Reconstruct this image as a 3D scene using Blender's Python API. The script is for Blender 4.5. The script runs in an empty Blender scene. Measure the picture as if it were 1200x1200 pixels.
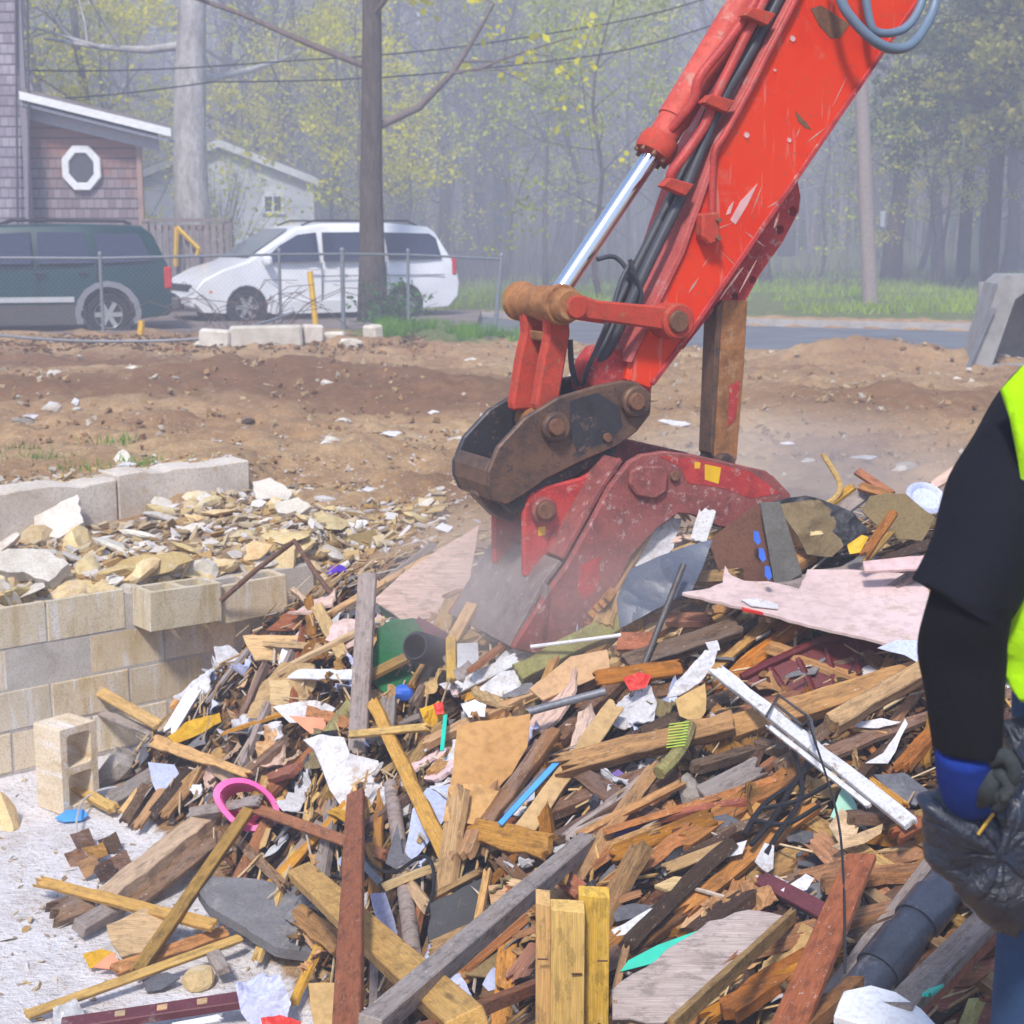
SKY, SUNE, HAZE, EXPO = 0.11, 2.6, 0.0072, 0.98
import bpy, bmesh, math, random
import numpy as np
from mathutils import Vector, Matrix, noise, Quaternion
random.seed(11)
R = math.radians
SC = bpy.context.scene
COL = SC.collection
PI = math.pi

# ---------------------------------------------------------------- camera numbers
CAMZ = 1.6
FPX = 1800.0
PITCH = math.atan(325 / FPX)
CT, ST = math.cos(PITCH), math.sin(PITCH)
CAMP = Vector((0, 0, CAMZ))

def ray(px, py):
    u = (px - 600) / FPX; v = (600 - py) / FPX
    return Vector((u, CT + v * ST, -ST + v * CT))

def at(px, py, Y):
    d = ray(px, py)
    return CAMP + d * (Y / d.y)

def atz(px, py, z):
    d = ray(px, py)
    return CAMP + d * ((z - CAMZ) / d.z)

def m_per_px(p):
    return ((Vector(p) - CAMP).dot(Vector((0, CT, -ST)))) / FPX

# ---------------------------------------------------------------- objects
def tag(o, label, cat, group=None, kind=None):
    if label: o['label'] = label
    if cat: o['category'] = cat
    if group: o['group'] = group
    if kind: o['kind'] = kind
    return o

def empty(name, loc=(0, 0, 0), rz=0.0):
    o = bpy.data.objects.new(name, None)
    o.empty_display_size = 0.1
    COL.objects.link(o); o.location = loc; o.rotation_euler = (0, 0, rz)
    return o

class MB:
    """collects geometry for one mesh object"""
    def __init__(s): s.v = []; s.f = []; s.m = []
    def add(s, vs, fs, mi=0):
        b = len(s.v); s.v += [tuple(v) for v in vs]
        s.f += [tuple(i + b for i in f) for f in fs]; s.m += [mi] * len(fs)
    def box(s, c, d, mi=0, M=None):
        x, y, z = c; a, b, h = d[0] / 2, d[1] / 2, d[2] / 2
        vs = [Vector((x + i * a, y + j * b, z + k * h)) for k in (-1, 1) for j in (-1, 1) for i in (-1, 1)]
        if M is not None: vs = [M @ v for v in vs]
        s.add(vs, [(0, 2, 3, 1), (4, 5, 7, 6), (0, 1, 5, 4), (2, 6, 7, 3), (0, 4, 6, 2), (1, 3, 7, 5)], mi)
    def tube(s, pts, rad, n=8, mi=0, cap=True):
        pts = [Vector(p) for p in pts]
        if not hasattr(rad, '__len__'): rad = [rad] * len(pts)
        b = len(s.v); up = None
        for i, p in enumerate(pts):
            t = (pts[min(i + 1, len(pts) - 1)] - pts[max(i - 1, 0)])
            t = t.normalized() if t.length > 1e-9 else Vector((0, 0, 1))
            if up is None:
                up = Vector((0, 0, 1)) if abs(t.z) < .9 else Vector((1, 0, 0))
            a = (up - t * up.dot(t)).normalized(); up = a; c = t.cross(a)
            for k in range(n):
                th = 2 * PI * k / n
                s.v.append(tuple(p + (a * math.cos(th) + c * math.sin(th)) * rad[i]))
        for i in range(len(pts) - 1):
            for k in range(n):
                s.f.append((b + i * n + k, b + i * n + (k + 1) % n, b + (i + 1) * n + (k + 1) % n, b + (i + 1) * n + k)); s.m.append(mi)
        if cap:
            s.f.append(tuple(b + k for k in range(n))[::-1]); s.m.append(mi)
            e = b + (len(pts) - 1) * n
            s.f.append(tuple(e + k for k in range(n))); s.m.append(mi)
    def loft(s, rings, mi=0, cap=True, closed=True):
        b = len(s.v); n = len(rings[0])
        for r in rings: s.v += [tuple(v) for v in r]
        for i in range(len(rings) - 1):
            for k in range(n if closed else n - 1):
                s.f.append((b + i * n + k, b + i * n + (k + 1) % n, b + (i + 1) * n + (k + 1) % n, b + (i + 1) * n + k)); s.m.append(mi)
        if cap:
            s.f.append(tuple(b + k for k in range(n))[::-1]); s.m.append(mi)
            e = b + (len(rings) - 1) * n
            s.f.append(tuple(e + k for k in range(n))); s.m.append(mi)
    def prism(s, poly, z0, z1, mi=0, M=None, mside=None):
        n = len(poly)
        vs = [Vector((p[0], p[1], z0)) for p in poly] + [Vector((p[0], p[1], z1)) for p in poly]
        if M is not None: vs = [M @ v for v in vs]
        fs = [tuple(range(n))[::-1], tuple(range(n, 2 * n))]
        b = len(s.v); s.v += [tuple(v) for v in vs]
        for f in fs: s.f.append(tuple(i + b for i in f)); s.m.append(mi)
        for i in range(n):
            j = (i + 1) % n
            s.f.append((b + i, b + j, b + n + j, b + n + i)); s.m.append(mi if mside is None else mside)
    def build(s, name, mats, parent=None, M=None, smooth=False, bevel=0, seg=1, recalc=True):
        me = bpy.data.meshes.new(name)
        me.from_pydata(s.v, [], s.f)
        if not isinstance(mats, (list, tuple)): mats = [mats]
        for m in mats: me.materials.append(m)
        if len(mats) > 1: me.polygons.foreach_set('material_index', s.m)
        if recalc:
            bm = bmesh.new(); bm.from_mesh(me); bmesh.ops.recalc_face_normals(bm, faces=bm.faces); bm.to_mesh(me); bm.free()
        if smooth:
            me.polygons.foreach_set('use_smooth', [True] * len(me.polygons))
        me.update()
        o = bpy.data.objects.new(name, me); COL.objects.link(o)
        if parent is not None: o.parent = parent
        if M is not None: o.matrix_local = M
        if bevel:
            b = o.modifiers.new('bevel', 'BEVEL'); b.width = bevel; b.segments = seg; b.limit_method = 'ANGLE'; b.angle_limit = R(35)
        if smooth == 'auto':
            me.set_sharp_from_angle(angle=R(40))
        return o

def plate_mb(mb, poly, holes, z0, z1, M=None, mi=0):
    """flat plate with round holes, poly in xy"""
    bm = bmesh.new(); loops = [poly] + [[(c[0] + c[2] * math.cos(2 * PI * k / 14), c[1] + c[2] * math.sin(2 * PI * k / 14)) for k in range(14)] for c in holes]
    es = []
    for L in loops:
        vs = [bm.verts.new((p[0], p[1], 0)) for p in L]
        es += [bm.edges.new((vs[i], vs[(i + 1) % len(vs)])) for i in range(len(vs))]
    bmesh.ops.triangle_fill(bm, edges=es, use_beauty=True)
    bm.verts.index_update()
    tris = [[v.co.copy() for v in f.verts] for f in bm.faces]
    bm.free()
    for t in tris:
        a = [Vector((p.x, p.y, z0)) for p in t]; c = [Vector((p.x, p.y, z1)) for p in t]
        if M is not None: a = [M @ v for v in a]; c = [M @ v for v in c]
        mb.add(a, [(2, 1, 0)], mi); mb.add(c, [(0, 1, 2)], mi)
    for L in loops:
        n = len(L)
        vs = [Vector((p[0], p[1], z)) for z in (z0, z1) for p in L]
        if M is not None: vs = [M @ v for v in vs]
        mb.add(vs, [(i, (i + 1) % n, n + (i + 1) % n, n + i) for i in range(n)], mi)

def frame(origin, x, zhint):
    """matrix with local x along x and local z near zhint"""
    x = Vector(x).normalized(); z = Vector(zhint); z = z - x * z.dot(x)
    if z.length < 1e-6: z = Vector((0, 0, 1)) - x * x.z
    z.normalize(); y = z.cross(x)
    M = Matrix((x, y, z)).transposed().to_4x4(); M.translation = Vector(origin)
    return M

def arc(cx, cy, r, a0, a1, n):
    return [(cx + r * math.cos(R(a0 + (a1 - a0) * i / n)), cy + r * math.sin(R(a0 + (a1 - a0) * i / n))) for i in range(n + 1)]

def lathe(mb, prof, M, n=20, mi=0):
    """prof = [(axis position, radius)] round local z of M"""
    rings = [[M @ Vector((r * math.cos(2 * PI * k / n), r * math.sin(2 * PI * k / n), a)) for k in range(n)] for a, r in prof]
    mb.loft(rings, mi)

# ---------------------------------------------------------------- materials
class NT:
    def __init__(s, name):
        s.mat = bpy.data.materials.new(name); s.mat.use_nodes = True
        s.t = s.mat.node_tree; s.t.nodes.clear()
        s.out = s.t.nodes.new('ShaderNodeOutputMaterial'); s.b = s.t.nodes.new('ShaderNodeBsdfPrincipled')
        s.t.links.new(s.b.outputs[0], s.out.inputs[0])
    def n(s, ty, **kw):
        nd = s.t.nodes.new(ty)
        for k, v in kw.items(): setattr(nd, k, v)
        return nd
    def l(s, a, b): s.t.links.new(a, b)
    def coords(s, scale=(1, 1, 1), rnd=True, kind='Object'):
        tc = s.n('ShaderNodeTexCoord'); mp = s.n('ShaderNodeMapping'); mp.inputs['Scale'].default_value = scale
        s.l(tc.outputs[kind], mp.inputs[0])
        if rnd:
            oi = s.n('ShaderNodeObjectInfo'); mu = s.n('ShaderNodeMath', operation='MULTIPLY'); mu.inputs[1].default_value = 57.3
            s.l(oi.outputs['Random'], mu.inputs[0]); s.l(mu.outputs[0], mp.inputs['Location'])
        return mp.outputs[0]
    def noise(s, co, scale, det=5, rough=.6, dist=0):
        t = s.n('ShaderNodeTexNoise'); t.inputs['Scale'].default_value = scale; t.inputs['Detail'].default_value = det
        t.inputs['Roughness'].default_value = rough; t.inputs['Distortion'].default_value = dist
        if co is not None: s.l(co, t.inputs['Vector'])
        return t.outputs[0]
    def vor(s, co, scale, out=0, feature='F1'):
        t = s.n('ShaderNodeTexVoronoi', feature=feature); t.inputs['Scale'].default_value = scale
        s.l(co, t.inputs['Vector']); return t.outputs[out]
    def ramp(s, f, stops):
        r = s.n('ShaderNodeValToRGB'); e = r.color_ramp.elements
        while len(e) < len(stops): e.new(.5)
        for k, (p, c) in enumerate(stops):
            e[k].position = p; e[k].color = (c[0], c[1], c[2], 1) if hasattr(c, '__len__') else (c, c, c, 1)
        s.l(f, r.inputs[0]); return r.outputs[0]
    def mix(s, f, a, b, mode='MIX'):
        m = s.n('ShaderNodeMix', data_type='RGBA', blend_type=mode)
        for sock, val in ((m.inputs[0], f), (m.inputs[6], a), (m.inputs[7], b)):
            if hasattr(val, 'is_output'): s.l(val, sock)
            elif sock is m.inputs[0]: sock.default_value = val
            else: sock.default_value = (val[0], val[1], val[2], 1)
        return m.outputs[2]
    def math(s, op, a, b):
        m = s.n('ShaderNodeMath', operation=op)
        for k, val in enumerate((a, b)):
            if hasattr(val, 'is_output'): s.l(val, m.inputs[k])
            else: m.inputs[k].default_value = val
        return m.outputs[0]
    def bump(s, h, strength=.5, dist=.005):
        b = s.n('ShaderNodeBump'); b.inputs['Strength'].default_value = strength; b.inputs['Distance'].default_value = dist
        s.l(h, b.inputs['Height']); s.l(b.outputs[0], s.b.inputs['Normal'])
    def jitter(s, col, dv=.35, dh=.02, ds=.2, s0=1.0, v0=1.0):
        oi = s.n('ShaderNodeObjectInfo'); hs = s.n('ShaderNodeHueSaturation')
        def rng(mult, lo, hi):
            a = s.math('MULTIPLY', oi.outputs['Random'], mult); f = s.math('FRACT', a, 0)
            mr = s.n('ShaderNodeMapRange'); s.l(f, mr.inputs[0]); mr.inputs[3].default_value = lo; mr.inputs[4].default_value = hi
            return mr.outputs[0]
        s.l(rng(7.13, .5 - dh, .5 + dh), hs.inputs['Hue']); s.l(rng(13.7, s0 - ds, s0 + ds), hs.inputs['Saturation']); s.l(rng(29.1, v0 - dv, v0 + dv), hs.inputs['Value'])
        s.l(col, hs.inputs['Color']); return hs.outputs[0]
    def done(s, col, rough=.8, metal=0, spec=.3):
        if hasattr(col, 'is_output'): s.l(col, s.b.inputs['Base Color'])
        else: s.b.inputs['Base Color'].default_value = (*col, 1)
        if hasattr(rough, 'is_output'): s.l(rough, s.b.inputs['Roughness'])
        else: s.b.inputs['Roughness'].default_value = rough
        s.b.inputs['Metallic'].default_value = metal; s.b.inputs['Specular IOR Level'].default_value = spec
        return s.mat

def wood(name, c, dark=.45, stain=.5, stain_col=(.05, .03, .02), grey=0.0, jit=.3):
    t = NT(name)
    g = t.noise(t.coords((1.2, 26, 26)), 2.2, 6, .65, .8)
    f = t.noise(t.coords((6, 160, 160)), 2.0, 3, .5)
    lo = [x * dark for x in c]
    col = t.ramp(g, [(.25, lo), (.5, c), (.75, [min(1, x * 1.18) for x in c])])
    col = t.mix(t.ramp(f, [(.42, .45), (.6, 0)]), col, [x * .5 for x in c])
    s = t.noise(t.coords((1.6, 5, 5)), 3.0, 6, .7)
    col = t.mix(t.ramp(s, [(.5, 0), (.72, stain)]), col, stain_col)
    if grey: col = t.mix(t.ramp(t.noise(t.coords((2, 9, 9)), 2.0, 5), [(.35, grey), (.65, 0)]), col, (.3, .28, .28))
    col = t.mix(t.ramp(t.noise(t.coords((3, 8, 8)), 5.0, 7, .75), [(.5, 0), (.6, min(.8, stain + .1))]), col, [x * .28 for x in c])
    col = t.mix(t.ramp(t.noise(t.coords((20, 34, 34)), 3.0, 5, .75), [(.6, 0), (.68, .55)]), col, (.6, .55, .5))
    # knots
    k = t.vor(t.coords((1.5, 7, 7)), 1.7)
    col = t.mix(t.ramp(k, [(.05, .8), (.12, 0)]), col, [x * .25 for x in c])
    t.bump(t.math('ADD', g, t.math('MULTIPLY', f, .5)), .7, .004)
    return t.done(t.jitter(col, jit, .012, .15, 1.04, 1.02), .78)

def mottled(name, c, c2=None, scale=6, rough=.85, bumpd=.004, spots=None, spot_amt=.6, jit=.2, metal=0, spec=.3, fine=90, stretch=(1, 1, 1)):
    t = NT(name); co = t.coords(stretch)
    c2 = c2 or [x * .55 for x in c]
    a = t.noise(co, scale, 7, .68, .4)
    col = t.ramp(a, [(.3, c2), (.55, c), (.8, [min(1, x * 1.12) for x in c])])
    b = t.noise(co, fine, 4, .6)
    col = t.mix(t.ramp(b, [(.35, .35), (.55, 0)]), col, [x * .5 for x in c2])
    if spots is not None:
        s = t.noise(co, scale * 1.9, 8, .75)
        col = t.mix(t.ramp(s, [(.56, 0), (.64, spot_amt)]), col, spots)
    t.bump(t.math('ADD', a, t.math('MULTIPLY', b, .4)), .7, bumpd)
    return t.done(t.jitter(col, jit, .01, .1) if jit else col, rough, metal, spec)

def plain(name, c, rough=.6, metal=0, spec=.4, var=.12, scale=14):
    t = NT(name); a = t.noise(t.coords(), scale, 5, .6)
    col = t.ramp(a, [(.3, [x * (1 - var) for x in c]), (.7, [min(1, x * (1 + var)) for x in c])])
    t.bump(a, .2, .002)
    return t.done(col, rough, metal, spec)

M = {}
M['fresh'] = wood('pine_fresh', (.62, .37, .115), .72, .35, (.25, .12, .04), jit=.12)
M['tan'] = wood('timber_tan', (.46, .26, .1), .6, .5, (.1, .055, .03))
M['orange'] = wood('timber_orange', (.43, .205, .07), .5, .5, (.08, .035, .018))
M['brown'] = wood('timber_brown', (.2, .095, .042), .5, .6, (.035, .02, .014), grey=.25)
M['dark'] = wood('timber_dark', (.07, .038, .024), .5, .5, (.015, .011, .01))
M['redbrown'] = wood('board_terracotta', (.36, .135, .07), .72, .45, (.14, .05, .03), jit=.15)
M['grey'] = wood('timber_weathered', (.3, .24, .21), .62, .45, (.1, .075, .06), grey=.4)
M['pale'] = wood('plywood_pale', (.6, .42, .24), .78, .35, (.3, .2, .12), jit=.14)
M['pinkply'] = wood('plywood_pinkish', (.72, .5, .4), .8, .4, (.32, .22, .17), jit=.1)
M['moss'] = mottled('mossy_wood', (.3, .27, .1), (.15, .11, .05), 9, .9, .008, (.42, .42, .22))
M['white'] = mottled('white_paint_peeling', (.7, .7, .72), (.52, .51, .52), 9, .75, .003, (.25, .16, .09), .85, .08)
M['whitetrim'] = mottled('white_trim', (.78, .79, .83), (.66, .66, .7), 4, .5, .001, (.35, .3, .25), .4, .05)
M['paper'] = mottled('white_paper', (.64, .63, .66), (.48, .46, .48), 5, .88, .004, (.34, .26, .18), .7, .14)
M['lilac'] = mottled('lilac_paper', (.52, .56, .78), (.4, .44, .66), 4, .7, .002, (.6, .62, .75), .4, .05)
M['pinkboard'] = mottled('pink_board', (.7, .52, .51), (.58, .42, .4), 2.5, .9, .003, (.4, .29, .2), .7, .05, fine=25)
M['planklight'] = wood('plank_light', (.5, .42, .4), .72, .45, (.24, .17, .13), grey=.2, jit=.05)
M['cardboard'] = mottled('cardboard', (.6, .37, .16), (.5, .29, .115), 3, .85, .002, (.3, .16, .06), .4, .12, fine=40)
M['olive'] = mottled('olive_card', (.24, .18, .085), (.17, .125, .06), 6, .9, .003, None, .5, .08)
M['slab'] = mottled('grey_slab', (.2, .195, .205), (.14, .135, .14), 7, .9, .004, (.33, .3, .28), .5, .05)
M['slate'] = mottled('slate_shingle', (.12, .12, .14), (.07, .07, .085), 9, .85, .003, (.24, .22, .22), .4, .2)
M['black'] = mottled('black_sheet', (.03, .032, .042), (.018, .018, .022), 7, .55, .003, (.12, .1, .09), .35, .1)
M['bluedark'] = mottled('dark_blue_plastic', (.075, .095, .14), (.05, .06, .09), 4, .38, .002, (.2, .22, .26), .4, 0, spec=.5)
M['mat'] = mottled('grey_felt', (.13, .125, .115), (.09, .085, .075), 8, .95, .002, (.2, .18, .16), .3, 0)
M['matbrown'] = mottled('brown_felt', (.15, .07, .045), (.1, .045, .03), 8, .95, .002, None, .3, 0)
M['green'] = mottled('green_cloth', (.02, .17, .065), (.012, .09, .035), 6, .9, .006, (.13, .2, .11), .4, 0)
M['teal'] = plain('teal_plastic', (.01, .5, .36), .5)
M['mint'] = plain('mint_paper', (.33, .58, .45), .8)
M['pink'] = plain('pink_plastic', (.82, .085, .36), .4, spec=.5)
M['hotpink'] = plain('hot_pink_plastic', (.75, .02, .16), .4, spec=.5)
M['blue'] = plain('blue_plastic', (.03, .12, .55), .5)
M['sky'] = plain('light_blue_plastic', (.07, .32, .75), .5)
M['violet'] = plain('violet_plastic', (.1, .03, .5), .5)
M['purple'] = plain('purple_cloth', (.17, .11, .36), .8)
M['yellow'] = mottled('yellow_cloth', (.62, .36, .02), (.45, .22, .01), 6, .85, .006, None, .3, 0)
M['salmon'] = plain('salmon_card', (.78, .28, .16), .8)
M['redp'] = plain('red_plastic', (.6, .03, .02), .5)
M['redtub'] = mottled('maroon_plastic', (.13, .012, .014), (.08, .008, .01), 5, .4, .002, (.2, .09, .07), .4, 0, spec=.5)
M['maroon'] = mottled('maroon_paint', (.14, .035, .045), (.09, .022, .03), 6, .5, .002, (.32, .27, .27), .5, 0)
M['pipe'] = mottled('dark_pipe', (.045, .055, .085), (.028, .034, .05), 7, .28, .001, (.2, .2, .22), .55, 0, spec=.5)
M['corr'] = plain('corrugated_black', (.022, .022, .032), .5)
M['rod'] = mottled('grey_metal_rod', (.12, .11, .11), (.07, .055, .05), 10, .5, .001, (.2, .12, .08), .5, .1, metal=.4)
M['pipegrey'] = mottled('grey_conduit', (.2, .21, .24), (.14, .14, .16), 8, .5, .001, (.3, .24, .2), .4, .05, metal=.3)
M['rust'] = mottled('rusty_steel', (.16, .075, .05), (.09, .04, .03), 12, .8, .002, (.26, .2, .2), .5, .1)
M['wire'] = plain('black_wire', (.012, .012, .015), .5)
M['glassy'] = mottled('frosted_plastic', (.5, .5, .52), (.4, .4, .43), 5, .3, .001, (.6, .6, .62), .4, 0)
M['stone'] = mottled('yellow_stone', (.64, .5, .28), (.5, .34, .14), 5, .92, .01, (.62, .56, .48), .6, .2)
M['stonegrey'] = mottled('grey_stone', (.34, .3, .27), (.2, .165, .14), 6, .92, .01, (.46, .4, .34), .5, .25)
M['concrete'] = mottled('concrete_pale', (.66, .61, .54), (.48, .42, .34), 4, .9, .004, (.6, .57, .54), .5, .15)
M['leaf'] = mottled('dead_leaf', (.34, .18, .06), (.2, .1, .04), 10, .9, .004, None, .3, .4)
M['steelw'] = plain('chain_link_zinc', (.2, .22, .25), .6, .3)
M['gold'] = plain('yellow_plastic', (.7, .42, .02), .5)
M['lime'] = plain('lime_plastic', (.35, .5, .05), .6)

# block wall: individual blocks carry their own variation, stain by noise
def block_mat():
    t = NT('cinder_block'); co = t.coords((1, 1, 1))
    a = t.noise(co, 3.2, 7, .7, .3); st = t.noise(t.coords((6, 6, 1.3)), 1.8, 6, .7)
    col = t.ramp(a, [(.25, (.5, .4, .27)), (.5, (.66, .55, .4)), (.75, (.72, .64, .54))])
    col = t.mix(t.ramp(st, [(.5, 0), (.66, .65)]), col, (.44, .3, .13))
    col = t.mix(t.ramp(t.noise(t.coords((9, 9, 1.2)), 2.4, 5), [(.55, 0), (.64, .7)]), col, (.72, .7, .7))
    p = t.noise(co, 130, 3, .6); col = t.mix(t.ramp(p, [(.35, .4), (.5, 0)]), col, (.2, .17, .14))
    t.bump(t.math('ADD', a, p), .8, .003)
    return t.done(t.jitter(col, .1, .008, .15), .93)
M['block'] = block_mat()
M['mortar'] = mottled('mortar', (.5, .46, .42), (.38, .34, .3), 8, .95, .003, None, .3, 0)
# ---------------------------------------------------------------- terrain
WA = Vector((-2.30, 6.92)); WD = Vector((.772, .635)).normalized(); WN = Vector((WD.y, -WD.x))      # lower foundation wall
UA = Vector((-2.96, 8.88)); UD = Vector((1.2, 1.17)).normalized(); UN = Vector((UD.y, -UD.x))       # upper foundation wall
W_END, U_END = 1.62, 1.70

CPS = [(640, 735, 5.75), (640, 850, 5.15), (640, 960, 4.65), (640, 1080, 4.15), (640, 1200, 3.75),
       (800, 690, 5.85), (800, 800, 5.2), (800, 920, 4.62), (800, 1050, 4.1), (800, 1200, 3.65),
       (950, 650, 6.0), (950, 720, 5.5), (950, 830, 4.95), (950, 950, 4.4), (950, 1080, 3.9), (950, 1200, 3.55),
       (1100, 620, 6.1), (1100, 720, 5.4), (1100, 850, 4.75), (1100, 1000, 4.1), (1100, 1200, 3.4),
       (1260, 620, 6.1), (1260, 800, 5), (1260, 1000, 4), (1260, 1200, 3.35), (1500, 700, 5.6), (1500, 1000, 4.1), (1500, 1200, 3.4),
       (500, 700, 6.5), (500, 790, 5.8), (500, 900, 5.2), (500, 1020, 4.7), (500, 1130, 4.3), (500, 1230, 4.0),
       (400, 705, 6.9), (400, 780, 6.3), (400, 880, 5.75), (400, 980, 5.3), (400, 1080, 4.9), (400, 1180, 4.55),
       (320, 730, 7.2), (300, 820, 6.5), (300, 900, 6.1), (300, 1000, 5.6), (300, 1080, 5.2), (300, 1160, 4.85),
       (220, 830, 6.95), (200, 900, 6.5), (200, 980, 6.05), (200, 1060, 5.55), (190, 1120, 5.2)]
_pts = [at(*c) for c in CPS]
cpx = [(p.x, p.y, p.z) for p in _pts]
for x in (-5, -4, -3, -2.3, -1.75):
    for y in (3.2, 4, 4.8, 5.6, 6.4, 7.2): cpx.append((x, y, -.9))
for x, y in ((-1.4, 3.2), (-1.0, 3.4), (-1.2, 4.2), (-1.5, 4.7)): cpx.append((x, y, -.9))
for x in (-.3, .6, 1.6, 2.6, 4): cpx.append((x, 7.5, .05)); cpx.append((x, 8.6, 0)); cpx.append((x, 11, 0))
for x in (4, 5): cpx += [(x, 5, .1), (x, 6.2, .2), (x, 3.6, -.2)]
cpx = np.array(cpx)

def _phi(r2):
    return np.where(r2 > 1e-12, .5 * r2 * np.log(np.maximum(r2, 1e-12)), 0)
def _fit(c, lam=.01):
    n = len(c); d2 = ((c[:, None, :2] - c[None, :, :2]) ** 2).sum(-1)
    A = np.zeros((n + 3, n + 3)); A[:n, :n] = _phi(d2) + lam * np.eye(n)
    P = np.hstack([np.ones((n, 1)), c[:, :2]]); A[:n, n:] = P; A[n:, :n] = P.T
    return np.linalg.solve(A, np.concatenate([c[:, 2], [0, 0, 0]]))
_w = _fit(cpx)
def rbf(x, y):
    x = np.asarray(x, float); y = np.asarray(y, float); sh = x.shape
    q = np.stack([x.ravel(), y.ravel()], -1)
    out = np.empty(len(q))
    for i in range(0, len(q), 20000):
        s = q[i:i + 20000]; d2 = ((s[:, None] - cpx[None, :, :2]) ** 2).sum(-1)
        out[i:i + 20000] = _phi(d2) @ _w[:len(cpx)] + _w[-3] + s @ _w[-2:]
    return out.reshape(sh)
def sst(a, b, x):
    t = np.clip((np.asarray(x, float) - a) / (b - a), 0, 1); return t * t * (3 - 2 * t)

def road_c(x): return 27.6 - .46 * x         # centre line of the road
def far_z(x, y):
    z = np.zeros_like(y)
    # low ridges and banks of dug earth between the pit and the road
    z = z + .05 * np.sin(x * .9 + y * .35) * sst(9, 12, y) * (1 - sst(20, 22, y))
    z = z + .30 * np.exp(-((x + 2.2) / 2.0) ** 2 - ((y - 16.6) / 1.1) ** 2)
    z = z + .22 * np.exp(-((x + .4) / 1.4) ** 2 - ((y - 15.2) / .9) ** 2)
    z = z + .16 * np.exp(-((x + 5.5) / 2.4) ** 2 - ((y - 15) / 1.2) ** 2)
    z = z + .30 * np.exp(-((x - 4.7) / 1.2) ** 2 - ((y - 20.2) / .7) ** 2)
    z = z + .16 * np.exp(-((x - 4.0) / 2.5) ** 2 - ((y - 14) / 1.3) ** 2)
    z = z + .12 * sst(19.6, 21.5, y + .1 * x) * (1 - sst(-2, 2, x)) * (1 - sst(24, 27, y))
    z = z - .12 * np.exp(-((y - 18.6 + .12 * x) / .9) ** 2) * (1 - sst(-3.4, -2, x))
    s = y - road_c(x)
    z = z - .10 * sst(-4.6, -3.2, s) * (1 - sst(3.15, 3.3, s)) * sst(-2.5, 0, x)
    z = z + .12 * sst(3.15, 4.4, s) * sst(-2, 0, x)
    hill = sst(66, 130, y)
    return z + hill * 15.0

def H_np(x, y):
    x = np.asarray(x, float); y = np.asarray(y, float)
    f = far_z(x, y)
    pit = np.clip(rbf(x, y), -.9, .62)
    near = sst(2.75, 3.35, y)
    pit = pit * near
    # the side beyond the wall
    t = (x - WA.x) * WD.x + (y - WA.y) * WD.y
    s = (x - WA.x) * WN.x + (y - WA.y) * WN.y
    us = (x - UA.x) * UN.x + (y - UA.y) * UN.y; ut = (x - UA.x) * UD.x + (y - UA.y) * UD.y
    rub = -.2 + .12 * (1 - sst(.3, 1.1, -s)) + .12 * sst(.8, 2.2, t)
    upz = .09 * (1 - sst(.2, 2.2, -us)) + f
    wid = .09 + .75 * sst(U_END - .1, U_END + .7, ut)
    back = rub + (upz - rub) * sst(.05, .05 + wid, -us)
    wid2 = .09 + .9 * sst(W_END - .1, W_END + 1.0, t)
    k = sst(.05, .05 + wid2, -s)
    z = pit + (back - pit) * k
    # right of the pit: back to the far ground
    blend = sst(7.4, 9.2, y) * sst(-.8, .6, x)
    z = z + (f - z) * np.maximum(blend, sst(11, 12.5, y))
    z = z + (f - z) * sst(5, 6.5, np.abs(x)) * 1.0
    return z
GX0, GX1, GY0, GY1, GS = -7.0, 7.0, 1.0, 14.0, .04
_gx = np.arange(GX0, GX1 + GS, GS); _gy = np.arange(GY0, GY1 + GS, GS)
_G = H_np(*np.meshgrid(_gx, _gy))
def H(x, y):
    if GX0 < x < GX1 - GS and GY0 < y < GY1 - GS:
        i = (x - GX0) / GS; j = (y - GY0) / GS; a = int(i); b = int(j); i -= a; j -= b
        return float(_G[b, a] * (1 - i) * (1 - j) + _G[b, a + 1] * i * (1 - j) + _G[b + 1, a] * (1 - i) * j + _G[b + 1, a + 1] * i * j)
    return float(H_np(np.array([x]), np.array([y]))[0])
def HN(x, y, e=.15):
    return Vector((H(x - e, y) - H(x + e, y), H(x, y - e) - H(x, y + e), 2 * e)).normalized()
def on(px, py, lift=0.0):
    """where the line of sight through a pixel of the photograph meets the ground or the pile, raised by lift"""
    d = ray(px, py); d = d / d.y; y = 2.9
    while y < 90:
        p = CAMP + d * y
        if p.z <= H(p.x, p.y) + lift:
            lo, hi = y - (.03 if y < 14 else .3), y
            for _ in range(12):
                m = (lo + hi) / 2; q = CAMP + d * m
                if q.z <= H(q.x, q.y) + lift: hi = m
                else: lo = m
            return CAMP + d * hi
        y += .03 if y < 14 else .3
    return CAMP + d * 30

# -- masks for the ground's materials
def in_pile(x, y):
    """0..1: how much of the wrecked timber lies here"""
    s = (x - WA.x) * WN.x + (y - WA.y) * WN.y; t = (x - WA.x) * WD.x + (y - WA.y) * WD.y
    z = H_np(x, y)
    m = sst(-.87, -.78, z) * sst(2.8, 3.3, y) * (1 - sst(7.2, 7.7, y)) * np.where(t < W_END, sst(.0, .08, s), sst(-.35, 0, s + .1))
    return m * (1 - sst(5, 5.6, np.abs(x)))

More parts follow.
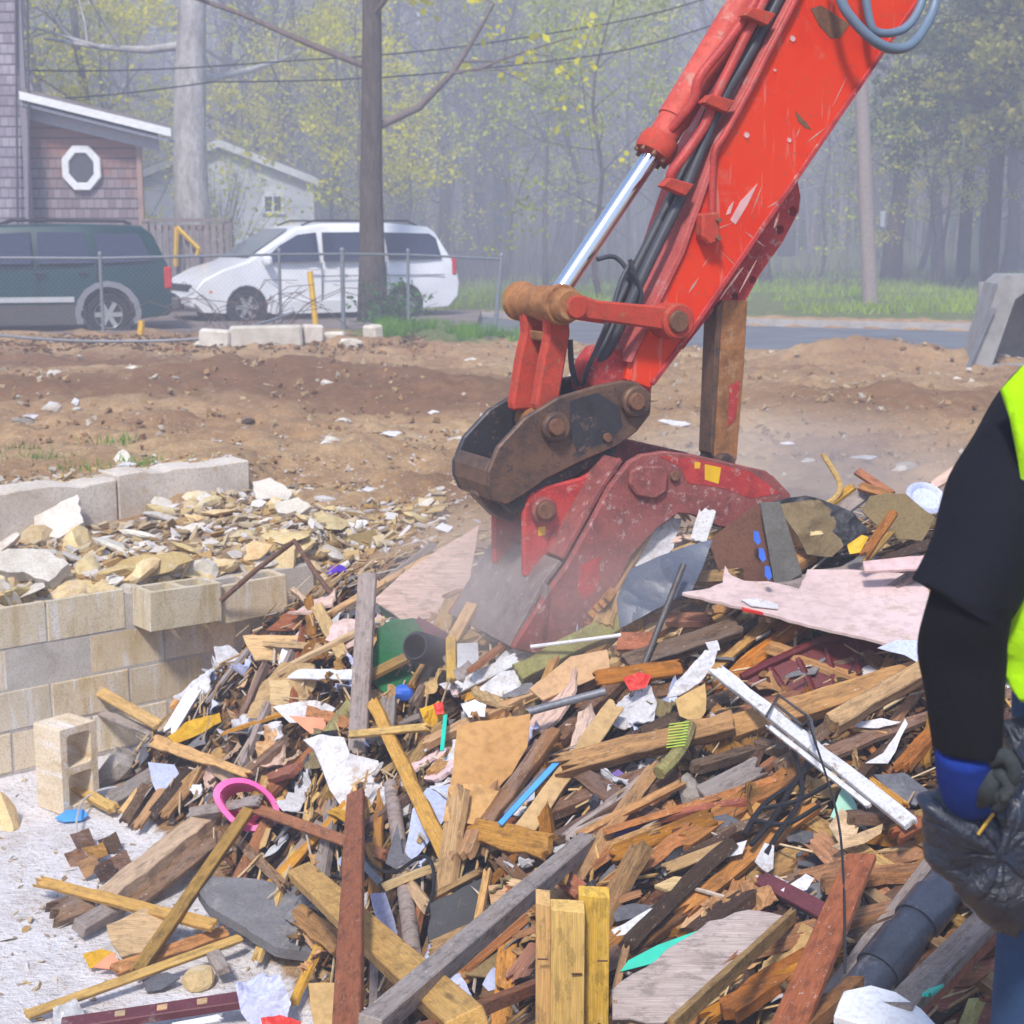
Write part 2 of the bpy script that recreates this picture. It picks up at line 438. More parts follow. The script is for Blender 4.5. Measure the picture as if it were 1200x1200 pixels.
def ground_material():
    t = NT('ground_soil'); co = t.coords((1, 1, 1), rnd=False)
    vc = t.n('ShaderNodeVertexColor'); vc.layer_name = 'zone'
    sp = t.n('ShaderNodeSeparateColor'); t.l(vc.outputs[0], sp.inputs[0])
    n1 = t.noise(co, .55, 9, .66, .4); n2 = t.noise(co, 7, 7, .7); n3 = t.noise(co, 45, 4, .65)
    soil = t.ramp(n1, [(.3, (.23, .12, .052)), (.45, (.38, .225, .105)), (.58, (.48, .315, .16)), (.75, (.56, .41, .25))])
    soil = t.mix(t.ramp(n2, [(.35, .6), (.6, 0)]), soil, (.17, .1, .06))
    soil = t.mix(t.ramp(n3, [(.58, 0), (.7, .7)]), soil, (.6, .52, .42))
    soil = t.mix(t.ramp(t.vor(co, 16), [(.06, .75), (.16, 0)]), soil, (.62, .56, .5))
    dk = t.ramp(n2, [(.3, (.13, .065, .032)), (.7, (.26, .14, .07))])
    edge = t.math('ADD', sp.outputs[2], t.math('MULTIPLY', t.math('SUBTRACT', n2, .5), 1.5))
    col = t.mix(t.ramp(edge, [(.3, 0), (.62, 1)]), soil, dk)
    pit = t.ramp(t.noise(co, 3, 8, .7), [(.32, (.5, .45, .43)), (.5, (.7, .67, .68)), (.7, (.78, .76, .79))])
    pit = t.mix(t.ramp(n3, [(.56, 0), (.68, .6)]), pit, (.36, .24, .14))
    e1 = t.math('ADD', sp.outputs[0], t.math('MULTIPLY', t.math('SUBTRACT', n2, .5), .7))
    col = t.mix(t.ramp(e1, [(.35, 0), (.65, 1)]), col, pit)
    gr = t.ramp(n2, [(.3, (.13, .11, .05)), (.5, (.12, .16, .045)), (.7, (.25, .2, .12))])
    e2 = t.math('ADD', sp.outputs[1], t.math('MULTIPLY', t.math('SUBTRACT', n1, .5), 1.1))
    col = t.mix(t.ramp(e2, [(.4, 0), (.6, 1)]), col, gr)
    t.bump(t.math('ADD', t.math('MULTIPLY', n2, 1.2), t.math('MULTIPLY', n3, .6)), .9, .03)
    return t.done(col, .95, 0, .15)

def axis(segs):
    out = []
    for a, b, st in segs: out += list(np.arange(a, b - 1e-6, st))
    out.append(segs[-1][1]); return np.array(out)
gx = axis([(-160, -60, 8), (-60, -20, 2), (-20, -9, .5), (-9, -4.6, .12), (-4.6, 4.6, .06), (4.6, 9, .12), (9, 20, .5), (20, 60, 2), (60, 160, 8)])
gy = axis([(-40, 0, 5), (0, 2.6, .4), (2.6, 9.5, .06), (9.5, 14, .09), (14, 24, .14), (24, 40, .3), (40, 70, 1), (70, 200, 4)])
X, Y = np.meshgrid(gx, gy); Z = H_np(X, Y)
pile = in_pile(X, Y)
Zg = Z.copy()
flat = X.ravel(); flaty = Y.ravel(); zz = Zg.ravel().copy(); pl = pile.ravel()
sroad = flaty - road_c(flat)
for i in range(len(zz)):
    x, y = flat[i], flaty[i]
    if y < 2.6 or y > 45 or abs(x) > 20: continue
    am = .022 if y < 9.5 else .05
    if 9.5 < y < 24:
        am = .105
    if abs(sroad[i]) < 3.6 and x > -2: am = .0
    if x < -1 and zz[i] < -.88: am = .008
    zz[i] += am * noise.fractal((x * 2.1, y * 2.1, 0), .9, 2.1, 4)
zz -= .07 * pl
gr = MB(); nx, ny = len(gx), len(gy)
gr.v = [(flat[i], flaty[i], zz[i]) for i in range(len(zz))]
gr.f = [(j * nx + i, j * nx + i + 1, (j + 1) * nx + i + 1, (j + 1) * nx + i) for j in range(ny - 1) for i in range(nx - 1)]
gr.m = [0] * len(gr.f)
ground = gr.build('ground', ground_material(), smooth=True, recalc=False); ground['kind'] = 'structure'
ca = ground.data.color_attributes.new('zone', 'FLOAT_COLOR', 'POINT')
zc = np.zeros((len(zz), 4), np.float32); zc[:, 3] = 1
pitm = sst(-.84, -.89, Z.ravel()) * (flaty < 8)
zc[:, 0] = pitm
gmask = sst(3.3, 4.6, sroad) * sst(-3, 0, flat) + sst(34, 40, flaty) + .75 * sst(20.5, 22.5, flaty) * np.exp(-((flat + 1.4) / 1.6) ** 2) * (flaty < 25)
pathm = np.exp(-((flaty - 54 + .1 * flat) / 4.5) ** 2) * (flat > 4)
zc[:, 1] = np.clip(gmask - .8 * pathm, 0, 1)
dark = .9 * np.exp(-((flat + 2.4) / 2.4) ** 2 - ((flaty - 16.2) / 1.5) ** 2) + .9 * np.exp(-((flat + .5) / 1.6) ** 2 - ((flaty - 14.7) / 1.0) ** 2)
dark += .8 * np.exp(-((flat + 5.2) / 2.6) ** 2 - ((flaty - 14.6) / 1.1) ** 2) + 1.0 * np.exp(-((flaty - 19.2 + .12 * flat) / 1.1) ** 2) * (flat < -2.6)
dark += .75 * np.exp(-((flat - 4.2) / 3) ** 2 - ((flaty - 13.5) / 1.5) ** 2) + .5 * np.exp(-((flat - 4.7) / 1.6) ** 2 - ((flaty - 20.2) / .8) ** 2)
dark += .85 * sst(66, 75, flaty)
zc[:, 2] = np.clip(dark * .72, 0, 1)
ca.data.foreach_set('color', zc.ravel())

# the heap of wreckage itself: soil, splinters and dust under the loose pieces
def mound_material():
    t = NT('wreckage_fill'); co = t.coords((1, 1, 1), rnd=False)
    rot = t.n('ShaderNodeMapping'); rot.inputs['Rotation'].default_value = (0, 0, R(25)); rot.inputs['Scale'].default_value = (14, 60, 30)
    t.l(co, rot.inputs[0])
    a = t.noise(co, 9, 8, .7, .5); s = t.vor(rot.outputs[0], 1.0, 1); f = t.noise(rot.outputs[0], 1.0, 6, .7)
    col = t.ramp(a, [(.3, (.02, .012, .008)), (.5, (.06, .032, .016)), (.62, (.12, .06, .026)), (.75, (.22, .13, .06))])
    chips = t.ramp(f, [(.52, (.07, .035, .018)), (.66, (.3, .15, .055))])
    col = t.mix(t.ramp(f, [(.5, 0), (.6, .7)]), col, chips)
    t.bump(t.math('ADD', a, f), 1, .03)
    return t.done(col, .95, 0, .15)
mx = np.arange(-2.6, 5.2, .035); my = np.arange(2.85, 7.9, .035)
X, Y = np.meshgrid(mx, my); P = in_pile(X, Y); Zm = H_np(X, Y)
mb = MB(); idx = -np.ones(X.shape, int)
for j in range(X.shape[0]):
    for i in range(X.shape[1]):
        if P[j, i] > .03:
            x, y = X[j, i], Y[j, i]; idx[j, i] = len(mb.v)
            n = noise.fractal((x * 3, y * 3, 3), .8, 2.2, 5) * .05 + .02 * noise.noise((x * 21, y * 21, 5))
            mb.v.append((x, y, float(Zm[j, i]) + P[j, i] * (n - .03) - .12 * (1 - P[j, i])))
for j in range(X.shape[0] - 1):
    for i in range(X.shape[1] - 1):
        q = (idx[j, i], idx[j, i + 1], idx[j + 1, i + 1], idx[j + 1, i])
        if min(q) >= 0: mb.f.append(q); mb.m.append(0)
mound = mb.build('rubble_heap', mound_material(), smooth=True, recalc=False)
tag(mound, 'dark broken wreckage and dirt heaped up under the loose boards', 'rubble', kind='stuff')

# road, kerb
def road_pt(x, s): return Vector((x, road_c(x) + s, 0))
t = NT('asphalt'); co = t.coords((1, 1, 1), rnd=False)
a = t.noise(co, .9, 6, .6); b = t.noise(co, 60, 3, .6)
col = t.ramp(a, [(.35, (.12, .125, .14)), (.65, (.19, .2, .225))]); col = t.mix(t.ramp(b, [(.4, .4), (.6, 0)]), col, (.07, .07, .075))
t.bump(b, .5, .004); ASPH = t.done(col, .75)
mb = MB(); xs = np.linspace(-14, 45, 60)
for i, x in enumerate(xs):
    for s in (-3.5, 3.2):
        wob = .25 * noise.noise((x * .8, s, 1)) if s < 0 else 0
        q = road_pt(x, s + wob); mb.v.append((q.x, q.y, -.066 if x > -1 else .02))
mb.f = [(2 * i, 2 * i + 2, 2 * i + 3, 2 * i + 1) for i in range(len(xs) - 1)]; mb.m = [0] * len(mb.f)
mb.build('road', ASPH)['kind'] = 'structure'
mb = MB()
rings = []
for x in xs:
    a = road_pt(x, 3.2); b = road_pt(x, 3.36)
    rings.append([(a.x, a.y, -.12), (a.x, a.y + .01, .05), (b.x, b.y, .055), (b.x, b.y, -.12)])
mb.loft(rings)
mb.build('kerb', mottled('kerb_stone', (.4, .37, .35), (.28, .24, .22), 4, .9, .004, jit=0))['kind'] = 'structure'
# grey driveway under the parked cars
mb = MB(); q = [(-12, 21.9), (-3.2, 24.4), (-.6, 25.6), (-.6, 30.5), (-12, 31.5)]
mb.prism(q, .0, .135)
mb.build('driveway', mottled('driveway_gravel', (.22, .18, .16), (.13, .1, .09), 1.5, .95, .01, (.3, .2, .12), .5, 0))['kind'] = 'structure'
# ---------------------------------------------------------------- background materials
def shingle_mat(name, cols, rowh=.19, bw=.14, warm=False):
    t = NT(name); tc = t.n('ShaderNodeTexCoord'); sx = t.n('ShaderNodeSeparateXYZ'); cx = t.n('ShaderNodeCombineXYZ')
    t.l(tc.outputs['Object'], sx.inputs[0])
    ad = t.math('ADD', sx.outputs[0], t.math('MULTIPLY', sx.outputs[1], .93))
    t.l(ad, cx.inputs[0]); t.l(sx.outputs[2], cx.inputs[1])
    br = t.n('ShaderNodeTexBrick'); t.l(cx.outputs[0], br.inputs['Vector']); br.inputs['Scale'].default_value = 1
    br.inputs['Brick Width'].default_value = bw; br.inputs['Row Height'].default_value = rowh; br.inputs['Mortar Size'].default_value = .004
    br.inputs['Color1'].default_value = (*cols[0], 1); br.inputs['Color2'].default_value = (*cols[1], 1); br.inputs['Mortar'].default_value = (*[c * .25 for c in cols[0]], 1)
    n = t.noise(tc.outputs['Object'], 1.6, 5, .7)
    if warm: n = t.math('ADD', t.math('MULTIPLY', n, .85), t.math('MULTIPLY', t.math('SUBTRACT', t.math('ADD', sx.outputs[2], t.math('MULTIPLY', sx.outputs[0], .24)), .6), .26))
    col = t.mix(t.ramp(n, [(.42, 0), (.62, .8)]), br.outputs[0], cols[2])
    fz = t.math('FRACT', t.math('DIVIDE', sx.outputs[2], rowh), 0)
    col = t.mix(t.ramp(fz, [(.06, .85), (.2, 0)]), col, [c * .22 for c in cols[0]])
    m = t.n('ShaderNodeMix', data_type='RGBA', blend_type='MULTIPLY'); m.inputs[0].default_value = .5
    t.l(col, m.inputs[6]); t.l(br.outputs[0], m.inputs[7])
    t.bump(t.math('SUBTRACT', 1, br.outputs['Fac']), .8, .02)
    return t.done(col, .9, 0, .15)
SH_GREY = shingle_mat('shingle_grey', [(.25, .22, .27), (.38, .35, .4), (.19, .16, .2)])
SH_RED = shingle_mat('shingle_redbrown', [(.19, .15, .165), (.28, .235, .26), (.28, .125, .08)], warm=True)
WHITE_T = plain('white_trim_paint', (.72, .73, .77), .6)
SOFFIT = plain('soffit_grey', (.4, .42, .48), .7)
GLASS = plain('window_glass_dark', (.04, .045, .06), .12, spec=.8)
SIDING = mottled('white_siding', (.68, .7, .76), (.58, .6, .66), 1.2, .7, .002, jit=0)
ROOFM = mottled('asphalt_roof', (.2, .18, .18), (.14, .12, .12), 5, .95, .006, jit=0)
DECKW = wood('deck_wood', (.25, .2, .19), .6, .4, (.12, .1, .09), grey=.4, jit=.1)

# ---------------------------------------------------------------- shingled house at the left
hs = empty('shingled_house', (at(60, 275, 30.4).x, 30.4, 0))
tag(hs, 'grey and reddish shingled house with an octagonal window and white sloping eave', 'house')
HM = Matrix.Translation((-hs.location.x, -30.4, 0))
def hx(px, Y): return at(px, 275, Y).x
xa, xb = hx(34, 30), hx(167, 30.4)
def sheared(mb, poly, y0, y1, sh=-.34):
    n = len(poly); mb.add([(x + (0 if y == y0 else sh * (y1 - y0)), y, z) for y in (y0, y1) for x, z in poly], [tuple(range(n))[::-1], tuple(range(n, 2 * n))] + [(i, (i + 1) % n, n + (i + 1) % n, n + i) for i in range(n)])
mb = MB(); sheared(mb, [(xa - 6.4, 0), (xa, 0), (xa, 9.2), (xa - 6.4, 9.2)], 30, 37); mb.build('tower_wall', SH_GREY, hs, HM)
# wing wall with sloping head, traced in elevation
z0, z1 = at(34, 128, 30.4).z, at(167, 166, 30.4).z
mb = MB()
poly = [(xa, 0), (xb, 0), (xb, z1 + .02), (xa, z0 + .02)]
sheared(mb, poly, 30.4, 37)
mb.build('wing_wall', SH_RED, hs, HM)
# roof slab with fascia and soffit
ex = hx(205, 30); ez = at(205, 157, 30).z; sz = at(33, 116, 30).z
mb = MB()
def slab(mb, x0, zt0, x1, zt1, y0, y1, th, mi):
    v = [(x, y, z) for y in (y0, y1) for x, z in ((x0, zt0 - th), (x1, zt1 - th), (x1, zt1), (x0, zt0))]
    mb.add(v, [(3, 2, 1, 0), (4, 5, 6, 7), (0, 1, 5, 4), (1, 2, 6, 5), (2, 3, 7, 6), (3, 0, 4, 7)], mi)
sheared(mb, [(xa + .02, sz + .14), (ex, ez + .1), (ex, ez + .16), (xa + .02, sz + .2)], 29.86, 37.4)
roof = mb.build('roof', ROOFM, hs, HM)
mb = MB(); slab(mb, xa + .02, sz + .13, ex + .04, ez + .09, 29.8, 29.85, .15, 0); mb.build('fascia', WHITE_T, roof)
mb = MB(); slab(mb, xa + .02, sz - .07, ex - .02, ez - .1, 29.88, 30.38, .05, 0); mb.build('soffit', SOFFIT, roof)
mb = MB(); slab(mb, xa + .03, sz - .1, xb + .4, sz - .1 + (ez - sz - .02) * (xb + .4 - xa) / (ex - xa), 30.3, 30.38, .26, 0); mb.build('soffit_band', SOFFIT, hs, HM)  # grey board added on the wall, stands in for the visible soffit
mb = MB(); mb.box((xb + .01, 30.36, z1 / 2), (.1, .1, z1)); mb.build('corner_board', mottled('corner_trim', (.36, .24, .2), (.26, .18, .16), 4, jit=0), hs, HM)
mb = MB(); mb.box((xa + .05, 29.96, 4.6), (.12, .1, 9.2)); mb.build('corner_board', plain('corner_grey', (.22, .2, .24), .9), hs, HM)
# octagonal window
oc = at(96, 197, 30.35); r = 22.5 / 1800 * 30.3
mb = MB(); outer = [(r * 1.06 * math.cos(R(22.5 + 45 * k)), r * 1.2 * math.sin(R(22.5 + 45 * k))) for k in range(8)]; inner = [(x * .64, y * .66) for x, y in outer]
for a, b, y0, y1 in ((outer, inner, -.06, .05),):
    v = [(x, y0, z) for x, z in a] + [(x, y0, z) for x, z in b] + [(x, y1, z) for x, z in a] + [(x, y1, z) for x, z in b]
    f = []
    for k in range(8):
        j = (k + 1) % 8
        f += [(k, j, 8 + j, 8 + k), (16 + k, 24 + k, 24 + j, 16 + j), (k, 16 + k, 16 + j, j), (8 + k, 8 + j, 24 + j, 24 + k)]
    mb.add(v, f)
win = mb.build('octagonal_window', WHITE_T, hs, HM @ Matrix.Translation(oc), bevel=.012)
mb = MB(); mb.add([(x, .0, z) for x, z in inner], [tuple(range(8))]); mb.add([(x, .045, z) for x, z in inner], [tuple(range(8))[::-1]])
mb.build('pane', GLASS, win)
# tall leader pipe / ladder on the tower corner
mb = MB(); 
for px_, in ((22,), (36,)): mb.tube([at(px_, 400, 29.85), at(px_ - 4, -40, 29.85)], .025, 6)
mb.build('downpipe', plain('pipe_dark', (.07, .06, .08), .7), hs, HM)

# ---------------------------------------------------------------- wooden deck railing
dk = empty('deck_railing', (at(220, 275, 29.5).x, 29.5, 0)); tag(dk, 'weathered grey wooden deck railing with a yellow diagonal strip behind the cars', 'railing')
DMx = Matrix.Translation((-dk.location.x, -29.5, 0))
xl, xr = hx(168, 29.5), hx(271, 29.5); zt, zb = at(220, 258, 29.5).z, at(220, 326, 29.5).z
mb = MB(); mb.box(((xl + xr) / 2, 29.5, zt), (xr - xl, .12, .06)); mb.box(((xl + xr) / 2, 29.52, zt - .14), (xr - xl, .04, .09)); mb.box(((xl + xr) / 2, 29.5, zb), (xr - xl, .1, .12)); mb.build('handrail', DECKW, dk, DMx)
n = 13
for k in range(n):
    x = xl + (xr - xl) * (k + .5) / n
    mb = MB(); mb.box((x, 29.455, (zt + zb) / 2 - .03), (.085, .035, zt - zb - .1)); mb.build('baluster', DECKW, dk, DMx)
for x in (xl + .04, xr - .04):
    mb = MB(); mb.box((x, 29.52, (zt) / 2), (.12, .12, zt - .06)); mb.build('post', DECKW, dk, DMx)
mb = MB()
a, b, c, d = at(207, 266, 29.3), at(233, 292, 29.3), at(206, 312, 29.3), at(231, 300, 29.3)
for p, q in ((a, b), (a, c), (b, d)):
    mb.tube([p, q], .04, 4)
mb.build('yellow_strap', M['gold'], dk, DMx)

# ---------------------------------------------------------------- white shed with gable
sY = 46.0
shd = empty('white_shed', (at(258, 275, sY).x, sY, 0)); tag(shd, 'small white sided shed with a gable and little square window among the trees', 'shed')
SM = Matrix.Translation((-shd.location.x, -sY, 0))
ax, az_, bx, bz = at(258, 172, sY).x, at(258, 172, sY).z, at(366, 214, sY).x, at(366, 214, sY).z
wl = 2 * ax - bx
mb = MB(); P5 = [(wl, -.1), (bx, -.1), (bx, bz), (ax, az_), (wl, bz)]
mb.add([(x, y, z) for y in (sY, sY + 5) for x, z in P5], [(4, 3, 2, 1, 0), (5, 6, 7, 8, 9)] + [(i, (i + 1) % 5, 5 + (i + 1) % 5, 5 + i) for i in range(5)])
t = NT('shed_siding'); tc = t.n('ShaderNodeTexCoord'); wv = t.n('ShaderNodeTexWave', bands_direction='Z', wave_profile='SAW'); wv.inputs['Scale'].default_value = 1.6; t.l(tc.outputs['Object'], wv.inputs[0])
col = t.ramp(t.noise(tc.outputs['Object'], 1, 4), [(.3, (.6, .62, .68)), (.7, (.7, .72, .77))]); t.bump(wv.outputs[1], .6, .02)
mb.build('wall', t.done(col, .6), shd, SM)
mb = MB()
slab(mb, ax, az_ + .22, bx + .25, bz + .12, sY - .22, sY + 5.2, .1, 0); slab(mb, wl - .25, bz + .12, ax - .001, az_ + .22, sY - .22, sY + 5.2, .1, 0)
rf = mb.build('roof', ROOFM, shd, SM)
mb = MB(); slab(mb, ax, az_ + .2, bx + .25, bz + .1, sY - .27, sY - .225, .22, 0); slab(mb, wl - .25, bz + .1, ax - .001, az_ + .2, sY - .27, sY - .225, .22, 0); mb.build('fascia', WHITE_T, rf)
wc = at(320, 239, sY - .04); s = sY / 1800
mb = MB(); w_, h_ = 22 * s, 20 * s
for c, d in (((0, 0, h_ / 2), (w_ + .1, .07, .09)), ((0, 0, -h_ / 2), (w_ + .1, .07, .09)), ((-w_ / 2, 0, 0), (.09, .07, h_ - .09)), ((w_ / 2, 0, 0), (.09, .07, h_ - .09)), ((0, .005, 0), (.05, .05, h_ - .09))): mb.box(c, d)
wf = mb.build('window', WHITE_T, shd, SM @ Matrix.Translation(wc)); mb = MB(); mb.box((0, .02, 0), (w_ - .09, .02, h_ - .09)); mb.build('pane', GLASS, wf)
mb = MB(); mb.box((bx - .02, sY - .03, bz / 2), (.12, .05, bz)); mb.build('corner_board', WHITE_T, shd, SM)

# ---------------------------------------------------------------- cars
def paint(name, c, rough=.28, coat=.5, spec=.5):
    t = NT(name); n = t.noise(t.coords((1, 1, 1), False), 2.5, 5); col = t.ramp(n, [(.35, [x * .88 for x in c]), (.65, c)])
    t.b.inputs['Coat Weight'].default_value = coat; t.b.inputs['Coat Roughness'].default_value = .12
    return t.done(col, rough, 0, spec)
TYRE = plain('tyre_rubber', (.018, .018, .02), .9); RIM = plain('wheel_alloy', (.5, .51, .54), .35, .7); DARKP = plain('dark_trim', (.025, .026, .03), .6)
CGLASS = plain('car_glass', (.03, .04, .075), .1, spec=.5); TAIL = plain('tail_lamp', (.5, .02, .02), .25); LAMP = plain('head_lamp', (.62, .64, .68), .15, spec=.8); AMBER = plain('amber_lamp', (.7, .25, .03), .3)

def car(name, label, L, W, prof, belt, tumble, wheels, wr, body_m, lower_m, lower_z, wins, extra=None):
    """side profile in (x forward, z); width narrows above the belt line"""
    root = empty(name); tag(root, label, 'van' if 'van' in name else 'suv')
    hw = lambda x, z: W / 2 * (1 - .06 * max(0, (abs(x) - L * .36) / (L * .14)) ** 2) - (tumble * max(0, z - belt) + (.06 * max(0, .45 - z)))
    mb = MB(); n = len(prof)
    # skin: rows across the width from profile points, sides closed by strips
    K = 7
    fr = [-1, -.96, -.6, 0, .6, .96, 1]
    for x, z in prof:
        for k in range(K):
            e = .02 if abs(fr[k]) == 1 else 0
            crown = .03 * (1 - fr[k] ** 2) if z > belt else 0
            mb.v.append((x, fr[k] * hw(x, z), z - e * (z > belt + .2) * 1.5 + crown))
    for i in range(n):
        j = (i + 1) % n
        for k in range(K - 1):
            mb.f.append((i * K + k, i * K + k + 1, j * K + k + 1, j * K + k)); mb.m.append(0)
    # sides
    for k in (0, K - 1):
        bm = bmesh.new(); vs = [bm.verts.new((p[0], p[1], 0)) for p in prof]; es = [bm.edges.new((vs[i], vs[(i + 1) % n])) for i in range(n)]
        bmesh.ops.triangle_fill(bm, edges=es, use_beauty=True); bm.verts.index_update()
        for f in bm.faces: mb.f.append(tuple(v.index * K + k for v in f.verts)); mb.m.append(0)
        bm.free()
    body = mb.build('body', body_m, root, bevel=.03, seg=2, smooth='auto')
    def onside(poly, s, off=.008):
        return [(x, s * (hw(x, z) + off), z) for x, z in poly]
    for wn in wins:
        for s in (-1, 1):
            m2 = MB(); a = onside(wn, s, .012); b = onside(wn, s, -.03)
            nn = len(a); m2.add(a + b, [tuple(range(nn))] + [(i, (i + 1) % nn, nn + (i + 1) % nn, nn + i) for i in range(nn)])
            m2.build('side_window', CGLASS, root)
    for s in (-1, 1):
        # lower cladding as a strip
        m2 = MB(); lz = lower_z
        xs_ = sorted({p[0] for p in prof if p[1] < .35})
        for wx0, wx1 in lower_m[1]:
            a = onside([(wx0, .2), (wx1, .2), (wx1, lz), (wx0, lz)], s, .022); b = onside([(wx0, .2), (wx1, .2), (wx1, lz), (wx0, lz)], s, -.03)
            m2.add(a + b, [(0, 1, 2, 3), (0, 4, 5, 1), (1, 5, 6, 2), (2, 6, 7, 3), (3, 7, 4, 0)])
        m2.build('cladding', lower_m[0], root)
        for wx in wheels:
            M0 = Matrix.Translation((wx, s * (W / 2 - .12), wr)) @ Matrix.Rotation(-s * PI / 2, 4, 'X')
            m2 = MB(); lathe(m2, [(-.11, wr * .6), (-.11, wr * .93), (-.07, wr), (.07, wr), (.115, wr * .94), (.115, wr * .7), (.08, wr * .64)], M0, 26)
            ty = m2.build('tyre', TYRE, root, smooth='auto')
            m2 = MB(); lathe(m2, [(-.08, wr * .62), (.085, wr * .66), (.1, wr * .62), (.06, wr * .56), (.05, wr * .2), (.085, wr * .16), (.085, .002)], M0, 26)
            for k in range(6):
                Q = M0 @ Matrix.Rotation(k * PI / 3, 4, 'Z'); m2.box((wr * .38, 0, .075), (wr * .44, .07, .03), M=Q)
            m2.build('rim', RIM, ty, smooth='auto')
            # dark wheel house
            m2 = MB(); M1 = Matrix.Translation((wx, s * (W / 2 - .14), wr + .02)) @ Matrix.Rotation(-s * PI / 2, 4, 'X')
            lathe(m2, [(-.12, .01), (-.12, wr * 1.13), (.125, wr * 1.13), (.125, wr * 1.0)], M1, 26); m2.f = [f for f in m2.f if len(f) == 4]; m2.m = [0] * len(m2.f); m2.build('wheel_arch', DARKP, root)
    return root, hw, onside

def archpts(wx, r, cz, zb):
    a0 = math.degrees(math.asin(max(-1, (zb - cz) / r)))
    return [(wx + r * math.cos(R(t_)), cz + r * math.sin(R(t_))) for t_ in [a0 + (180 - 2 * a0) * k / 10 for k in range(11)]]

# -- dark green estate car: rear to the right
wr = .34; zb = .26
prof = [(-2.32, .42), (-2.34, .62), (-2.25, .68), (-2.24, 1.06), (-2.02, 1.55), (-1.85, 1.68), (-.9, 1.71), (.3, 1.69), (.62, 1.6), (1.02, 1.13), (1.55, 1.08), (2.2, .98), (2.3, .8), (2.32, .45), (2.2, .3)]
prof += archpts(1.42, .42, .36, zb) + archpts(-1.3, .42, .36, zb)[0:] + [(-2.2, .32)]
SUVG = paint('dark_green_paint', (.002, .038, .044), .3, .1, .3); CLAD = plain('grey_cladding', (.075, .07, .07), .6); FLARE = plain('silver_flare', (.2, .21, .24), .5)
wins = [[(-2.0, 1.16), (-1.25, 1.13), (-1.12, 1.58), (-1.8, 1.58)], [(-1.1, 1.13), (-.3, 1.12), (-.3, 1.6), (-.98, 1.59)], [(-.2, 1.12), (.82, 1.12), (.52, 1.56), (-.2, 1.6)]]
suv, hw, os_ = car('parked_suv', 'dark green suv with grey lower cladding parked behind the fence', 4.64, 1.72, prof, 1.08, .22, (1.42, -1.3), wr, SUVG, (CLAD, [(-.86, .98), (1.86, 2.2)]), .5, wins)
for s, wx_ in ((-1, 1.42), (-1, -1.3), (1, 1.42), (1, -1.3)):
    mb = MB()
    for wx in (wx_,):
        o_ = archpts(wx, .5, .36, .2); i_ = archpts(wx, .41, .36, .2)
        a = os_(o_, s, .035); b = os_(i_, s, .035); c = os_(o_, s, -.02); n = len(a)
        mb.add(a + b + c, [(i, i + 1, n + i + 1, n + i) for i in range(n - 1)] + [(i, 2 * n + i, 2 * n + i + 1, i + 1) for i in range(n - 1)])
    mb.build('wheel_flare', FLARE, suv)
for s in (-1, 1):
    mb = MB(); a = os_([(-.8, .54), (.92, .54), (.92, .62), (-.8, .62)], s, .02); b = os_([(-.8, .54), (.92, .54), (.92, .62), (-.8, .62)], s, -.02); mb.add(a + b, [(0, 1, 2, 3), (0, 4, 5, 1), (1, 5, 6, 2), (2, 6, 7, 3), (3, 7, 4, 0)]); mb.build('side_moulding', plain('silver_moulding', (.45, .47, .5), .4), suv)
    mb = MB(); mb.box((-2.22, s * .76, .9), (.12, .16, .34)); mb.build('tail_light', TAIL, suv, bevel=.02)
    mb = MB()
    for x0 in (-.26, -1.15, .9): mb.box((x0, s * .855, .86), (.012, .02, .62))
    mb.build('door_seam', DARKP, suv)
    for x0 in (-.42, -1.05):
        mb = MB(); mb.box((x0 + .1, s * .865, .98), (.16, .03, .035)); mb.build('door_handle', DARKP, suv, bevel=.01)
    mb = MB(); mb.tube([(-1.7, s * .55, 1.72), (-1.6, s * .56, 1.77), (.1, s * .56, 1.78), (.25, s * .55, 1.72)], .018, 6); mb.build('roof_rail', DARKP, suv)
    mb = MB(); mb.box((.82, s * .96, 1.14), (.1, .2, .16)); mb.build('mirror', DARKP, suv, bevel=.04)
mb = MB(); mb.box((-2.33, 0, .5), (.16, 1.7, .22)); mb.build('rear_bumper', CLAD, suv, bevel=.05, seg=2)
mb = MB(); mb.add([(-2.19, -.6, 1.18), (-2.19, .6, 1.18), (-2.04, .56, 1.52), (-2.04, -.56, 1.52)], [(0, 1, 2, 3)]); mb.build('rear_window', CGLASS, suv)
suv.location = (at(206, 330, 24.2).x - 2.26 - .22, 24.2 - .6 + .83, .04); suv.rotation_euler = (0, 0, R(180 + 15))
# x forward must point left: rotate by about 180 degrees
suv.location.z = .04

# -- white people carrier, nose to the left and turned a little to the camera
prof = [(-2.5, .45), (-2.53, .7), (-2.47, .95), (-2.38, 1.1), (-2.08, 1.62), (-1.95, 1.7), (-1.2, 1.76), (.1, 1.75), (.6, 1.68), (1.0, 1.45), (1.55, 1.1), (2.0, .97), (2.35, .8), (2.5, .62), (2.52, .4), (2.4, .25)]
prof += archpts(1.6, .37, .32, .22) + archpts(-1.4, .37, .32, .22) + [(-2.3, .25)]
WPAINT = paint('white_car_paint', (.82, .83, .87))
wins = [[(-2.16, 1.13), (-1.1, 1.12), (-1.06, 1.6), (-1.95, 1.58), (-2.08, 1.5)], [(-.98, 1.12), (.16, 1.1), (.14, 1.6), (-.98, 1.61)], [(.26, 1.1), (1.3, 1.1), (.95, 1.38), (.6, 1.56), (.26, 1.6)]]
van, hw, os_ = car('parked_van', 'white minivan parked beyond the fence with dark side windows', 5.04, 1.9, prof, 1.06, .26, (1.6, -1.4), .325, WPAINT, (WPAINT, [(-.98, 1.18)]), .42, wins)
ws = [(1.48, 1.15, .72), (.68, 1.63, .6)]
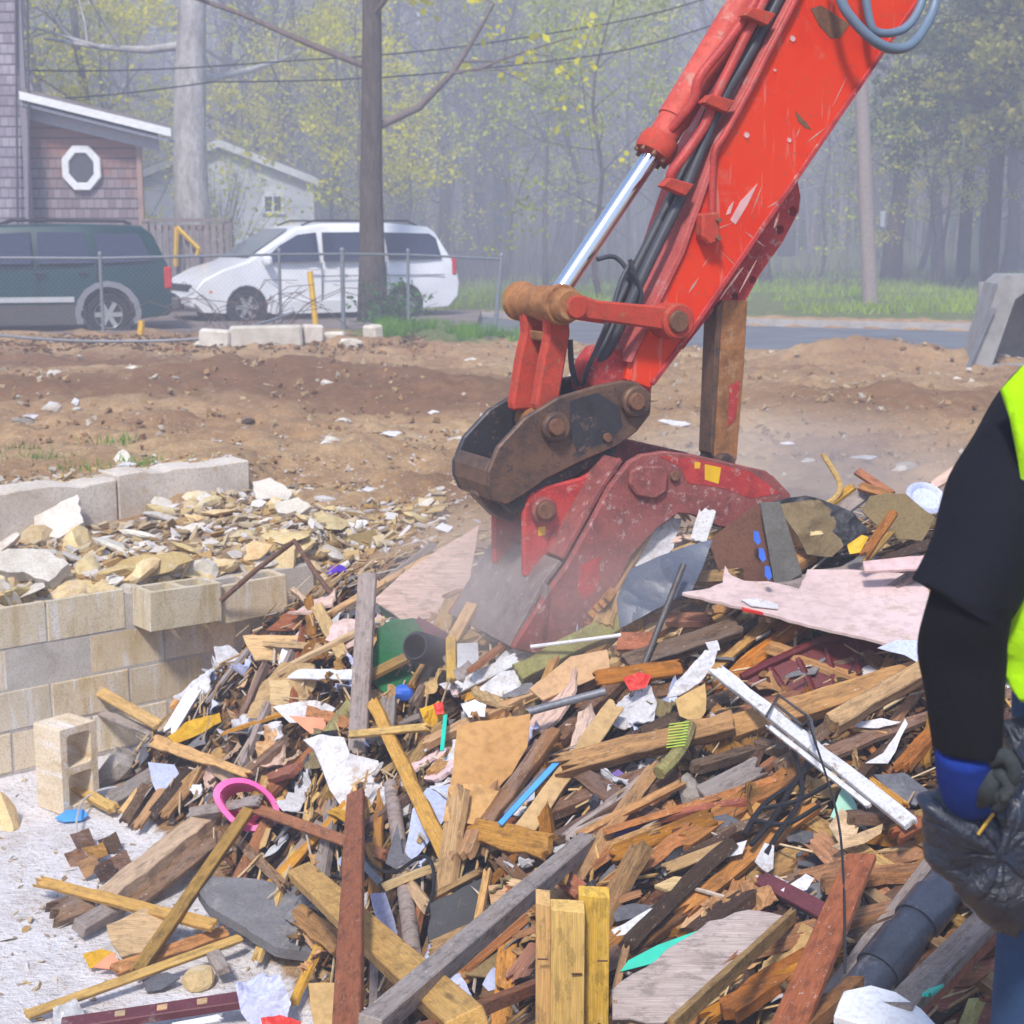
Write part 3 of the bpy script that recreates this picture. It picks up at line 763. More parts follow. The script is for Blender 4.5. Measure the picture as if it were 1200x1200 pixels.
mb = MB(); (xa_, za, ya), (xb_, zb_, yb) = ws
mb.add([(xa_ + .02, -ya, za + .03), (xa_ + .02, ya, za + .03), (1.02, ya - .04, 1.475), (xb_ + .02, yb, zb_ + .04), (xb_ + .02, -yb, zb_ + .04), (1.02, -ya + .04, 1.475)], [(0, 1, 2, 5), (5, 2, 3, 4)])
mb.build('windshield', plain('windshield_glass', (.16, .19, .22), .1, spec=.9), van)
for s in (-1, 1):
    mb = MB(); mb.add([(2.33, s * .5, .7), (2.42, s * .86, .68), (2.12, s * .9, .84), (2.18, s * .55, .88), (2.26, s * .5, .74), (2.3, s * .86, .7), (2.06, s * .86, .82), (2.1, s * .55, .84)], [(0, 1, 2, 3), (0, 4, 5, 1), (1, 5, 6, 2), (2, 6, 7, 3), (3, 7, 4, 0)]); mb.build('headlight', LAMP, van)
    mb = MB(); mb.box((2.2, s * .9, .6), (.14, .05, .07)); mb.build('indicator', AMBER, van, bevel=.015)
    mb = MB(); mb.box((1.24, s * 1.03, 1.12), (.12, .22, .17)); mb.build('mirror', WPAINT, van, bevel=.05, seg=2)
    mb = MB()
    for x0 in (.21, -1.03): mb.box((x0, s * .945, .72), (.012, .02, .72))
    mb.box((-1.0, s * .949, .84), (2.4, .012, .014)); mb.build('door_seam', DARKP, van)
    for x0 in (.36, -.16):
        mb = MB(); mb.box((x0, s * .962, .97), (.17, .03, .035)); mb.build('door_handle', WPAINT, van, bevel=.01)
    mb = MB(); mb.tube([(-1.8, s * .62, 1.72), (-1.6, s * .63, 1.81), (.2, s * .63, 1.81), (.45, s * .6, 1.72)], .016, 6); mb.build('roof_rail', DARKP, van)
    mb = MB(); mb.box((-2.42, s * .86, .98), (.1, .12, .3)); mb.build('tail_light', TAIL, van, bevel=.02)
mb = MB(); mb.box((2.475, 0, .65), (.08, 1.1, .13)); mb.build('grille', DARKP, van, bevel=.02)
mb = MB(); mb.box((2.5, 0, .42), (.14, 1.7, .2)); mb.build('front_bumper', WPAINT, van, bevel=.05, seg=2)
mb = MB(); mb.box((2.575, 0, .34), (.03, .9, .1)); mb.build('air_intake', DARKP, van, bevel=.01)
vc_ = at(368, 330, 28.4); van.location = (vc_.x, 28.3, .04); van.rotation_euler = (0, 0, R(180 + 29))

# ---------------------------------------------------------------- chain link fence
FP = [(-12.5, 22.2, .1), (at(117, 300, 22.8).x, 22.8, .06), (at(327, 300, 24.0).x, 24.0, .1), (at(401, 300, 24.6).x, 24.6, .1), (at(478, 300, 25.2).x, 25.2, .08), (at(583, 300, 25.9).x, 25.9, .0)]
fn = empty('chain_link_fence', (FP[1][0], FP[1][1], 0)); tag(fn, 'low galvanised chain link fence running in front of the parked cars', 'fence')
FM = Matrix.Translation((-FP[1][0], -FP[1][1], 0))
FH = 1.2
for k, (x, y, z) in enumerate(FP):
    lean = -.0 if k != 5 else .07
    mb = MB(); r = .035 if k in (3, 5) else .026
    mb.tube([(x - lean, y, z - .25), (x + lean, y, z + FH + .06)], r, 10); mb.tube([(x + lean, y, z + FH + .06), (x + lean * 1.02, y, z + FH + .1)], [r * 1.3, r * .6], 10)
    mb.build('post', M['steelw'], fn, FM, smooth='auto')
mb = MB(); mb.tube([(x + (.07 if k == 5 else 0), y, z + FH) for k, (x, y, z) in enumerate(FP)], .02, 8); mb.build('top_rail', M['steelw'], fn, FM, smooth='auto')
mb = MB()
for k in range(5):
    a = Vector(FP[k]); b = Vector(FP[k + 1]); L = (b - a).xy.length; st = .075; n = int((L + FH) / st)
    for sgn in (1, -1):
        for i in range(-int(FH / st), int(L / st) + 1):
            u0, u1 = i * st, i * st + FH
            w0, w1 = 0, FH
            if u0 < 0: w0 = -u0; u0 = 0
            if u1 > L: w1 = FH - (u1 - L); u1 = L
            if w1 <= w0: continue
            if sgn < 0: w0, w1 = FH - w0, FH - w1
            p = a.lerp(b, u0 / L); q = a.lerp(b, u1 / L)
            mb.tube([(p.x, p.y, p.z + w0), (q.x, q.y, q.z + w1)], .0009, 3, cap=False)
mb.build('wire_mesh', M['steelw'], fn, FM, recalc=False)

# ---------------------------------------------------------------- utility pole and wires
up = empty('utility_pole', (at(1020, 358, 34).x, 34, H(at(1020, 358, 34).x, 34) - .1)); tag(up, 'pale weathered wooden utility pole standing on the grass verge', 'pole')
mb = MB(); b = up.location; tp = at(1009, 100, 34) - b
mb.tube([(0, 0, 0), (tp.x * .5, 0, tp.z * .5), (tp.x, tp.y, tp.z), (tp.x * 2, 0, tp.z * 2)], [.175, .165, .15, .13], 14)
mb.build('shaft', wood('pole_wood', (.34, .27, .25), .7, .4, (.2, .15, .13), grey=.4, jit=0), up, smooth='auto')
mb = MB(); mb.box((.17, -.05, 1.9), (.12, .1, .35)); mb.build('meter_box', plain('meter_grey', (.3, .32, .35), .6), up, bevel=.02)
ptop = b + tp * 2
for lab, cs in (('thin dark overhead wire, lowest of the three crossing the wood', [(-60, 118, 33), (250, 96, 33), (640, 72, 33), (840, 28, 33), (1010, -40, 34)]),
                ('thin dark overhead wire, middle one of the three crossing the wood', [(-60, 80, 34), (330, 72, 34), (700, 30, 34), (900, -30, 34)]),
                ('thin dark overhead wire at top right beside the dark evergreens', [(1000, 40, 36), (1080, 26, 36), (1150, 13, 36), (1300, 14, 36)])):
    mb = MB(); P = [at(*c) for c in cs]; Q = []
    for i in range(len(P) - 1):
        for k in range(8): Q.append(P[i].lerp(P[i + 1], k / 8) + Vector((0, 0, -.12 * math.sin(PI * k / 8))))
    Q.append(P[-1]); mb.tube(Q, .018, 5)
    tag(mb.build('overhead_wire', M['wire']), lab, 'wire', 'overhead wires')

# ---------------------------------------------------------------- precast concrete piece, right
pc = at(1178, 424, 19.2); cb = empty('precast_concrete_frame', (pc.x, 19.2, -.05)); tag(cb, 'grey precast concrete frame with an arched opening at the right edge', 'concrete frame')
s = 19.2 / 1800
O = [(-.42, 0), (.75, 0), (.75, 1.16), (-.02, 1.16), (-.14, 1.05)]
I = [(-.16, .05), (.55, .05), (.55, .8), (.42, .93), (.2, .95), (.08, .86)]
mb = MB()
bm = bmesh.new()
for L in (O, I):
    vs = [bm.verts.new((p[0], p[1], 0)) for p in L]; [bm.edges.new((vs[i], vs[(i + 1) % len(vs)])) for i in range(len(vs))]
bmesh.ops.triangle_fill(bm, edges=bm.edges[:], use_beauty=True)
for f in bm.faces:
    mb.add([(v.co.x, 0, v.co.y) for v in f.verts], [(0, 1, 2)]); mb.add([(v.co.x + .1, .9, v.co.y) for v in f.verts], [(2, 1, 0)])
bm.free()
for L in (O, I):
    n = len(L); mb.add([(x, 0, z) for x, z in L] + [(x + .1, .9, z) for x, z in L], [(i, (i + 1) % n, n + (i + 1) % n, n + i) for i in range(n)])
CONC = mottled('precast_concrete', (.32, .32, .32), (.22, .215, .21), 3, .9, .004, jit=0)
mb.build('frame_shell', CONC, cb, bevel=.025, seg=2)
mb = MB(); mb.box((.3, .95, .55), (.8, .04, 1.0)); mb.build('back_panel', CONC, cb)
mb = MB(); mb.tube([(-.5, -.1, .0), (-.2, -.06, .75)], .03, 6); mb.build('prop_bar', M['pipegrey'], cb)
# ---------------------------------------------------------------- trees
def bark(name, c, c2, sc=3):
    t = NT(name); a = t.noise(t.coords((6, 6, 1.2)), sc, 7, .7, .5); b = t.noise(t.coords((1, 1, 1)), 1.4, 5, .7)
    col = t.ramp(a, [(.32, c2), (.6, c)]); col = t.mix(t.ramp(b, [(.5, 0), (.7, .5)]), col, [x * 1.5 for x in c])
    t.bump(a, 1, .03); return t.done(t.jitter(col, .25, .01, .1), .95, 0, .1)
BARK = bark('bark_greybrown', (.15, .12, .105), (.06, .045, .04)); BARKP = mottled('bark_pale', (.5, .48, .47), (.24, .21, .2), 2.2, .95, .02, (.68, .67, .66), .7, 0, fine=14, stretch=(1, 1, .45)); BARKD = bark('bark_dark', (.09, .065, .055), (.035, .025, .022))
def leafm(name, c, jit=.3):
    t = NT(name); g = t.n('ShaderNodeNewGeometry'); a = t.noise(g.outputs['Position'], 1.3, 3)
    col = t.ramp(a, [(.3, [x * .6 for x in c]), (.7, [x * 1.25 for x in c])])
    m = t.n('ShaderNodeMixShader'); tr = t.n('ShaderNodeBsdfTranslucent'); t.l(col, tr.inputs[0]); t.done(col, .7, 0, .2)
    m.inputs[0].default_value = .45; t.l(t.b.outputs[0], m.inputs[1]); t.l(tr.outputs[0], m.inputs[2]); t.l(m.outputs[0], t.out.inputs[0]); return t.mat
LEAFY = leafm('spring_leaf_yellow', (.78, .72, .02)); LEAFG = leafm('spring_leaf_green', (.5, .55, .06)); EVER = leafm('evergreen_needle', (.1, .14, .035)); EVERY = leafm('evergreen_yellowing', (.34, .32, .05)); IVY = leafm('ivy_leaf', (.07, .2, .04)); TWIG = bark('twig', (.17, .13, .12), (.09, .07, .06))

def leaf_quad(mb, p, s, rng):
    a = Vector((rng.gauss(0, 1), rng.gauss(0, 1), rng.gauss(0, 1))).normalized(); b = a.orthogonal().normalized()
    q = Quaternion(a, rng.random() * 6.28); b = q @ b; c = a.cross(b)
    mb.add([p - b * s * .5, p + c * s * .32, p + b * s * .5, p - c * s * .32], [(0, 1, 2, 3)])

def grow(mb, tips, p, d, L, r, lev, rng, upb=.25, kids=(2, 4), n=5):
    seg = 4 if lev > 0 else 3; pts = [p]; q = p; dd = d
    for i in range(seg):
        dd = (dd + Vector((rng.gauss(0, .16), rng.gauss(0, .16), rng.gauss(0, .1) + upb * .12))).normalized(); q = q + dd * (L / seg); pts.append(q)
    mb.tube(pts, [r * (1 - .62 * i / seg) for i in range(seg + 1)], n if lev > 1 else 3, cap=False)
    if lev == 0:
        tips.append((pts, r)); return
    for k in range(rng.randint(*kids)):
        f = rng.uniform(.3, 1); i = min(seg - 1, int(f * seg)); b = pts[i].lerp(pts[i + 1], f * seg - i)
        side = dd.orthogonal().normalized(); side = Quaternion(dd, rng.random() * 6.28) @ side
        nd = (dd * rng.uniform(.35, .8) + side * rng.uniform(.5, 1)).normalized()
        grow(mb, tips, b, nd, L * rng.uniform(.5, .75), r * rng.uniform(.35, .5), lev - 1, rng, upb, kids, n)

def make_tree(seed, h, r, lean=(0, 0), first=.25, nb=14, blen=.32, leaves=0, lsize=.12, lspread=.5, lev=2, up=.3, crook=.25, fork=False):
    rng = random.Random(seed); trunk = MB(); crown = MB(); leaf = MB(); tips = []
    pts = []; q = Vector((0, 0, -.2)); n = 12
    for i in range(n + 1):
        f = i / n; pts.append(Vector((lean[0] * f * h + crook * noise.noise((seed, f * 3, 0)), lean[1] * f * h + crook * noise.noise((seed, 9, f * 3)), -.2 + f * h)))
    rad = [r * (1.35 if i == 0 else 1.05 if i == 1 else (1 - .78 * (i / n) ** 1.1)) for i in range(n + 1)]
    trunk.tube(pts, rad, 9)
    for k in range(nb):
        f = first + (1 - first) * (k + rng.random()) / nb * .98; i = min(n - 1, int(f * n)); p = pts[i].lerp(pts[i + 1], f * n - i)
        th = k * 2.4 + rng.random(); el = rng.uniform(.1, .8)
        d = Vector((math.cos(th) * math.cos(el), math.sin(th) * math.cos(el), math.sin(el)))
        grow(crown, tips, p, d, h * blen * rng.uniform(.5, 1.1) * (1.15 - .6 * f), r * (1 - .75 * f) * rng.uniform(.3, .5), lev, rng, up)
    if leaves:
        for k in range(leaves):
            ps, _ = rng.choice(tips); p = rng.choice(ps)
            c = p + Vector((rng.gauss(0, lspread), rng.gauss(0, lspread), rng.gauss(0, lspread * .7)))
            for j in range(8):
                leaf_quad(leaf, c + Vector((rng.gauss(0, .16), rng.gauss(0, .16), rng.gauss(0, .12))), lsize * rng.uniform(.6, 1.4), rng)
    return trunk, crown, leaf

def tree(name, label, loc, mbs, bm=BARK, lm=LEAFY, group=None, rz=0):
    rt = empty(name, loc, rz); tag(rt, label, 'tree', group)
    t, c, l = mbs
    t.build('trunk', bm, rt, smooth=True, recalc=False); c.build('branches', TWIG if bm is BARK else bm, rt, smooth=True, recalc=False)
    if l.v: l.build('crown', lm, rt, recalc=False)
    return rt
def gz(x, y): return H(x, y)

# single trees that stand nearest
p = at(437, 376, 26.8)
t1 = tree('roadside_tree', 'straight grey trunked tree with ivy at its foot standing beside the white van', (p.x, 26.8, .08), make_tree(3, 15, .22, (.012, 0), .22, 16, .3, 260, .17, .35, up=.2, crook=.12), BARK, LEAFY)
p = at(228, 300, 37)
tree('pale_barked_tree', 'thick mottled pale trunked tree rising behind the wooden deck railing', (p.x, 37, 0), make_tree(8, 17, .46, (.012, 0), .3, 12, .3, 200, .18, .5, up=.25, crook=.3), BARKP, LEAFY)
# understorey saplings with fresh yellow leaves: px, base py, Y, height
protos = {}
def copy_tree(src, loc, rz, sc, label, group=None):
    c = src.copy(); COL.objects.link(c); c.location = loc; c.rotation_euler = (0, 0, rz); c.scale = (sc, sc, sc); c['label'] = label
    if group: c['group'] = group
    for ch in src.children:
        d = ch.copy(); COL.objects.link(d); d.parent = c
    return c
def put(kind, px, Y, rz, sc, label, group):
    x = at(px, 320, Y).x; loc = (x, Y, gz(x, Y) - .05)
    if kind not in protos:
        nm, args, bm, lm = KINDS[kind]; protos[kind] = o = tree(nm, label, loc, make_tree(**args), bm, lm, group, rz); o.scale = (sc,) * 3; return o
    return copy_tree(protos[kind], loc, rz, sc, label, group)
KINDS = {
 'sap1': ('leafing_sapling', dict(seed=21, h=9, r=.06, first=.15, nb=18, blen=.3, leaves=420, lsize=.13, lspread=.2, up=.5, crook=.5), BARK, LEAFY),
 'sap2': ('leafing_sapling', dict(seed=22, h=10, r=.07, first=.2, nb=16, blen=.32, leaves=420, lsize=.12, lspread=.28, up=.4, crook=.6), BARK, LEAFG),
 'b1': ('bare_tree', dict(seed=31, h=17, r=.2, first=.2, nb=22, blen=.26, leaves=0, crook=.5), BARK, LEAFG),
 'b2': ('bare_tree', dict(seed=32, h=18, r=.16, first=.25, nb=22, blen=.24, leaves=90, lsize=.16, crook=.7), BARK, LEAFG),
 'b3': ('bare_tree', dict(seed=33, h=16, r=.26, first=.3, nb=20, blen=.3, leaves=0, crook=.8, lean=(.06, 0)), BARKD, LEAFG),
 'b4': ('bare_tree', dict(seed=34, h=15, r=.1, first=.12, nb=24, blen=.26, leaves=60, lsize=.15, crook=.9), BARK, LEAFG),
}
G1 = 'spring saplings at the edge of the wood'
for k, px, Y, rz, sc, lab in (
    ('sap1', 290, 48, 1.3, .8, 'sapling with bright yellow leaves between the pale trunk and the straight roadside trunk'),
    ('sap1', 128, 42, 5.2, 1.0, 'sapling with bright yellow leaves just right of the shingled tower'),
    ('sap1', 425, 40, 3.0, .85, 'sapling with bright yellow leaves directly behind the straight roadside trunk'),
    ('sap1', 1090, 46, 2.5, .7, 'sapling with bright yellow leaves right of the utility pole'),
    ('sap1', 345, 50, .3, 1.0, 'sapling with yellow spring leaves standing above the white van roof'),
    ('sap1', 400, 47, 2.1, 1.05, 'sapling with yellow spring leaves just left of the straight roadside trunk'),
    ('sap1', 160, 44, 4.0, 1.05, 'sapling with yellow spring leaves behind the shingled house roof'),
    ('sap2', 705, 38, 1.0, .95, 'sapling with pale green leaves left of the red digger arm'),
    ('sap2', 640, 45, 2.6, 1.1, 'sapling with pale green leaves beyond the fence end post'),
    ('sap1', 735, 50, 3.3, 1.15, 'sapling with yellow green leaves behind the chrome cylinder rod'),
    ('sap1', 480, 47, 5.0, .7, 'short sapling with bright yellow leaves right of the straight roadside trunk'),
    ('sap2', 1110, 44, .5, .9, 'sapling with yellow leaves below the dark evergreens'),
    ('sap2', 960, 55, 4.4, .9, 'thin sapling with scattered leaves behind the utility pole'),
    ('sap2', 60, 50, 2.0, 1.1, 'sapling with scattered leaves behind the shingled tower'),
    ('sap1', 560, 56, 1.5, 1.0, 'thin hazy sapling with yellow leaves between the roadside trunk and the digger')):
    put(k, px, Y, rz, sc, lab, G1)
# forest trunks: px, Y, kind
rng = random.Random(5)
G2 = 'bare trees of the hazy wood'
labs = {'b1': 'tall bare grey trunk in the hazy wood with a fine twiggy crown', 'b2': 'slim bare trunk in the hazy wood with a few pale leaves', 'b3': 'thick dark bare trunk in the wood leaning slightly', 'b4': 'thin crooked bare trunk in the hazy wood with many twigs'}
spots = [(1040, 58, 'b3', .7), (1100, 57, 'b1', 1.1), (1160, 55, 'b3', .9), (1075, 60, 'b4', 1), (1195, 62, 'b1', 1.1), (900, 47, 'b2', 1.0), (770, 54, 'b2', 1), (520, 52, 'b1', 1), (565, 55, 'b2', 1.1), (540, 60, 'b4', 1.2), (590, 50, 'b4', 1), (470, 58, 'b1', 1), (60, 46, 'b4', 1.1), (110, 42, 'b2', .9)]
for k in range(95):
    Y = rng.uniform(48, 88); spots.append((rng.uniform(-60, 1260), Y, rng.choice(['b1', 'b2', 'b4', 'b4', 'b2', 'b3']), rng.uniform(.8, 1.25)))
for px, Y, k, sc in spots: put(k, px, Y, rng.random() * 6.28, sc, labs[k], G2)
# evergreens at the top right
def make_pine(seed, h, r, dens=1500):
    rng = random.Random(seed); trunk, br, lf = MB(), MB(), MB()
    trunk.tube([(0, 0, -.2), (.05, 0, h * .3), (.02, .05, h * .7), (0, 0, h)], [r * 1.2, r * .9, r * .5, .02], 9)
    for k in range(46):
        f = .32 + .66 * k / 46; z = f * h; L = (1.05 - f) * h * .34 * rng.uniform(.6, 1.15) + .3; th = k * 2.4; d = Vector((math.cos(th), math.sin(th), rng.uniform(-.15, .2)))
        p0 = Vector((0, 0, z)); br.tube([p0, p0 + d * L * .5 + Vector((0, 0, .05)), p0 + d * L - Vector((0, 0, .15 * L))], [.05 * (1.1 - f), .03, .01], 4, cap=False)
        for j in range(int(34 * L)):
            u = rng.random() ** .6; c = p0 + d * L * u + Vector((rng.gauss(0, .22), rng.gauss(0, .22), rng.gauss(0, .16) - .15 * L * u * u))
            for m in range(4): leaf_quad(lf, c + Vector((rng.gauss(0, .09), rng.gauss(0, .09), rng.gauss(0, .06))), rng.uniform(.1, .24), rng)
    return trunk, br, lf
for px, Y, h, lm, lab, sd in ((1160, 43, 13, EVER, 'dark green evergreen tree with hanging boughs at the upper right', 61), (1215, 40, 12, EVERY, 'yellowish green evergreen tree at the right edge behind the concrete frame', 62), (1128, 50, 15, EVER, 'dark evergreen standing furthest back of the three at upper right', 63)):
    x = at(px, 320, Y).x; tree('evergreen_tree', lab, (x, Y, gz(x, Y) - .05), make_pine(sd, h, .2), BARKD, lm, 'evergreens at the right')
# far wood: the dense grey brown mass of trunks and twigs up the slope
rng = random.Random(77); mb = MB()
for k in range(2600):
    Y = rng.uniform(72, 118); x = rng.uniform(-.45, .47) * Y; z = gz(x, Y); h = rng.uniform(7, 15); l = rng.gauss(0, .5)
    r = rng.uniform(.04, .16)
    mb.tube([(x, Y, z - .3), (x + l * .4, Y, z + h * .5), (x + l, Y, z + h)], [r, r * .7, .02], 3, cap=False)
    for j in range(9):
        f = rng.uniform(.15, 1); b = Vector((x + l * f, Y, z + h * f)); d = Vector((rng.gauss(0, 1), rng.gauss(0, .5), rng.uniform(.2, 1.4))) * rng.uniform(.5, 1.5)
        mb.tube([b, b + d], [.03, .012], 3, cap=False)
tag(mb.build('far_wood', bark('far_bark', (.27, .22, .21), (.15, .12, .12)), recalc=False), 'dense hazy grey brown woodland filling the slope behind everything', 'woodland', kind='stuff')
mb = MB()
for k in range(2400):
    Y = rng.uniform(66, 100); x = rng.uniform(-.42, .45) * Y; z = gz(x, Y) + rng.uniform(1, 11); c = Vector((x, Y, z))
    if noise.noise((x * .16, z * .22, 2)) < .05: continue
    for j in range(6): leaf_quad(mb, c + Vector((rng.gauss(0, .5), rng.gauss(0, .5), rng.gauss(0, .35))), rng.uniform(.12, .26), rng)
tag(mb.build('far_leaves', LEAFY, recalc=False), 'sparse yellow green spring leaves scattered through the far wood', 'foliage', kind='stuff')
# undergrowth along the wood's edge
mb = MB()
for k in range(5200):
    Y = rng.uniform(44, 66); x = rng.uniform(-.4, .4) * Y; z = gz(x, Y); h = rng.uniform(.4, 2.6) * (.5 + .9 * max(0, noise.noise((x * .3, Y * .3, 0)) + .3))
    if 5 < x and Y < 61: h *= .15
    mb.tube([(x, Y, z), (x + rng.gauss(0, .2) * h, Y + rng.gauss(0, .2), z + h)], [.012, .004], 3, cap=False)
tag(mb.build('brush', TWIG, recalc=False), 'thin brown brush and dead stems along the edge of the wood', 'brush', kind='stuff')
# grass: verge and tufts
mb = MB()
def blade(x, y, z, h, w):
    th = rng.random() * 6.28; dx, dy = math.cos(th) * w, math.sin(th) * w; lx, ly = rng.gauss(0, .35) * h, rng.gauss(0, .35) * h
    mb.add([(x - dx, y - dy, z), (x + dx, y + dy, z), (x + lx, y + ly, z + h)], [(0, 1, 2)])
for k in range(26000):
    y = rng.uniform(29, 62); x = rng.uniform(-.08, .42) * y
    s = y - road_c(x)
    if s < 3.9 or noise.noise((x * .5, y * .25, 7)) < -.05: continue
    if abs(y - 54 + .1 * x) < 3 and x > 4: continue
    blade(x, y, gz(x, y) - .03, rng.uniform(.06, .3), rng.uniform(.012, .03))
GRASS = leafm('grass_blade', (.36, .5, .04))
tag(mb.build('grass_verge', GRASS, recalc=False), 'patchy green grass on the verge beyond the road', 'grass', kind='stuff')
mb = MB()
for k in range(5200):
    px = rng.uniform(440, 640); Y = rng.uniform(22.3, 26.0); x = at(px, 380, Y).x
    if noise.noise((x * 1.3, Y * .8, 3)) < -.02 or Y - road_c(x) > -3.6 and x > -.9: continue
    blade(x, Y, gz(x, Y) + .02, rng.uniform(.08, .26), rng.uniform(.008, .02))
for c in ((28, 532), (140, 520), (95, 548), (165, 545), (40, 540)):
    p = on(*c)
    for k in range(60): blade(p.x + rng.gauss(0, .1), p.y + rng.gauss(0, .12), p.z, rng.uniform(.03, .1), .006)
tag(mb.build('grass_tufts', leafm('tuft_blade', (.16, .34, .03)), recalc=False), 'bright green grass tufts by the fence foot and on the dug soil', 'grass', kind='stuff')
# ivy and shoots at the foot of the roadside tree
iv = empty('ivy_clump', (t1.location.x + .25, 26.3, .08)); tag(iv, 'green leafy ivy clump at the foot of the straight roadside tree', 'plant')
mb = MB(); st = MB()
for k in range(46):
    th = rng.random() * 6.28; b = Vector((rng.gauss(0, .22), rng.gauss(0, .15), -.05)); tpz = b + Vector((rng.gauss(.12, .3), rng.gauss(0, .2), rng.uniform(.25, .95)))
    st.tube([b, b.lerp(tpz, .5) + Vector((0, 0, .08)), tpz], [.008, .006, .003], 4, cap=False)
    for j in range(12): leaf_quad(mb, b.lerp(tpz, rng.uniform(.2, 1)) + Vector((rng.gauss(0, .07), rng.gauss(0, .07), rng.gauss(0, .05))), rng.uniform(.06, .14), rng)
mb.build('leaves', IVY, iv, recalc=False); st.build('stems', TWIG, iv, recalc=False)
# hazy green shrub behind the deck, between the pale trunk and the shed
sb = empty('green_shrub', (at(258, 300, 42).x, 42, 0)); tag(sb, 'loose green shrub growing between the pale trunk and the white shed', 'shrub')
mb = MB(); st = MB()
for k in range(70):
    b = Vector((rng.gauss(0, .2), rng.gauss(0, .2), -.05)); tpz = b + Vector((rng.gauss(0, .8), rng.gauss(0, .6), rng.uniform(1.2, 3.6)))
    st.tube([b, b.lerp(tpz, .5) + Vector((0, 0, .2)), tpz], [.02, .012, .004], 4, cap=False)
    for j in range(12): leaf_quad(mb, b.lerp(tpz, rng.uniform(.3, 1)) + Vector((rng.gauss(0, .2), rng.gauss(0, .2), rng.gauss(0, .15))), rng.uniform(.08, .16), rng)
mb.build('leaves', LEAFG, sb, recalc=False); st.build('stems', TWIG, sb, recalc=False)
# ---------------------------------------------------------------- excavator arm
DW = 5.6                                     # distance of the coupler's near plate
DTH = R(26)
D0 = at(654, 501, DW)
DN = Vector((-math.sin(DTH), math.cos(DTH), 0))      # pin axis, away from the camera
DU = Vector((math.cos(DTH), math.sin(DTH), 0)); DZ = Vector((0, 0, 1))
dig = empty('excavator', (D0.x, D0.y, 0)); tag(dig, 'red excavator arm reaching down into the wreckage with its worn bucket', 'excavator')
DINV = Matrix.Translation((-D0.x, -D0.y, 0))
# local frame: x = DU, y = up, z = away along the pins
DM = Matrix(((DU.x, 0, DN.x, D0.x), (DU.y, 0, DN.y, D0.y), (0, 1, 0, D0.z), (0, 0, 0, 1)))
def dp(px, py, w=0.0):
    d = ray(px, py); k = ((D0 + DN * w - CAMP).dot(DN)) / d.dot(DN); p = CAMP + d * k - D0
    return (p.dot(DU), p.z)
def dw(px, py, w=0.0):
    a, b = dp(px, py, w); return Vector((a, b, w))
def dpoly(P, w=0.0): return [dp(x, y, w) for x, y in P]
def red_mat():
    t = NT('red_machine_paint'); co = t.coords((1, 1, 1), False); a = t.noise(co, 2.2, 6, .65); s = t.noise(t.coords((1, 1, 1), False), 30, 6, .75)
    col = t.ramp(a, [(.3, (.58, .022, .006)), (.55, (.74, .042, .008)), (.75, (.68, .055, .018))])
    rot = t.n('ShaderNodeMapping'); rot.inputs['Rotation'].default_value = (0, 0, R(-60)); rot.inputs['Scale'].default_value = (3, 60, 3); t.l(co, rot.inputs[0])
    sc = t.noise(rot.outputs[0], 1.2, 4, .6)
    col = t.mix(t.ramp(sc, [(.6, 0), (.68, .5)]), col, (.62, .25, .2))
    col = t.mix(t.ramp(s, [(.6, 0), (.66, .75)]), col, (.24, .1, .06))
    d = t.noise(co, 5, 7, .75); col = t.mix(t.ramp(d, [(.56, 0), (.75, .5)]), col, (.5, .26, .2))
    t.bump(s, .15, .002)
    return t.done(col, t.ramp(d, [(.4, .5), (.7, .8)]), 0, .14)
RED = red_mat()
REDD = mottled('dusty_red_paint', (.5, .05, .045), (.28, .03, .03), 12, .75, .002, (.46, .3, .27), .8, 0, fine=140)
REDR = mottled('rusty_red_paint', (.52, .055, .03), (.3, .05, .03), 15, .75, .002, (.3, .14, .07), .85, 0, fine=140)
BARR = mottled('dusty_barrel_paint', (.58, .085, .06), (.46, .05, .035), 4, .6, .002, (.5, .3, .25), .6, 0, fine=30)
RUST = mottled('rusty_orange_steel', (.36, .16, .06), (.18, .08, .035), 7, .75, .002, (.42, .26, .15), .6, 0, fine=60)
WORN = mottled('worn_brown_steel', (.17, .095, .06), (.06, .045, .042), 9, .55, .002, (.035, .04, .05), .9, 0, fine=150, metal=.25, spec=.4)
WORND = mottled('worn_black_steel', (.045, .045, .055), (.028, .025, .026), 9, .5, .002, (.26, .15, .09), .8, 0, fine=150, metal=.2, spec=.4)
BUCKM = mottled('dusty_bucket_steel', (.3, .085, .075), (.15, .055, .05), 13, .75, .003, (.46, .33, .31), .8, 0, fine=140)
SHELLM = mottled('bucket_shell_steel', (.25, .2, .19), (.13, .1, .1), 12, .65, .002, (.42, .36, .34), .8, 0, fine=140, metal=.2)
CHROME = NT('chrome_rod'); CHROME = CHROME.done((.82, .84, .87), .16, 1.0, .5)
HOSE = plain('hydraulic_hose', (.05, .055, .07), .5); HOSEB = plain('blue_grey_hose', (.13, .19, .27), .45, spec=.5); PIPER = mottled('red_pipe_paint', (.5, .055, .045), (.32, .04, .035), 8, .5, .001, (.3, .14, .12), .6, 0)
PINK = mottled('pinkish_top_plate', (.55, .13, .12), (.42, .07, .06), 4, .8, .002, (.46, .3, .3), .7, 0)  # top plate of the stick, a paler, pinker red than its side
STREAK = mottled('dust_streak', (.5, .34, .3), (.45, .16, .13), 14, .9, .001, (.5, .08, .06), .8, 0, fine=120)
BOLT = mottled('rusty_bolt', (.24, .12, .07), (.12, .06, .04), 9, .6, .001, (.34, .22, .14), .5, 0, metal=.3)
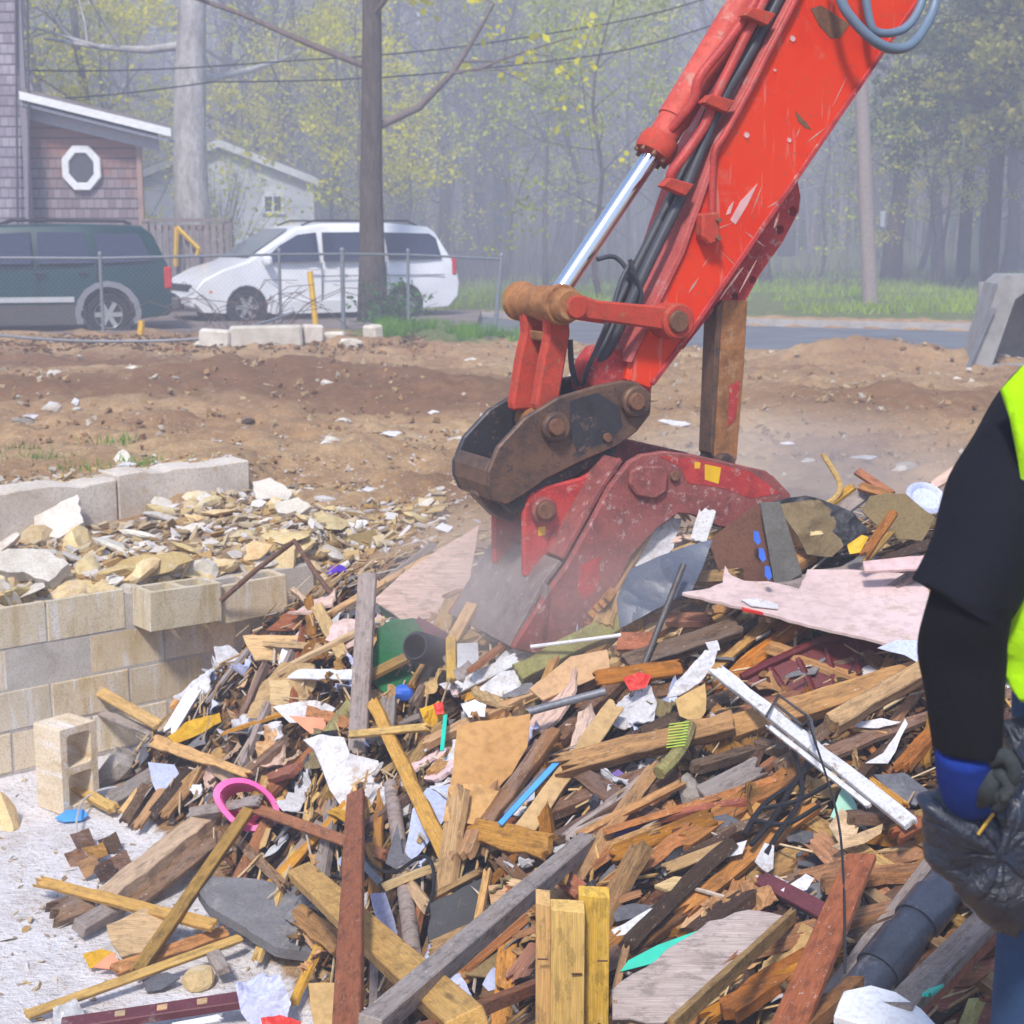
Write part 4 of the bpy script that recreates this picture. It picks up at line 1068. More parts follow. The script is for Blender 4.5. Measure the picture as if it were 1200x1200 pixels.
YEL = plain('yellow_sticker', (.75, .45, .01), .6); SCR = plain('scraped_paint', (.68, .4, .4), .7); BARE = mottled('bare_rust_patch', (.2, .1, .055), (.12, .05, .035), 6, .8, .001, None, .5, 0)

def dpart(name, mat, mb, parent=None, bevel=0, smooth=False, seg=1):
    return mb.build(name, mat, parent or dig, None if parent is not None else DINV, bevel=bevel, smooth=smooth, seg=seg)
def dprism(name, mat, P, w0, w1, bevel=.006, parent=None, holes=(), wref=None):
    mb = MB(); q = dpoly(P, w0 if wref is None else wref)
    if holes: plate_mb(mb, q, [(*dp(hx_, hy_, w0), r) for hx_, hy_, r in holes], w0, w1, DM)
    else: mb.prism(q, w0, w1, M=DM)
    return dpart(name, mat, mb, parent, bevel)
def dcyl(name, mat, px, py, w0, w1, r, parent=None, prof=None, n=24, wref=None):
    a, b = dp(px, py, w0 if wref is None else wref); mb = MB(); Q = DM @ Matrix.Translation((a, b, 0))
    lathe(mb, prof or [(w0, r * .02), (w0, r * .88), (w0 + .008, r), (w1 - .008, r), (w1, r * .88), (w1, r * .02)], Q, n)
    return dpart(name, mat, mb, parent, smooth='auto')
def dtube(name, mat, P, r, parent=None, n=10, sub=4):
    """P = [(px,py,w)] smoothed"""
    pts = [Vector((*dp(x, y, w_), w_)) for x, y, w_ in P]
    out = []
    for i in range(len(pts) - 1):
        p0 = pts[max(0, i - 1)]; p1 = pts[i]; p2 = pts[i + 1]; p3 = pts[min(len(pts) - 1, i + 2)]
        for k in range(sub):
            t_ = k / sub
            out.append(.5 * ((2 * p1) + (p2 - p0) * t_ + (2 * p0 - 5 * p1 + 4 * p2 - p3) * t_ ** 2 + (3 * p1 - p0 - 3 * p2 + p3) * t_ ** 3))
    out.append(pts[-1]); mb = MB(); mb.tube([DM @ p for p in out], r, n)
    return dpart(name, mat, mb, parent, smooth='auto')

# the stick: side plates, top plate
ARM = [(762, 458), (800, 408), (940, 206), (1038, 63), (1130, -70), (1180, -190), (1010, -190), (931, 0), (873, 115), (842, 175), (800, 297), (768, 362), (738, 425), (735, 448)]
AW0, AW1 = .035, .30
arm = dprism('stick', RED, ARM, AW0, AW1, .012)
# raised edge flanges on the near plate
def strip(P, wd):
    q = [Vector((*dp(x, y, AW0), 0)) for x, y in P]; out = []
    mb = MB()
    for i in range(len(q) - 1):
        d = (q[i + 1] - q[i]).normalized(); n_ = Vector((-d.y, d.x, 0)) * wd
        mb.prism([(v.x, v.y) for v in (q[i], q[i + 1], q[i + 1] + n_, q[i] + n_)], AW0 - .012, AW0 - .001, M=DM)
    return mb
dpart('edge_flange', REDD, strip([(765, 452), (801, 404), (938, 205), (1036, 61), (1128, -70)], .02), arm, .003)
dpart('top_plate', PINK, (lambda mb: (mb.prism([dp(738, 425, AW0), dp(768, 362, AW0), dp(800, 297, AW0), dp(842, 175, AW0), dp(873, 115, AW0), dp(931, 0, AW0), dp(1008, -188, AW0), dp(1000, -188, AW0), dp(925, -2, AW0), dp(867, 112, AW0), dp(836, 173, AW0), dp(794, 295, AW0), dp(762, 360, AW0), dp(733, 424, AW0)], AW0 - .016, AW1 + .016, M=DM), mb)[1])(MB()), arm, .003)
dprism('bare_metal_patch', BARE, [(950, 10), (962, 6), (980, 18), (996, 28), (985, 44), (974, 45), (960, 30)], AW0 - .0025, AW0 + .004, 0, arm)
dprism('scrape', SCR, [(888, 215), (876, 240), (862, 263), (856, 258), (868, 236)], AW0 - .002, AW0 + .004, 0, arm)
dprism('scrape', SCR, [(860, 236), (856, 250), (851, 252), (854, 243)], AW0 - .002, AW0 + .004, 0, arm)
dprism('scrape', BARE, [(932, 130), (944, 142), (951, 152), (944, 150), (935, 142)], AW0 - .002, AW0 + .004, 0, arm)
for x, y, r in ((875, 158, 4), (929, 45, 4), (925, 164, 3), (908, 82, 2)): dcyl('scrape', SCR, x, y, AW0 - .002, AW0 + .004, r / 310, arm, n=7)
dprism('nose', REDD, [(768, 440), (742, 418), (715, 405), (700, 425), (692, 455), (720, 480), (755, 478), (766, 462)], .07, .26, .02)
rs_ = random.Random(8)
for k in range(16):
    f = rs_.random(); x0 = 800 + 190 * f + rs_.uniform(0, 70); y0 = 330 - 300 * f + rs_.uniform(-10, 40); a_ = R(rs_.choice((-62, -58, -30, 40)) + rs_.uniform(-12, 12)); L_ = rs_.uniform(10, 46); w_ = rs_.uniform(.4, 1.3); c_, s_ = math.cos(a_), math.sin(a_)
    dprism('scratch', STREAK, [(x0 - c_ * L_ / 2, y0 - s_ * L_ / 2), (x0 - s_ * w_, y0 + c_ * w_), (x0 + c_ * L_ / 2, y0 + s_ * L_ / 2), (x0 + s_ * w_, y0 - c_ * w_)], AW0 - .0012, AW0 + .004, 0, arm)
# thumb bracket and strut
br = dprism('thumb_bracket', REDD, [(800, 410), (866, 309), (934, 208), (938, 230), (936, 248), (917, 284), (890, 322), (868, 364), (838, 362)], .12, .17, .004, None, [(929, 248, .02), (914, 269, .02), (861, 348, .018), (882, 328, .017)])
th = dprism('thumb_strut', RUST, [(846, 352), (877, 352), (872, 440), (864, 541), (836, 536), (841, 440)], .11, .18, .006)
dprism('strut_dark_face', WORN, [(840, 360), (847, 352), (842, 440), (836, 536), (833, 530)], .10, .19, .003, th)  # narrow left face of the strut, drawn as a separate darker strip
dprism('red_paint_patch', REDD, [(855, 452), (868, 446), (862, 492), (853, 500)], .1075, .1095, 0, th)
dcyl('strut_foot', WORN, 852, 545, .07, .22, .045)
# hydraulic cylinder: barrel, gland collar, rod
CW = .165
def axis_cyl(name, mat, P, prof, parent=None, n=24):
    a = DM @ dw(*P[0], CW); b = DM @ dw(*P[1], CW); Mx = frame(a, b - a, (0, -1, 0)) @ Matrix.Rotation(PI / 2, 4, 'Y')
    L = (b - a).length; mb = MB(); lathe(mb, [(f * L, r) for f, r in prof], Mx, n); return dpart(name, mat, mb, parent, smooth='auto')
axis_cyl('piston_rod', CHROME, [(652, 348), (772, 170)], [(0, .001), (0, .036), (1, .036), (1, .001)])
bar = axis_cyl('cylinder_barrel', BARR, [(768, 175), (898, -40)], [(0, .04), (0, .066), (.05, .066), (.055, .058), (.16, .058), (.16, .064), (1.4, .064), (1.4, .01)])
axis_cyl('gland_collar', REDR, [(764, 182), (776, 162)], [(0, .04), (0, .072), (.25, .078), (.7, .078), (1, .07), (1, .04)], bar)
for k in range(8):
    a = DM @ dw(763, 183, CW); b = DM @ dw(776, 162, CW); Mx = frame(a, b - a, (0, -1, 0)) @ Matrix.Rotation(PI / 2, 4, 'Y')
    mb = MB(); lathe(mb, [(-.012, .001), (-.012, .009), (.012, .009)], Mx @ Matrix.Rotation(k * PI / 4, 4, 'Z') @ Matrix.Translation((.062, 0, 0)), 6); dpart('gland_bolt', BOLT, mb, bar)
# pipes along the cylinder and the stick
dtube('hydraulic_pipe', PIPER, [(898, -30, .05), (884, 4, .05), (850, 52, .05), (820, 90, .05), (814, 116, .06), (800, 136, .09), (786, 152, .12)], .019)
dtube('hydraulic_pipe', PIPER, [(915, -40, .04), (893, 4, .04), (862, 66, .04), (838, 115, .04), (826, 147, .04), (800, 185, .04), (786, 205, .05), (787, 222, .07)], .02)
dtube('hydraulic_hose', HOSE, [(935, -40, .06), (912, 0, .06), (880, 60, .06), (846, 117, .05), (820, 180, .05), (798, 232, .05), (775, 278, .05), (748, 334, .05), (726, 384, .06), (706, 420, .09), (690, 450, .13)], .021)
dtube('hydraulic_hose', HOSE, [(925, -40, .12), (902, 0, .12), (870, 60, .12), (836, 120, .12), (812, 175, .12), (790, 225, .12), (765, 275, .12), (736, 332, .12), (712, 386, .12), (694, 430, .14)], .02)
dtube('hydraulic_pipe', PIPER, [(948, -40, .02), (931, 2, .02), (900, 62, .02), (872, 117, .02), (848, 160, .02), (838, 176, .02), (835, 205, .02), (834, 262, .02)], .014)
blk = dprism('valve_block', REDR, [(824, 250), (843, 248), (846, 282), (832, 288), (823, 278)], -.02, .034, .008)
for x, y in ((844, 258), (843, 279)): dcyl('bolt', BOLT, x, y, -.035, -.018, .011, blk, n=6)
for x, y in ((838, 122), (790, 220), (886, 20)):
    P = [(x - 14, y - 2), (x - 4, y - 12), (x + 24, y - 4), (x + 14, y + 10)]; dprism('pipe_clamp', REDR, P, -.01, .034, .004)
# big hose loop at the top
dtube('loose_hose', HOSEB, [(975, -40, -.05), (986, 2, -.08), (1000, 24, -.1), (1022, 46, -.12), (1045, 57, -.12), (1068, 52, -.1), (1088, 24, -.06), (1097, -4, -.04), (1100, -50, -.02)], .02)
dtube('loose_hose', HOSEB, [(1010, -40, -.03), (1018, 20, -.05), (1028, 38, -.06), (1055, 36, -.06), (1072, 20, -.05), (1084, -10, -.03), (1090, -50, -.02)], .017)
# linkage
lp = [(-.09, .002), (-.09, .052), (-.07, .06), (-.03, .06), (-.03, .072), (.0, .075), (.02, .07), (.02, .06), (.08, .058), (.1, .066), (.13, .066), (.15, .058), (.2, .058), (.22, .064), (.29, .064), (.30, .075), (.33, .075), (.34, .066), (.34, .002)]
dcyl('link_pin_boss', RUST, 670, 358, -.09, .34, .06, None, lp, 28)
dcyl('pin_cap', REDR, 677, 360, -.105, -.088, .042)
lk = dprism('side_link', REDR, [(676, 343), (700, 352), (790, 360), (806, 366), (810, 378), (800, 390), (782, 388), (700, 376), (676, 374)], -.06, -.03, .008)
dcyl('link_boss', REDR, 797, 377, -.085, .04, .068, lk)
dcyl('link_bolt', BOLT, 797, 377, -.1, -.08, .042, lk)
dcyl('link_bolt', BOLT, 799, 394, -.06, .03, .012, lk, n=6)
dprism('side_link', REDR, [(676, 343), (700, 352), (790, 360), (806, 366), (810, 378), (800, 390), (782, 388), (700, 376), (676, 374)], .31, .335, .008, wref=-.06)
hl = dprism('bucket_link', REDR, [(640, 352), (668, 372), (669, 392), (661, 440), (655, 478), (630, 482), (628, 474), (637, 420), (643, 392)], .045, .10, .01)
dprism('link_arm', REDR, [(614, 362), (640, 372), (637, 398), (630, 440), (626, 480), (602, 482), (601, 472), (609, 420), (616, 390)], .2, .255, .01, hl)
dprism('link_web', RUST, [(634, 388), (655, 392), (652, 408), (648, 402), (636, 400)], .1, .2, .006, hl)
dcyl('link_foot', RUST, 651, 498, .03, .28, .05, hl)
# thin hoses hanging at the linkage
for P, r in (([(700, 304, .1), (720, 301, .1), (736, 318, .08), (746, 344, .06), (748, 372, .05)], .009), ([(742, 306, .05), (728, 328, .04), (712, 382, .03), (692, 424, .06), (682, 452, .12)], .009), ([(668, 398, .15), (670, 430, .15), (676, 452, .16)], .011), ([(735, 345, .12), (710, 400, .1), (698, 425, .12), (690, 450, .16)], .012), ([(738, 304, .02), (744, 322, .02), (752, 345, .03), (745, 368, .05)], .008)):
    dtube('thin_hose', HOSE, P, r)
# coupler: two plates, back cover, hook
CP = [(700, 452), (731, 446), (748, 448), (764, 462), (763, 485), (747, 506), (724, 523), (682, 541), (640, 562), (615, 580), (594, 592), (580, 588), (572, 570), (572, 553), (584, 524), (615, 490), (654, 466)]
cp = dprism('coupler_plate', WORN, CP, .0, .028, .006)
dprism('coupler_plate', WORND, CP, .30, .328, .006, wref=0)
dprism('worn_patch', WORND, [(668, 470), (700, 460), (726, 476), (730, 500), (712, 518), (676, 530), (668, 505)], -.0015, .003, 0, cp)
for x, y, r in ((654, 501, .056), (748, 471, .06)):
    b = dcyl('pin_boss', WORN, x, y, -.035, .0, r, cp); dcyl('pin', BOLT, x, y, -.06, -.033, r * .55, cp, n=20)
dcyl('bolt', BOLT, 713, 513, -.015, .0, .018, cp, n=12)
dcyl('cross_pin', WORN, 748, 471, .028, .3, .05)
CQ = [dp(x, y, 0) for x, y in [(594, 592), (580, 588), (572, 570), (572, 553), (578, 538)]]; CI = [dp(x, y, 0) for x, y in [(584, 542), (580, 554), (580, 566), (585, 579), (598, 582)]]
mb = MB(); mb.prism(CQ + CI, .028, .3, M=DM); dpart('coupler_cover', WORN, mb, None, .006)
dprism('coupler_hook', WORN, [(566, 556), (574, 560), (582, 588), (600, 592), (612, 582), (616, 592), (600, 614), (582, 606), (568, 592), (558, 582)], .13, .2, .008)
dprism('coupler_floor', WORND, [(590, 590), (640, 560), (724, 522), (722, 532), (640, 575), (604, 604)], .03, .3, .004)
# bucket: ears, near and far side plates, shell, cutting edge, teeth
ear = dprism('bucket_ear', REDD, [(620, 580), (640, 570), (682, 560), (717, 541), (730, 536), (724, 555), (704, 585), (690, 622), (660, 668), (650, 685), (614, 676), (614, 602)], .02, .05, .008)
dprism('bucket_ear', REDD, [(620, 580), (640, 570), (682, 560), (717, 541), (730, 536), (724, 555), (704, 585), (690, 622), (660, 668), (650, 685), (614, 676), (614, 602)], .28, .31, .008, wref=.02)
b = dcyl('ear_boss', BUCKM, 640, 599, -.02, .02, .05, ear); dcyl('ear_pin', BOLT, 641, 599, -.05, -.018, .034, ear)
dprism('sticker', YEL, [(631, 618), (639, 617), (639, 627), (631, 628)], .0175, .0205, 0, ear)
dcyl('weld_hump', REDD, 668, 640, .008, .02, .09, ear)
NS = [(738, 541), (752, 533), (780, 529), (815, 533), (850, 541), (899, 552), (928, 580), (915, 606), (880, 622), (842, 618), (812, 604), (795, 602), (772, 618), (742, 650), (716, 700), (700, 740), (640, 770), (600, 760), (645, 690), (664, 664), (690, 618), (715, 570)]
BW0, BW1 = -.13, .46
ns = dprism('bucket_side', BUCKM, NS, BW0, BW0 + .03, .006)
dprism('bucket_side', BUCKM, NS, BW1 - .03, BW1, .006, wref=BW0)
dprism('wear_plate', BUCKM, [(740, 552), (752, 546), (778, 546), (784, 556), (782, 576), (768, 586), (748, 582), (738, 568)], BW0 - .022, BW0, .008, ns)
dcyl('bolt', BOLT, 792, 558, BW0 - .016, BW0, .02, ns, n=10)
dprism('sticker', YEL, [(826, 544), (845, 548), (842, 567), (826, 562)], BW0 - .002, BW0 + .004, 0, ns)
dprism('sticker', YEL, [(814, 541), (821, 542), (820, 549), (814, 549)], BW0 - .002, BW0 + .004, 0, ns)
dprism('red_paint_patch', REDD, [(682, 662), (704, 652), (700, 690), (684, 702), (676, 690)], BW0 - .0015, BW0 + .004, 0, ns)
dprism('red_paint_patch', REDD, [(772, 534), (815, 537), (880, 553), (915, 578), (880, 584), (848, 572), (806, 566), (798, 548)], BW0 - .0015, BW0 + .004, 0, ns)
# the shell bends round the back between the side plates
for SH, SHM in (([(735, 542), (716, 570), (690, 616), (666, 658)], BUCKM), ([(664, 662), (643, 690), (628, 720), (606, 757), (640, 768), (700, 740)], SHELLM)):
    so = [dp(x, y, BW0) for x, y in SH]; mb = MB(); ro = []; ri = []
    for i in range(len(so)):
        d = (Vector(so[min(i + 1, len(so) - 1)]) - Vector(so[max(i - 1, 0)])).normalized(); n_ = Vector((d.y, -d.x)) * .02
        ro.append(so[i]); ri.append((so[i][0] + n_.x, so[i][1] + n_.y))
    mb.prism(ro + ri[::-1], BW0 + .031, BW1 - .031, M=DM); dpart('bucket_shell', SHM, mb, None, .003)
dprism('shell_back_plate', SHELLM, [(640, 684), (648, 690), (640, 770), (632, 770)], BW0, BW1, .004)
mb = MB(); SP = [dp(643, 689, BW0), dp(690, 613, BW0)]
dprism('rim_gusset', BUCKM, [(866, 590), (905, 556), (922, 574), (900, 600)], BW0 + .03, BW1 - .03, .006)
# ---------------------------------------------------------------- foundation walls of hollow blocks
def block_mesh(L=.4, Hh=.2, D=.19, holes=2):
    mb = MB(); w_ = .032; P = [(-L / 2, -D / 2), (L / 2, -D / 2), (L / 2, D / 2), (-L / 2, D / 2)]
    if not holes: mb.box((0, 0, 0), (L, D, Hh)); return mb
    hw = (L - 3 * w_) / 2
    hs_ = [[(cx - hw / 2 + .012, -D / 2 + w_), (cx + hw / 2 - .012, -D / 2 + w_), (cx + hw / 2, -D / 2 + w_ + .012), (cx + hw / 2, D / 2 - w_ - .012), (cx + hw / 2 - .012, D / 2 - w_), (cx - hw / 2 + .012, D / 2 - w_), (cx - hw / 2, D / 2 - w_ - .012), (cx - hw / 2, -D / 2 + w_ + .012)] for cx in (-(hw + w_) / 2, (hw + w_) / 2)]
    bm = bmesh.new()
    for Lp in [P] + hs_:
        vs = [bm.verts.new((p[0], p[1], 0)) for p in Lp]; [bm.edges.new((vs[i], vs[(i + 1) % len(vs)])) for i in range(len(vs))]
    bmesh.ops.triangle_fill(bm, edges=bm.edges[:], use_beauty=True)
    for f in bm.faces:
        mb.add([(v.co.x, v.co.y, -Hh / 2) for v in f.verts], [(2, 1, 0)]); mb.add([(v.co.x, v.co.y, Hh / 2) for v in f.verts], [(0, 1, 2)])
    bm.free()
    for Lp in [P] + hs_:
        n = len(Lp); mb.add([(p[0], p[1], z) for z in (-Hh / 2, Hh / 2) for p in Lp], [(i, (i + 1) % n, n + (i + 1) % n, n + i) for i in range(n)])
    return mb
def chip(o, amt, sc, seed):
    """knock the corners about a little so that no two blocks are alike"""
    pass
rng = random.Random(4)
lw = empty('lower_block_wall', (WA.x, WA.y, -.9)); tag(lw, 'stained cinder block foundation wall facing the rubble heap at left', 'block wall')
ang = math.atan2(WD.y, WD.x)
LM = Matrix.Translation((-WA.x, -WA.y, .9))
ztop = -.09
C_ = WA - WN * .1
def wallM(t_, z, off=0, tilt=0):
    p = C_ + WD * t_ - WN * off
    return Matrix.Translation((p.x, p.y, z)) @ Matrix.Rotation(ang, 4, 'Z') @ Matrix.Rotation(tilt, 4, 'Y')
protoB = [block_mesh(.392, .19, .19), block_mesh(.392, .19, .19, 0)]
bmsh = [p.build('tmp_block', M['block'], bevel=.006, seg=2) for p in protoB]
def add_block(kind, name, parent, Mx):
    o = bmsh[kind].copy(); o.name = name; COL.objects.link(o); o.parent = parent; o.matrix_local = Mx; return o
for row in range(4):
    z = ztop - .1 - .2 * row - .1 * 0
    n0 = -1.25 + (.2 if row % 2 else 0)
    for k in range(9):
        t_ = n0 + k * .4
        if t_ > W_END + (.1 if row else -.3): continue
        if row == 0 and k in (5, 6): continue
        jig = rng.uniform(-.004, .004)
        add_block(0 if row == 0 else 1, 'block', lw, LM @ wallM(t_ + rng.uniform(-.003, .003), z, jig, rng.uniform(-.008, .008)))
mb = MB(); mb.box((.17, 0, -.51), (2.9, .1865, .78)); 
mj = mb.build('mortar_core', M['mortar'], lw, LM @ wallM(0, 0)); mj.location.z += 0
# two loose top blocks shifted out of line: each could be lifted off
for px, py, lab, tl, offz in ((196, 712, 'loose cinder block with open cores shifted forward on the lower wall top', .02, 0), (276, 703, 'loose cinder block at the broken end of the lower wall with a white stain', -.03, 0)):
    p = at(px, py, 7.28 if px < 230 else 7.55)
    o = bmsh[0].copy(); o.name = 'loose_block'; COL.objects.link(o); o.parent = None
    o.matrix_world = Matrix.Translation(p + Vector((.03, .085, 0))) @ Matrix.Rotation(ang + tl, 4, 'Z') @ Matrix.Rotation(tl, 4, 'Y')
    tag(o, lab, 'cinder block')
p = on(0, 932); 
# upper wall
uw = empty('upper_block_wall', (UA.x, UA.y, -.3)); tag(uw, 'pale stained concrete foundation wall further back across the rubble', 'foundation wall')
uang = math.atan2(UD.y, UD.x); UMi = Matrix.Translation((-UA.x, -UA.y, .3))
CW_ = mottled('foundation_concrete', (.64, .57, .5), (.48, .4, .32), 2.5, .93, .006, (.5, .35, .18), .65, 0, fine=60)
secs = [(-1.6, -.35, .10), (-.34, .72, .11), (.73, U_END, .13)]
for a, b, zt in secs:
    mb = MB(); n = int((b - a) / .08)
    ring = []
    for i in range(n + 1):
        t_ = a + (b - a) * i / n; nz = noise.noise((t_ * 3, 1, 0)) * .03 + noise.noise((t_ * 11, 3, 0)) * .022; q = UA + UD * t_
        f = UN * (.0 + noise.noise((t_ * 5, 7, 0)) * .008); bk = -UN * .2
        ring.append([(q.x + f.x, q.y + f.y, -.35), (q.x + f.x, q.y + f.y, -.06), (q.x + f.x, q.y + f.y, zt + nz), (q.x + bk.x, q.y + bk.y, zt + nz + .01), (q.x + bk.x, q.y + bk.y, -.35)])
    mb.loft(ring); mb.build('wall_section', CW_, uw, UMi, bevel=.008)
for o in bmsh: bpy.data.objects.remove(o)
# cinder block standing on end in the pit, with its two cores facing right; and its broken mate
CB = block_mesh(.39, .19, .19).build('standing_block', M['block'], bevel=.006, seg=2)
p = on(78, 948)
CB.matrix_world = Matrix.Translation(p + Vector((0, .04, .19))) @ Matrix.Rotation(R(28), 4, 'Z') @ Matrix.Rotation(R(90), 4, 'Y')
CB.matrix_world = Matrix.Translation(p + Vector((0.0, .04, .195))) @ (Matrix.Rotation(R(52), 4, 'Z') @ Matrix.Rotation(R(90), 4, 'X') @ Matrix.Rotation(R(90), 4, 'Z'))
tag(CB, 'cinder block standing on end in front of the lower wall, its two cores showing', 'cinder block')
# ---------------------------------------------------------------- pieces of the wreckage
def tocam(p): return (CAMP - Vector(p)).normalized()
rngD = random.Random(99)
def ragged(w, jag, n, rng):
    """points across a broken end: (offset along, across)"""
    if jag <= 0: return [(0, -w / 2), (0, w / 2)]
    return [(rng.uniform(-1, .35) * jag * (1 if k % 2 else .4), -w / 2 + w * k / n) for k in range(n + 1)]
def board_mesh(L, w, t, jag=(0, 0), rng=rngD, bow=0, taper=1.0):
    a = ragged(w, jag[0], 6, rng); b = ragged(w * taper, jag[1], 6, rng)
    P = [(-L / 2 - x, y) for x, y in a]
    NS_ = max(3, min(9, int(L / .07))) if jag[0] > .012 else 3
    mid = [(-L / 2 + L * (k + 1 + rng.uniform(-.25, .25)) / (NS_ + 1), w / 2 * (1 + (taper - 1) * (k + 1) / (NS_ + 1))) for k in range(NS_)]
    top = mid; bot = [(x, -y) for x, y in mid[::-1]]
    nz = lambda: (rng.uniform(-.05, .05) if rng.random() < .7 else rng.uniform(-.16, .05)) * w if NS_ > 3 else rng.uniform(-.02, .02) * w
    P = P + [(x, y + nz()) for x, y in top] + [(L / 2 + x, y) for x, y in b[::-1]] + [(x, y - nz()) for x, y in bot]
    mb = MB(); mb.prism(P, -t / 2, t / 2)
    if bow: mb.v = [(x, y, z + bow * (1 - (2 * x / L) ** 2)) for x, y, z in mb.v]
    return mb
def B(name, cat, label, mat, p1, p2, wpx, t=.025, l=(.04, .04), roll=0, jag=(.02, .02), group=None, bow=0, taper=1.0, face=1.0, wm=None):
    a = on(*p1, l[0]) if len(p1) == 2 else at(*p1); b = on(*p2, l[1]) if len(p2) == 2 else at(*p2)
    c = (a + b) / 2; w_ = wm or wpx * m_per_px(c)
    n = HN(c.x, c.y) + tocam(c) * face
    x = (b - a); n = (n - x.normalized() * n.dot(x.normalized())).normalized()
    n = Quaternion(x.normalized(), R(roll)) @ n
    o = board_mesh(x.length, w_, t, jag, rngD, bow, taper).build(name, M[mat] if isinstance(mat, str) else mat, None, frame(c, x, n), bevel=min(.003, t * .15))
    return tag(o, label, cat, group)
def plane_poly(P, lift, tilt=(0, 0), face=1.0):
    cx = sum(p[0] for p in P) / len(P); cy = sum(p[1] for p in P) / len(P)
    c = on(cx, cy, lift) if len(P[0]) == 2 else at(cx, cy, P[0][2])
    n = (HN(c.x, c.y) + tocam(c) * face).normalized()
    n = Quaternion(Vector((1, 0, 0)), R(tilt[0])) @ n; n = Quaternion(Vector((0, 0, 1)), R(tilt[1])) @ n
    Mx = frame(c, Vector((1, 0, 0)), n); Mi = Mx.inverted(); out = []
    for p in P:
        d = ray(p[0], p[1]); k = (c - CAMP).dot(n) / d.dot(n); q = Mi @ (CAMP + d * k); out.append((q.x, q.y))
    return out, Mx
def rag_edges(Q, amt, rng, step=.035):
    out = []
    for i in range(len(Q)):
        a = Vector(Q[i]); b = Vector(Q[(i + 1) % len(Q)]); L = (b - a).length; n = max(1, int(L / step)); d = (b - a).normalized() if L else Vector((1, 0)); nn = Vector((-d.y, d.x))
        for k in range(n):
            o_ = rng.uniform(-1, 1) * amt if k else rng.uniform(-.3, .3) * amt
            q = a.lerp(b, k / n) + nn * o_; out.append((q.x, q.y))
    return out
def S(name, cat, label, mat, P, t=.012, lift=.05, tilt=(0, 0), rag=.004, group=None, face=1.0, holes=()):
    Q, Mx = plane_poly(P, lift, tilt, face)
    if rag: Q = rag_edges(Q, rag, rngD)
    mb = MB(); mb.prism(Q, -t / 2, t / 2)
    o = mb.build(name, M[mat] if isinstance(mat, str) else mat, None, Mx, bevel=min(.002, t * .15) if t > .006 else 0)
    return tag(o, label, cat, group)
def C(name, cat, label, mat, P, amp=.03, sc=9, t=.003, lift=.06, tilt=(0, 0), rag=.006, group=None, face=1.0, cuts=5, seed=0):
    """crumpled or curled sheet"""
    Q, Mx = plane_poly(P, lift, tilt, face); Q = rag_edges(Q, rag, rngD, .05)
    bm = bmesh.new(); vs = [bm.verts.new((q[0], q[1], 0)) for q in Q]; bm.faces.new(vs)
    bmesh.ops.triangulate(bm, faces=bm.faces[:])
    for _ in range(2 if cuts > 3 else 1): bmesh.ops.subdivide_edges(bm, edges=bm.edges[:], cuts=2, use_grid_fill=True); bmesh.ops.triangulate(bm, faces=bm.faces[:])
    for v in bm.verts:
        p = v.co; s_ = seed + 3.7
        r_ = noise.ridged_multi_fractal((p.x * sc + s_, p.y * sc, s_), .9, 2.1, 3, 1, 2) - 1
        v.co.z += amp * (r_ * .5 + noise.noise((p.x * sc * .5, p.y * sc * .5, s_ + 5)))
    me = bpy.data.meshes.new(name); bm.to_mesh(me); bm.free(); me.materials.append(M[mat] if isinstance(mat, str) else mat)
    o = bpy.data.objects.new(name, me); COL.objects.link(o); o.matrix_world = Mx
    sd = o.modifiers.new('thick', 'SOLIDIFY'); sd.thickness = t; sd.offset = 0
    return tag(o, label, cat, group)
def T(name, cat, label, mat, P, r, lift=.05, sub=5, n=10, group=None, hollow=False):
    pts = [on(p[0], p[1], p[2] if len(p) > 2 else lift) if len(p) < 4 else at(*p[:3]) for p in P]; out = []
    for i in range(len(pts) - 1):
        p0 = pts[max(0, i - 1)]; p1 = pts[i]; p2 = pts[i + 1]; p3 = pts[min(len(pts) - 1, i + 2)]
        for k in range(sub):
            u = k / sub; out.append(.5 * ((2 * p1) + (p2 - p0) * u + (2 * p0 - 5 * p1 + 4 * p2 - p3) * u * u + (3 * p1 - p0 - 3 * p2 + p3) * u ** 3))
    out.append(pts[-1]); mb = MB(); c = out[0].copy(); mb.tube([p - c for p in out], r, n)
    o = mb.build(name, M[mat] if isinstance(mat, str) else mat, None, Matrix.Translation(c), smooth='auto')
    return tag(o, label, cat, group)
def rock_mb(sx, sy, sz, seed, sub=2, rough=.35):
    bm = bmesh.new(); bmesh.ops.create_icosphere(bm, subdivisions=sub, radius=1)
    rng = random.Random(seed)
    for k in range(7):
        n = Vector((rng.gauss(0, 1), rng.gauss(0, 1), rng.gauss(0, 1))).normalized(); d = rng.uniform(.45, .8)
        for v in bm.verts:
            e = v.co.dot(n) - d
            if e > 0: v.co -= n * e
    for v in bm.verts:
        v.co += v.co.normalized() * rough * .35 * noise.fractal(v.co * 1.7 + Vector((seed * 3.1, 0, 0)), 1, 2, 3)
        v.co = Vector((v.co.x * sx, v.co.y * sy, v.co.z * sz))
    mb = MB(); mb.v = [tuple(v.co) for v in bm.verts]; mb.f = [tuple(v.index for v in f.verts) for f in bm.faces]; mb.m = [0] * len(mb.f); bm.free(); return mb
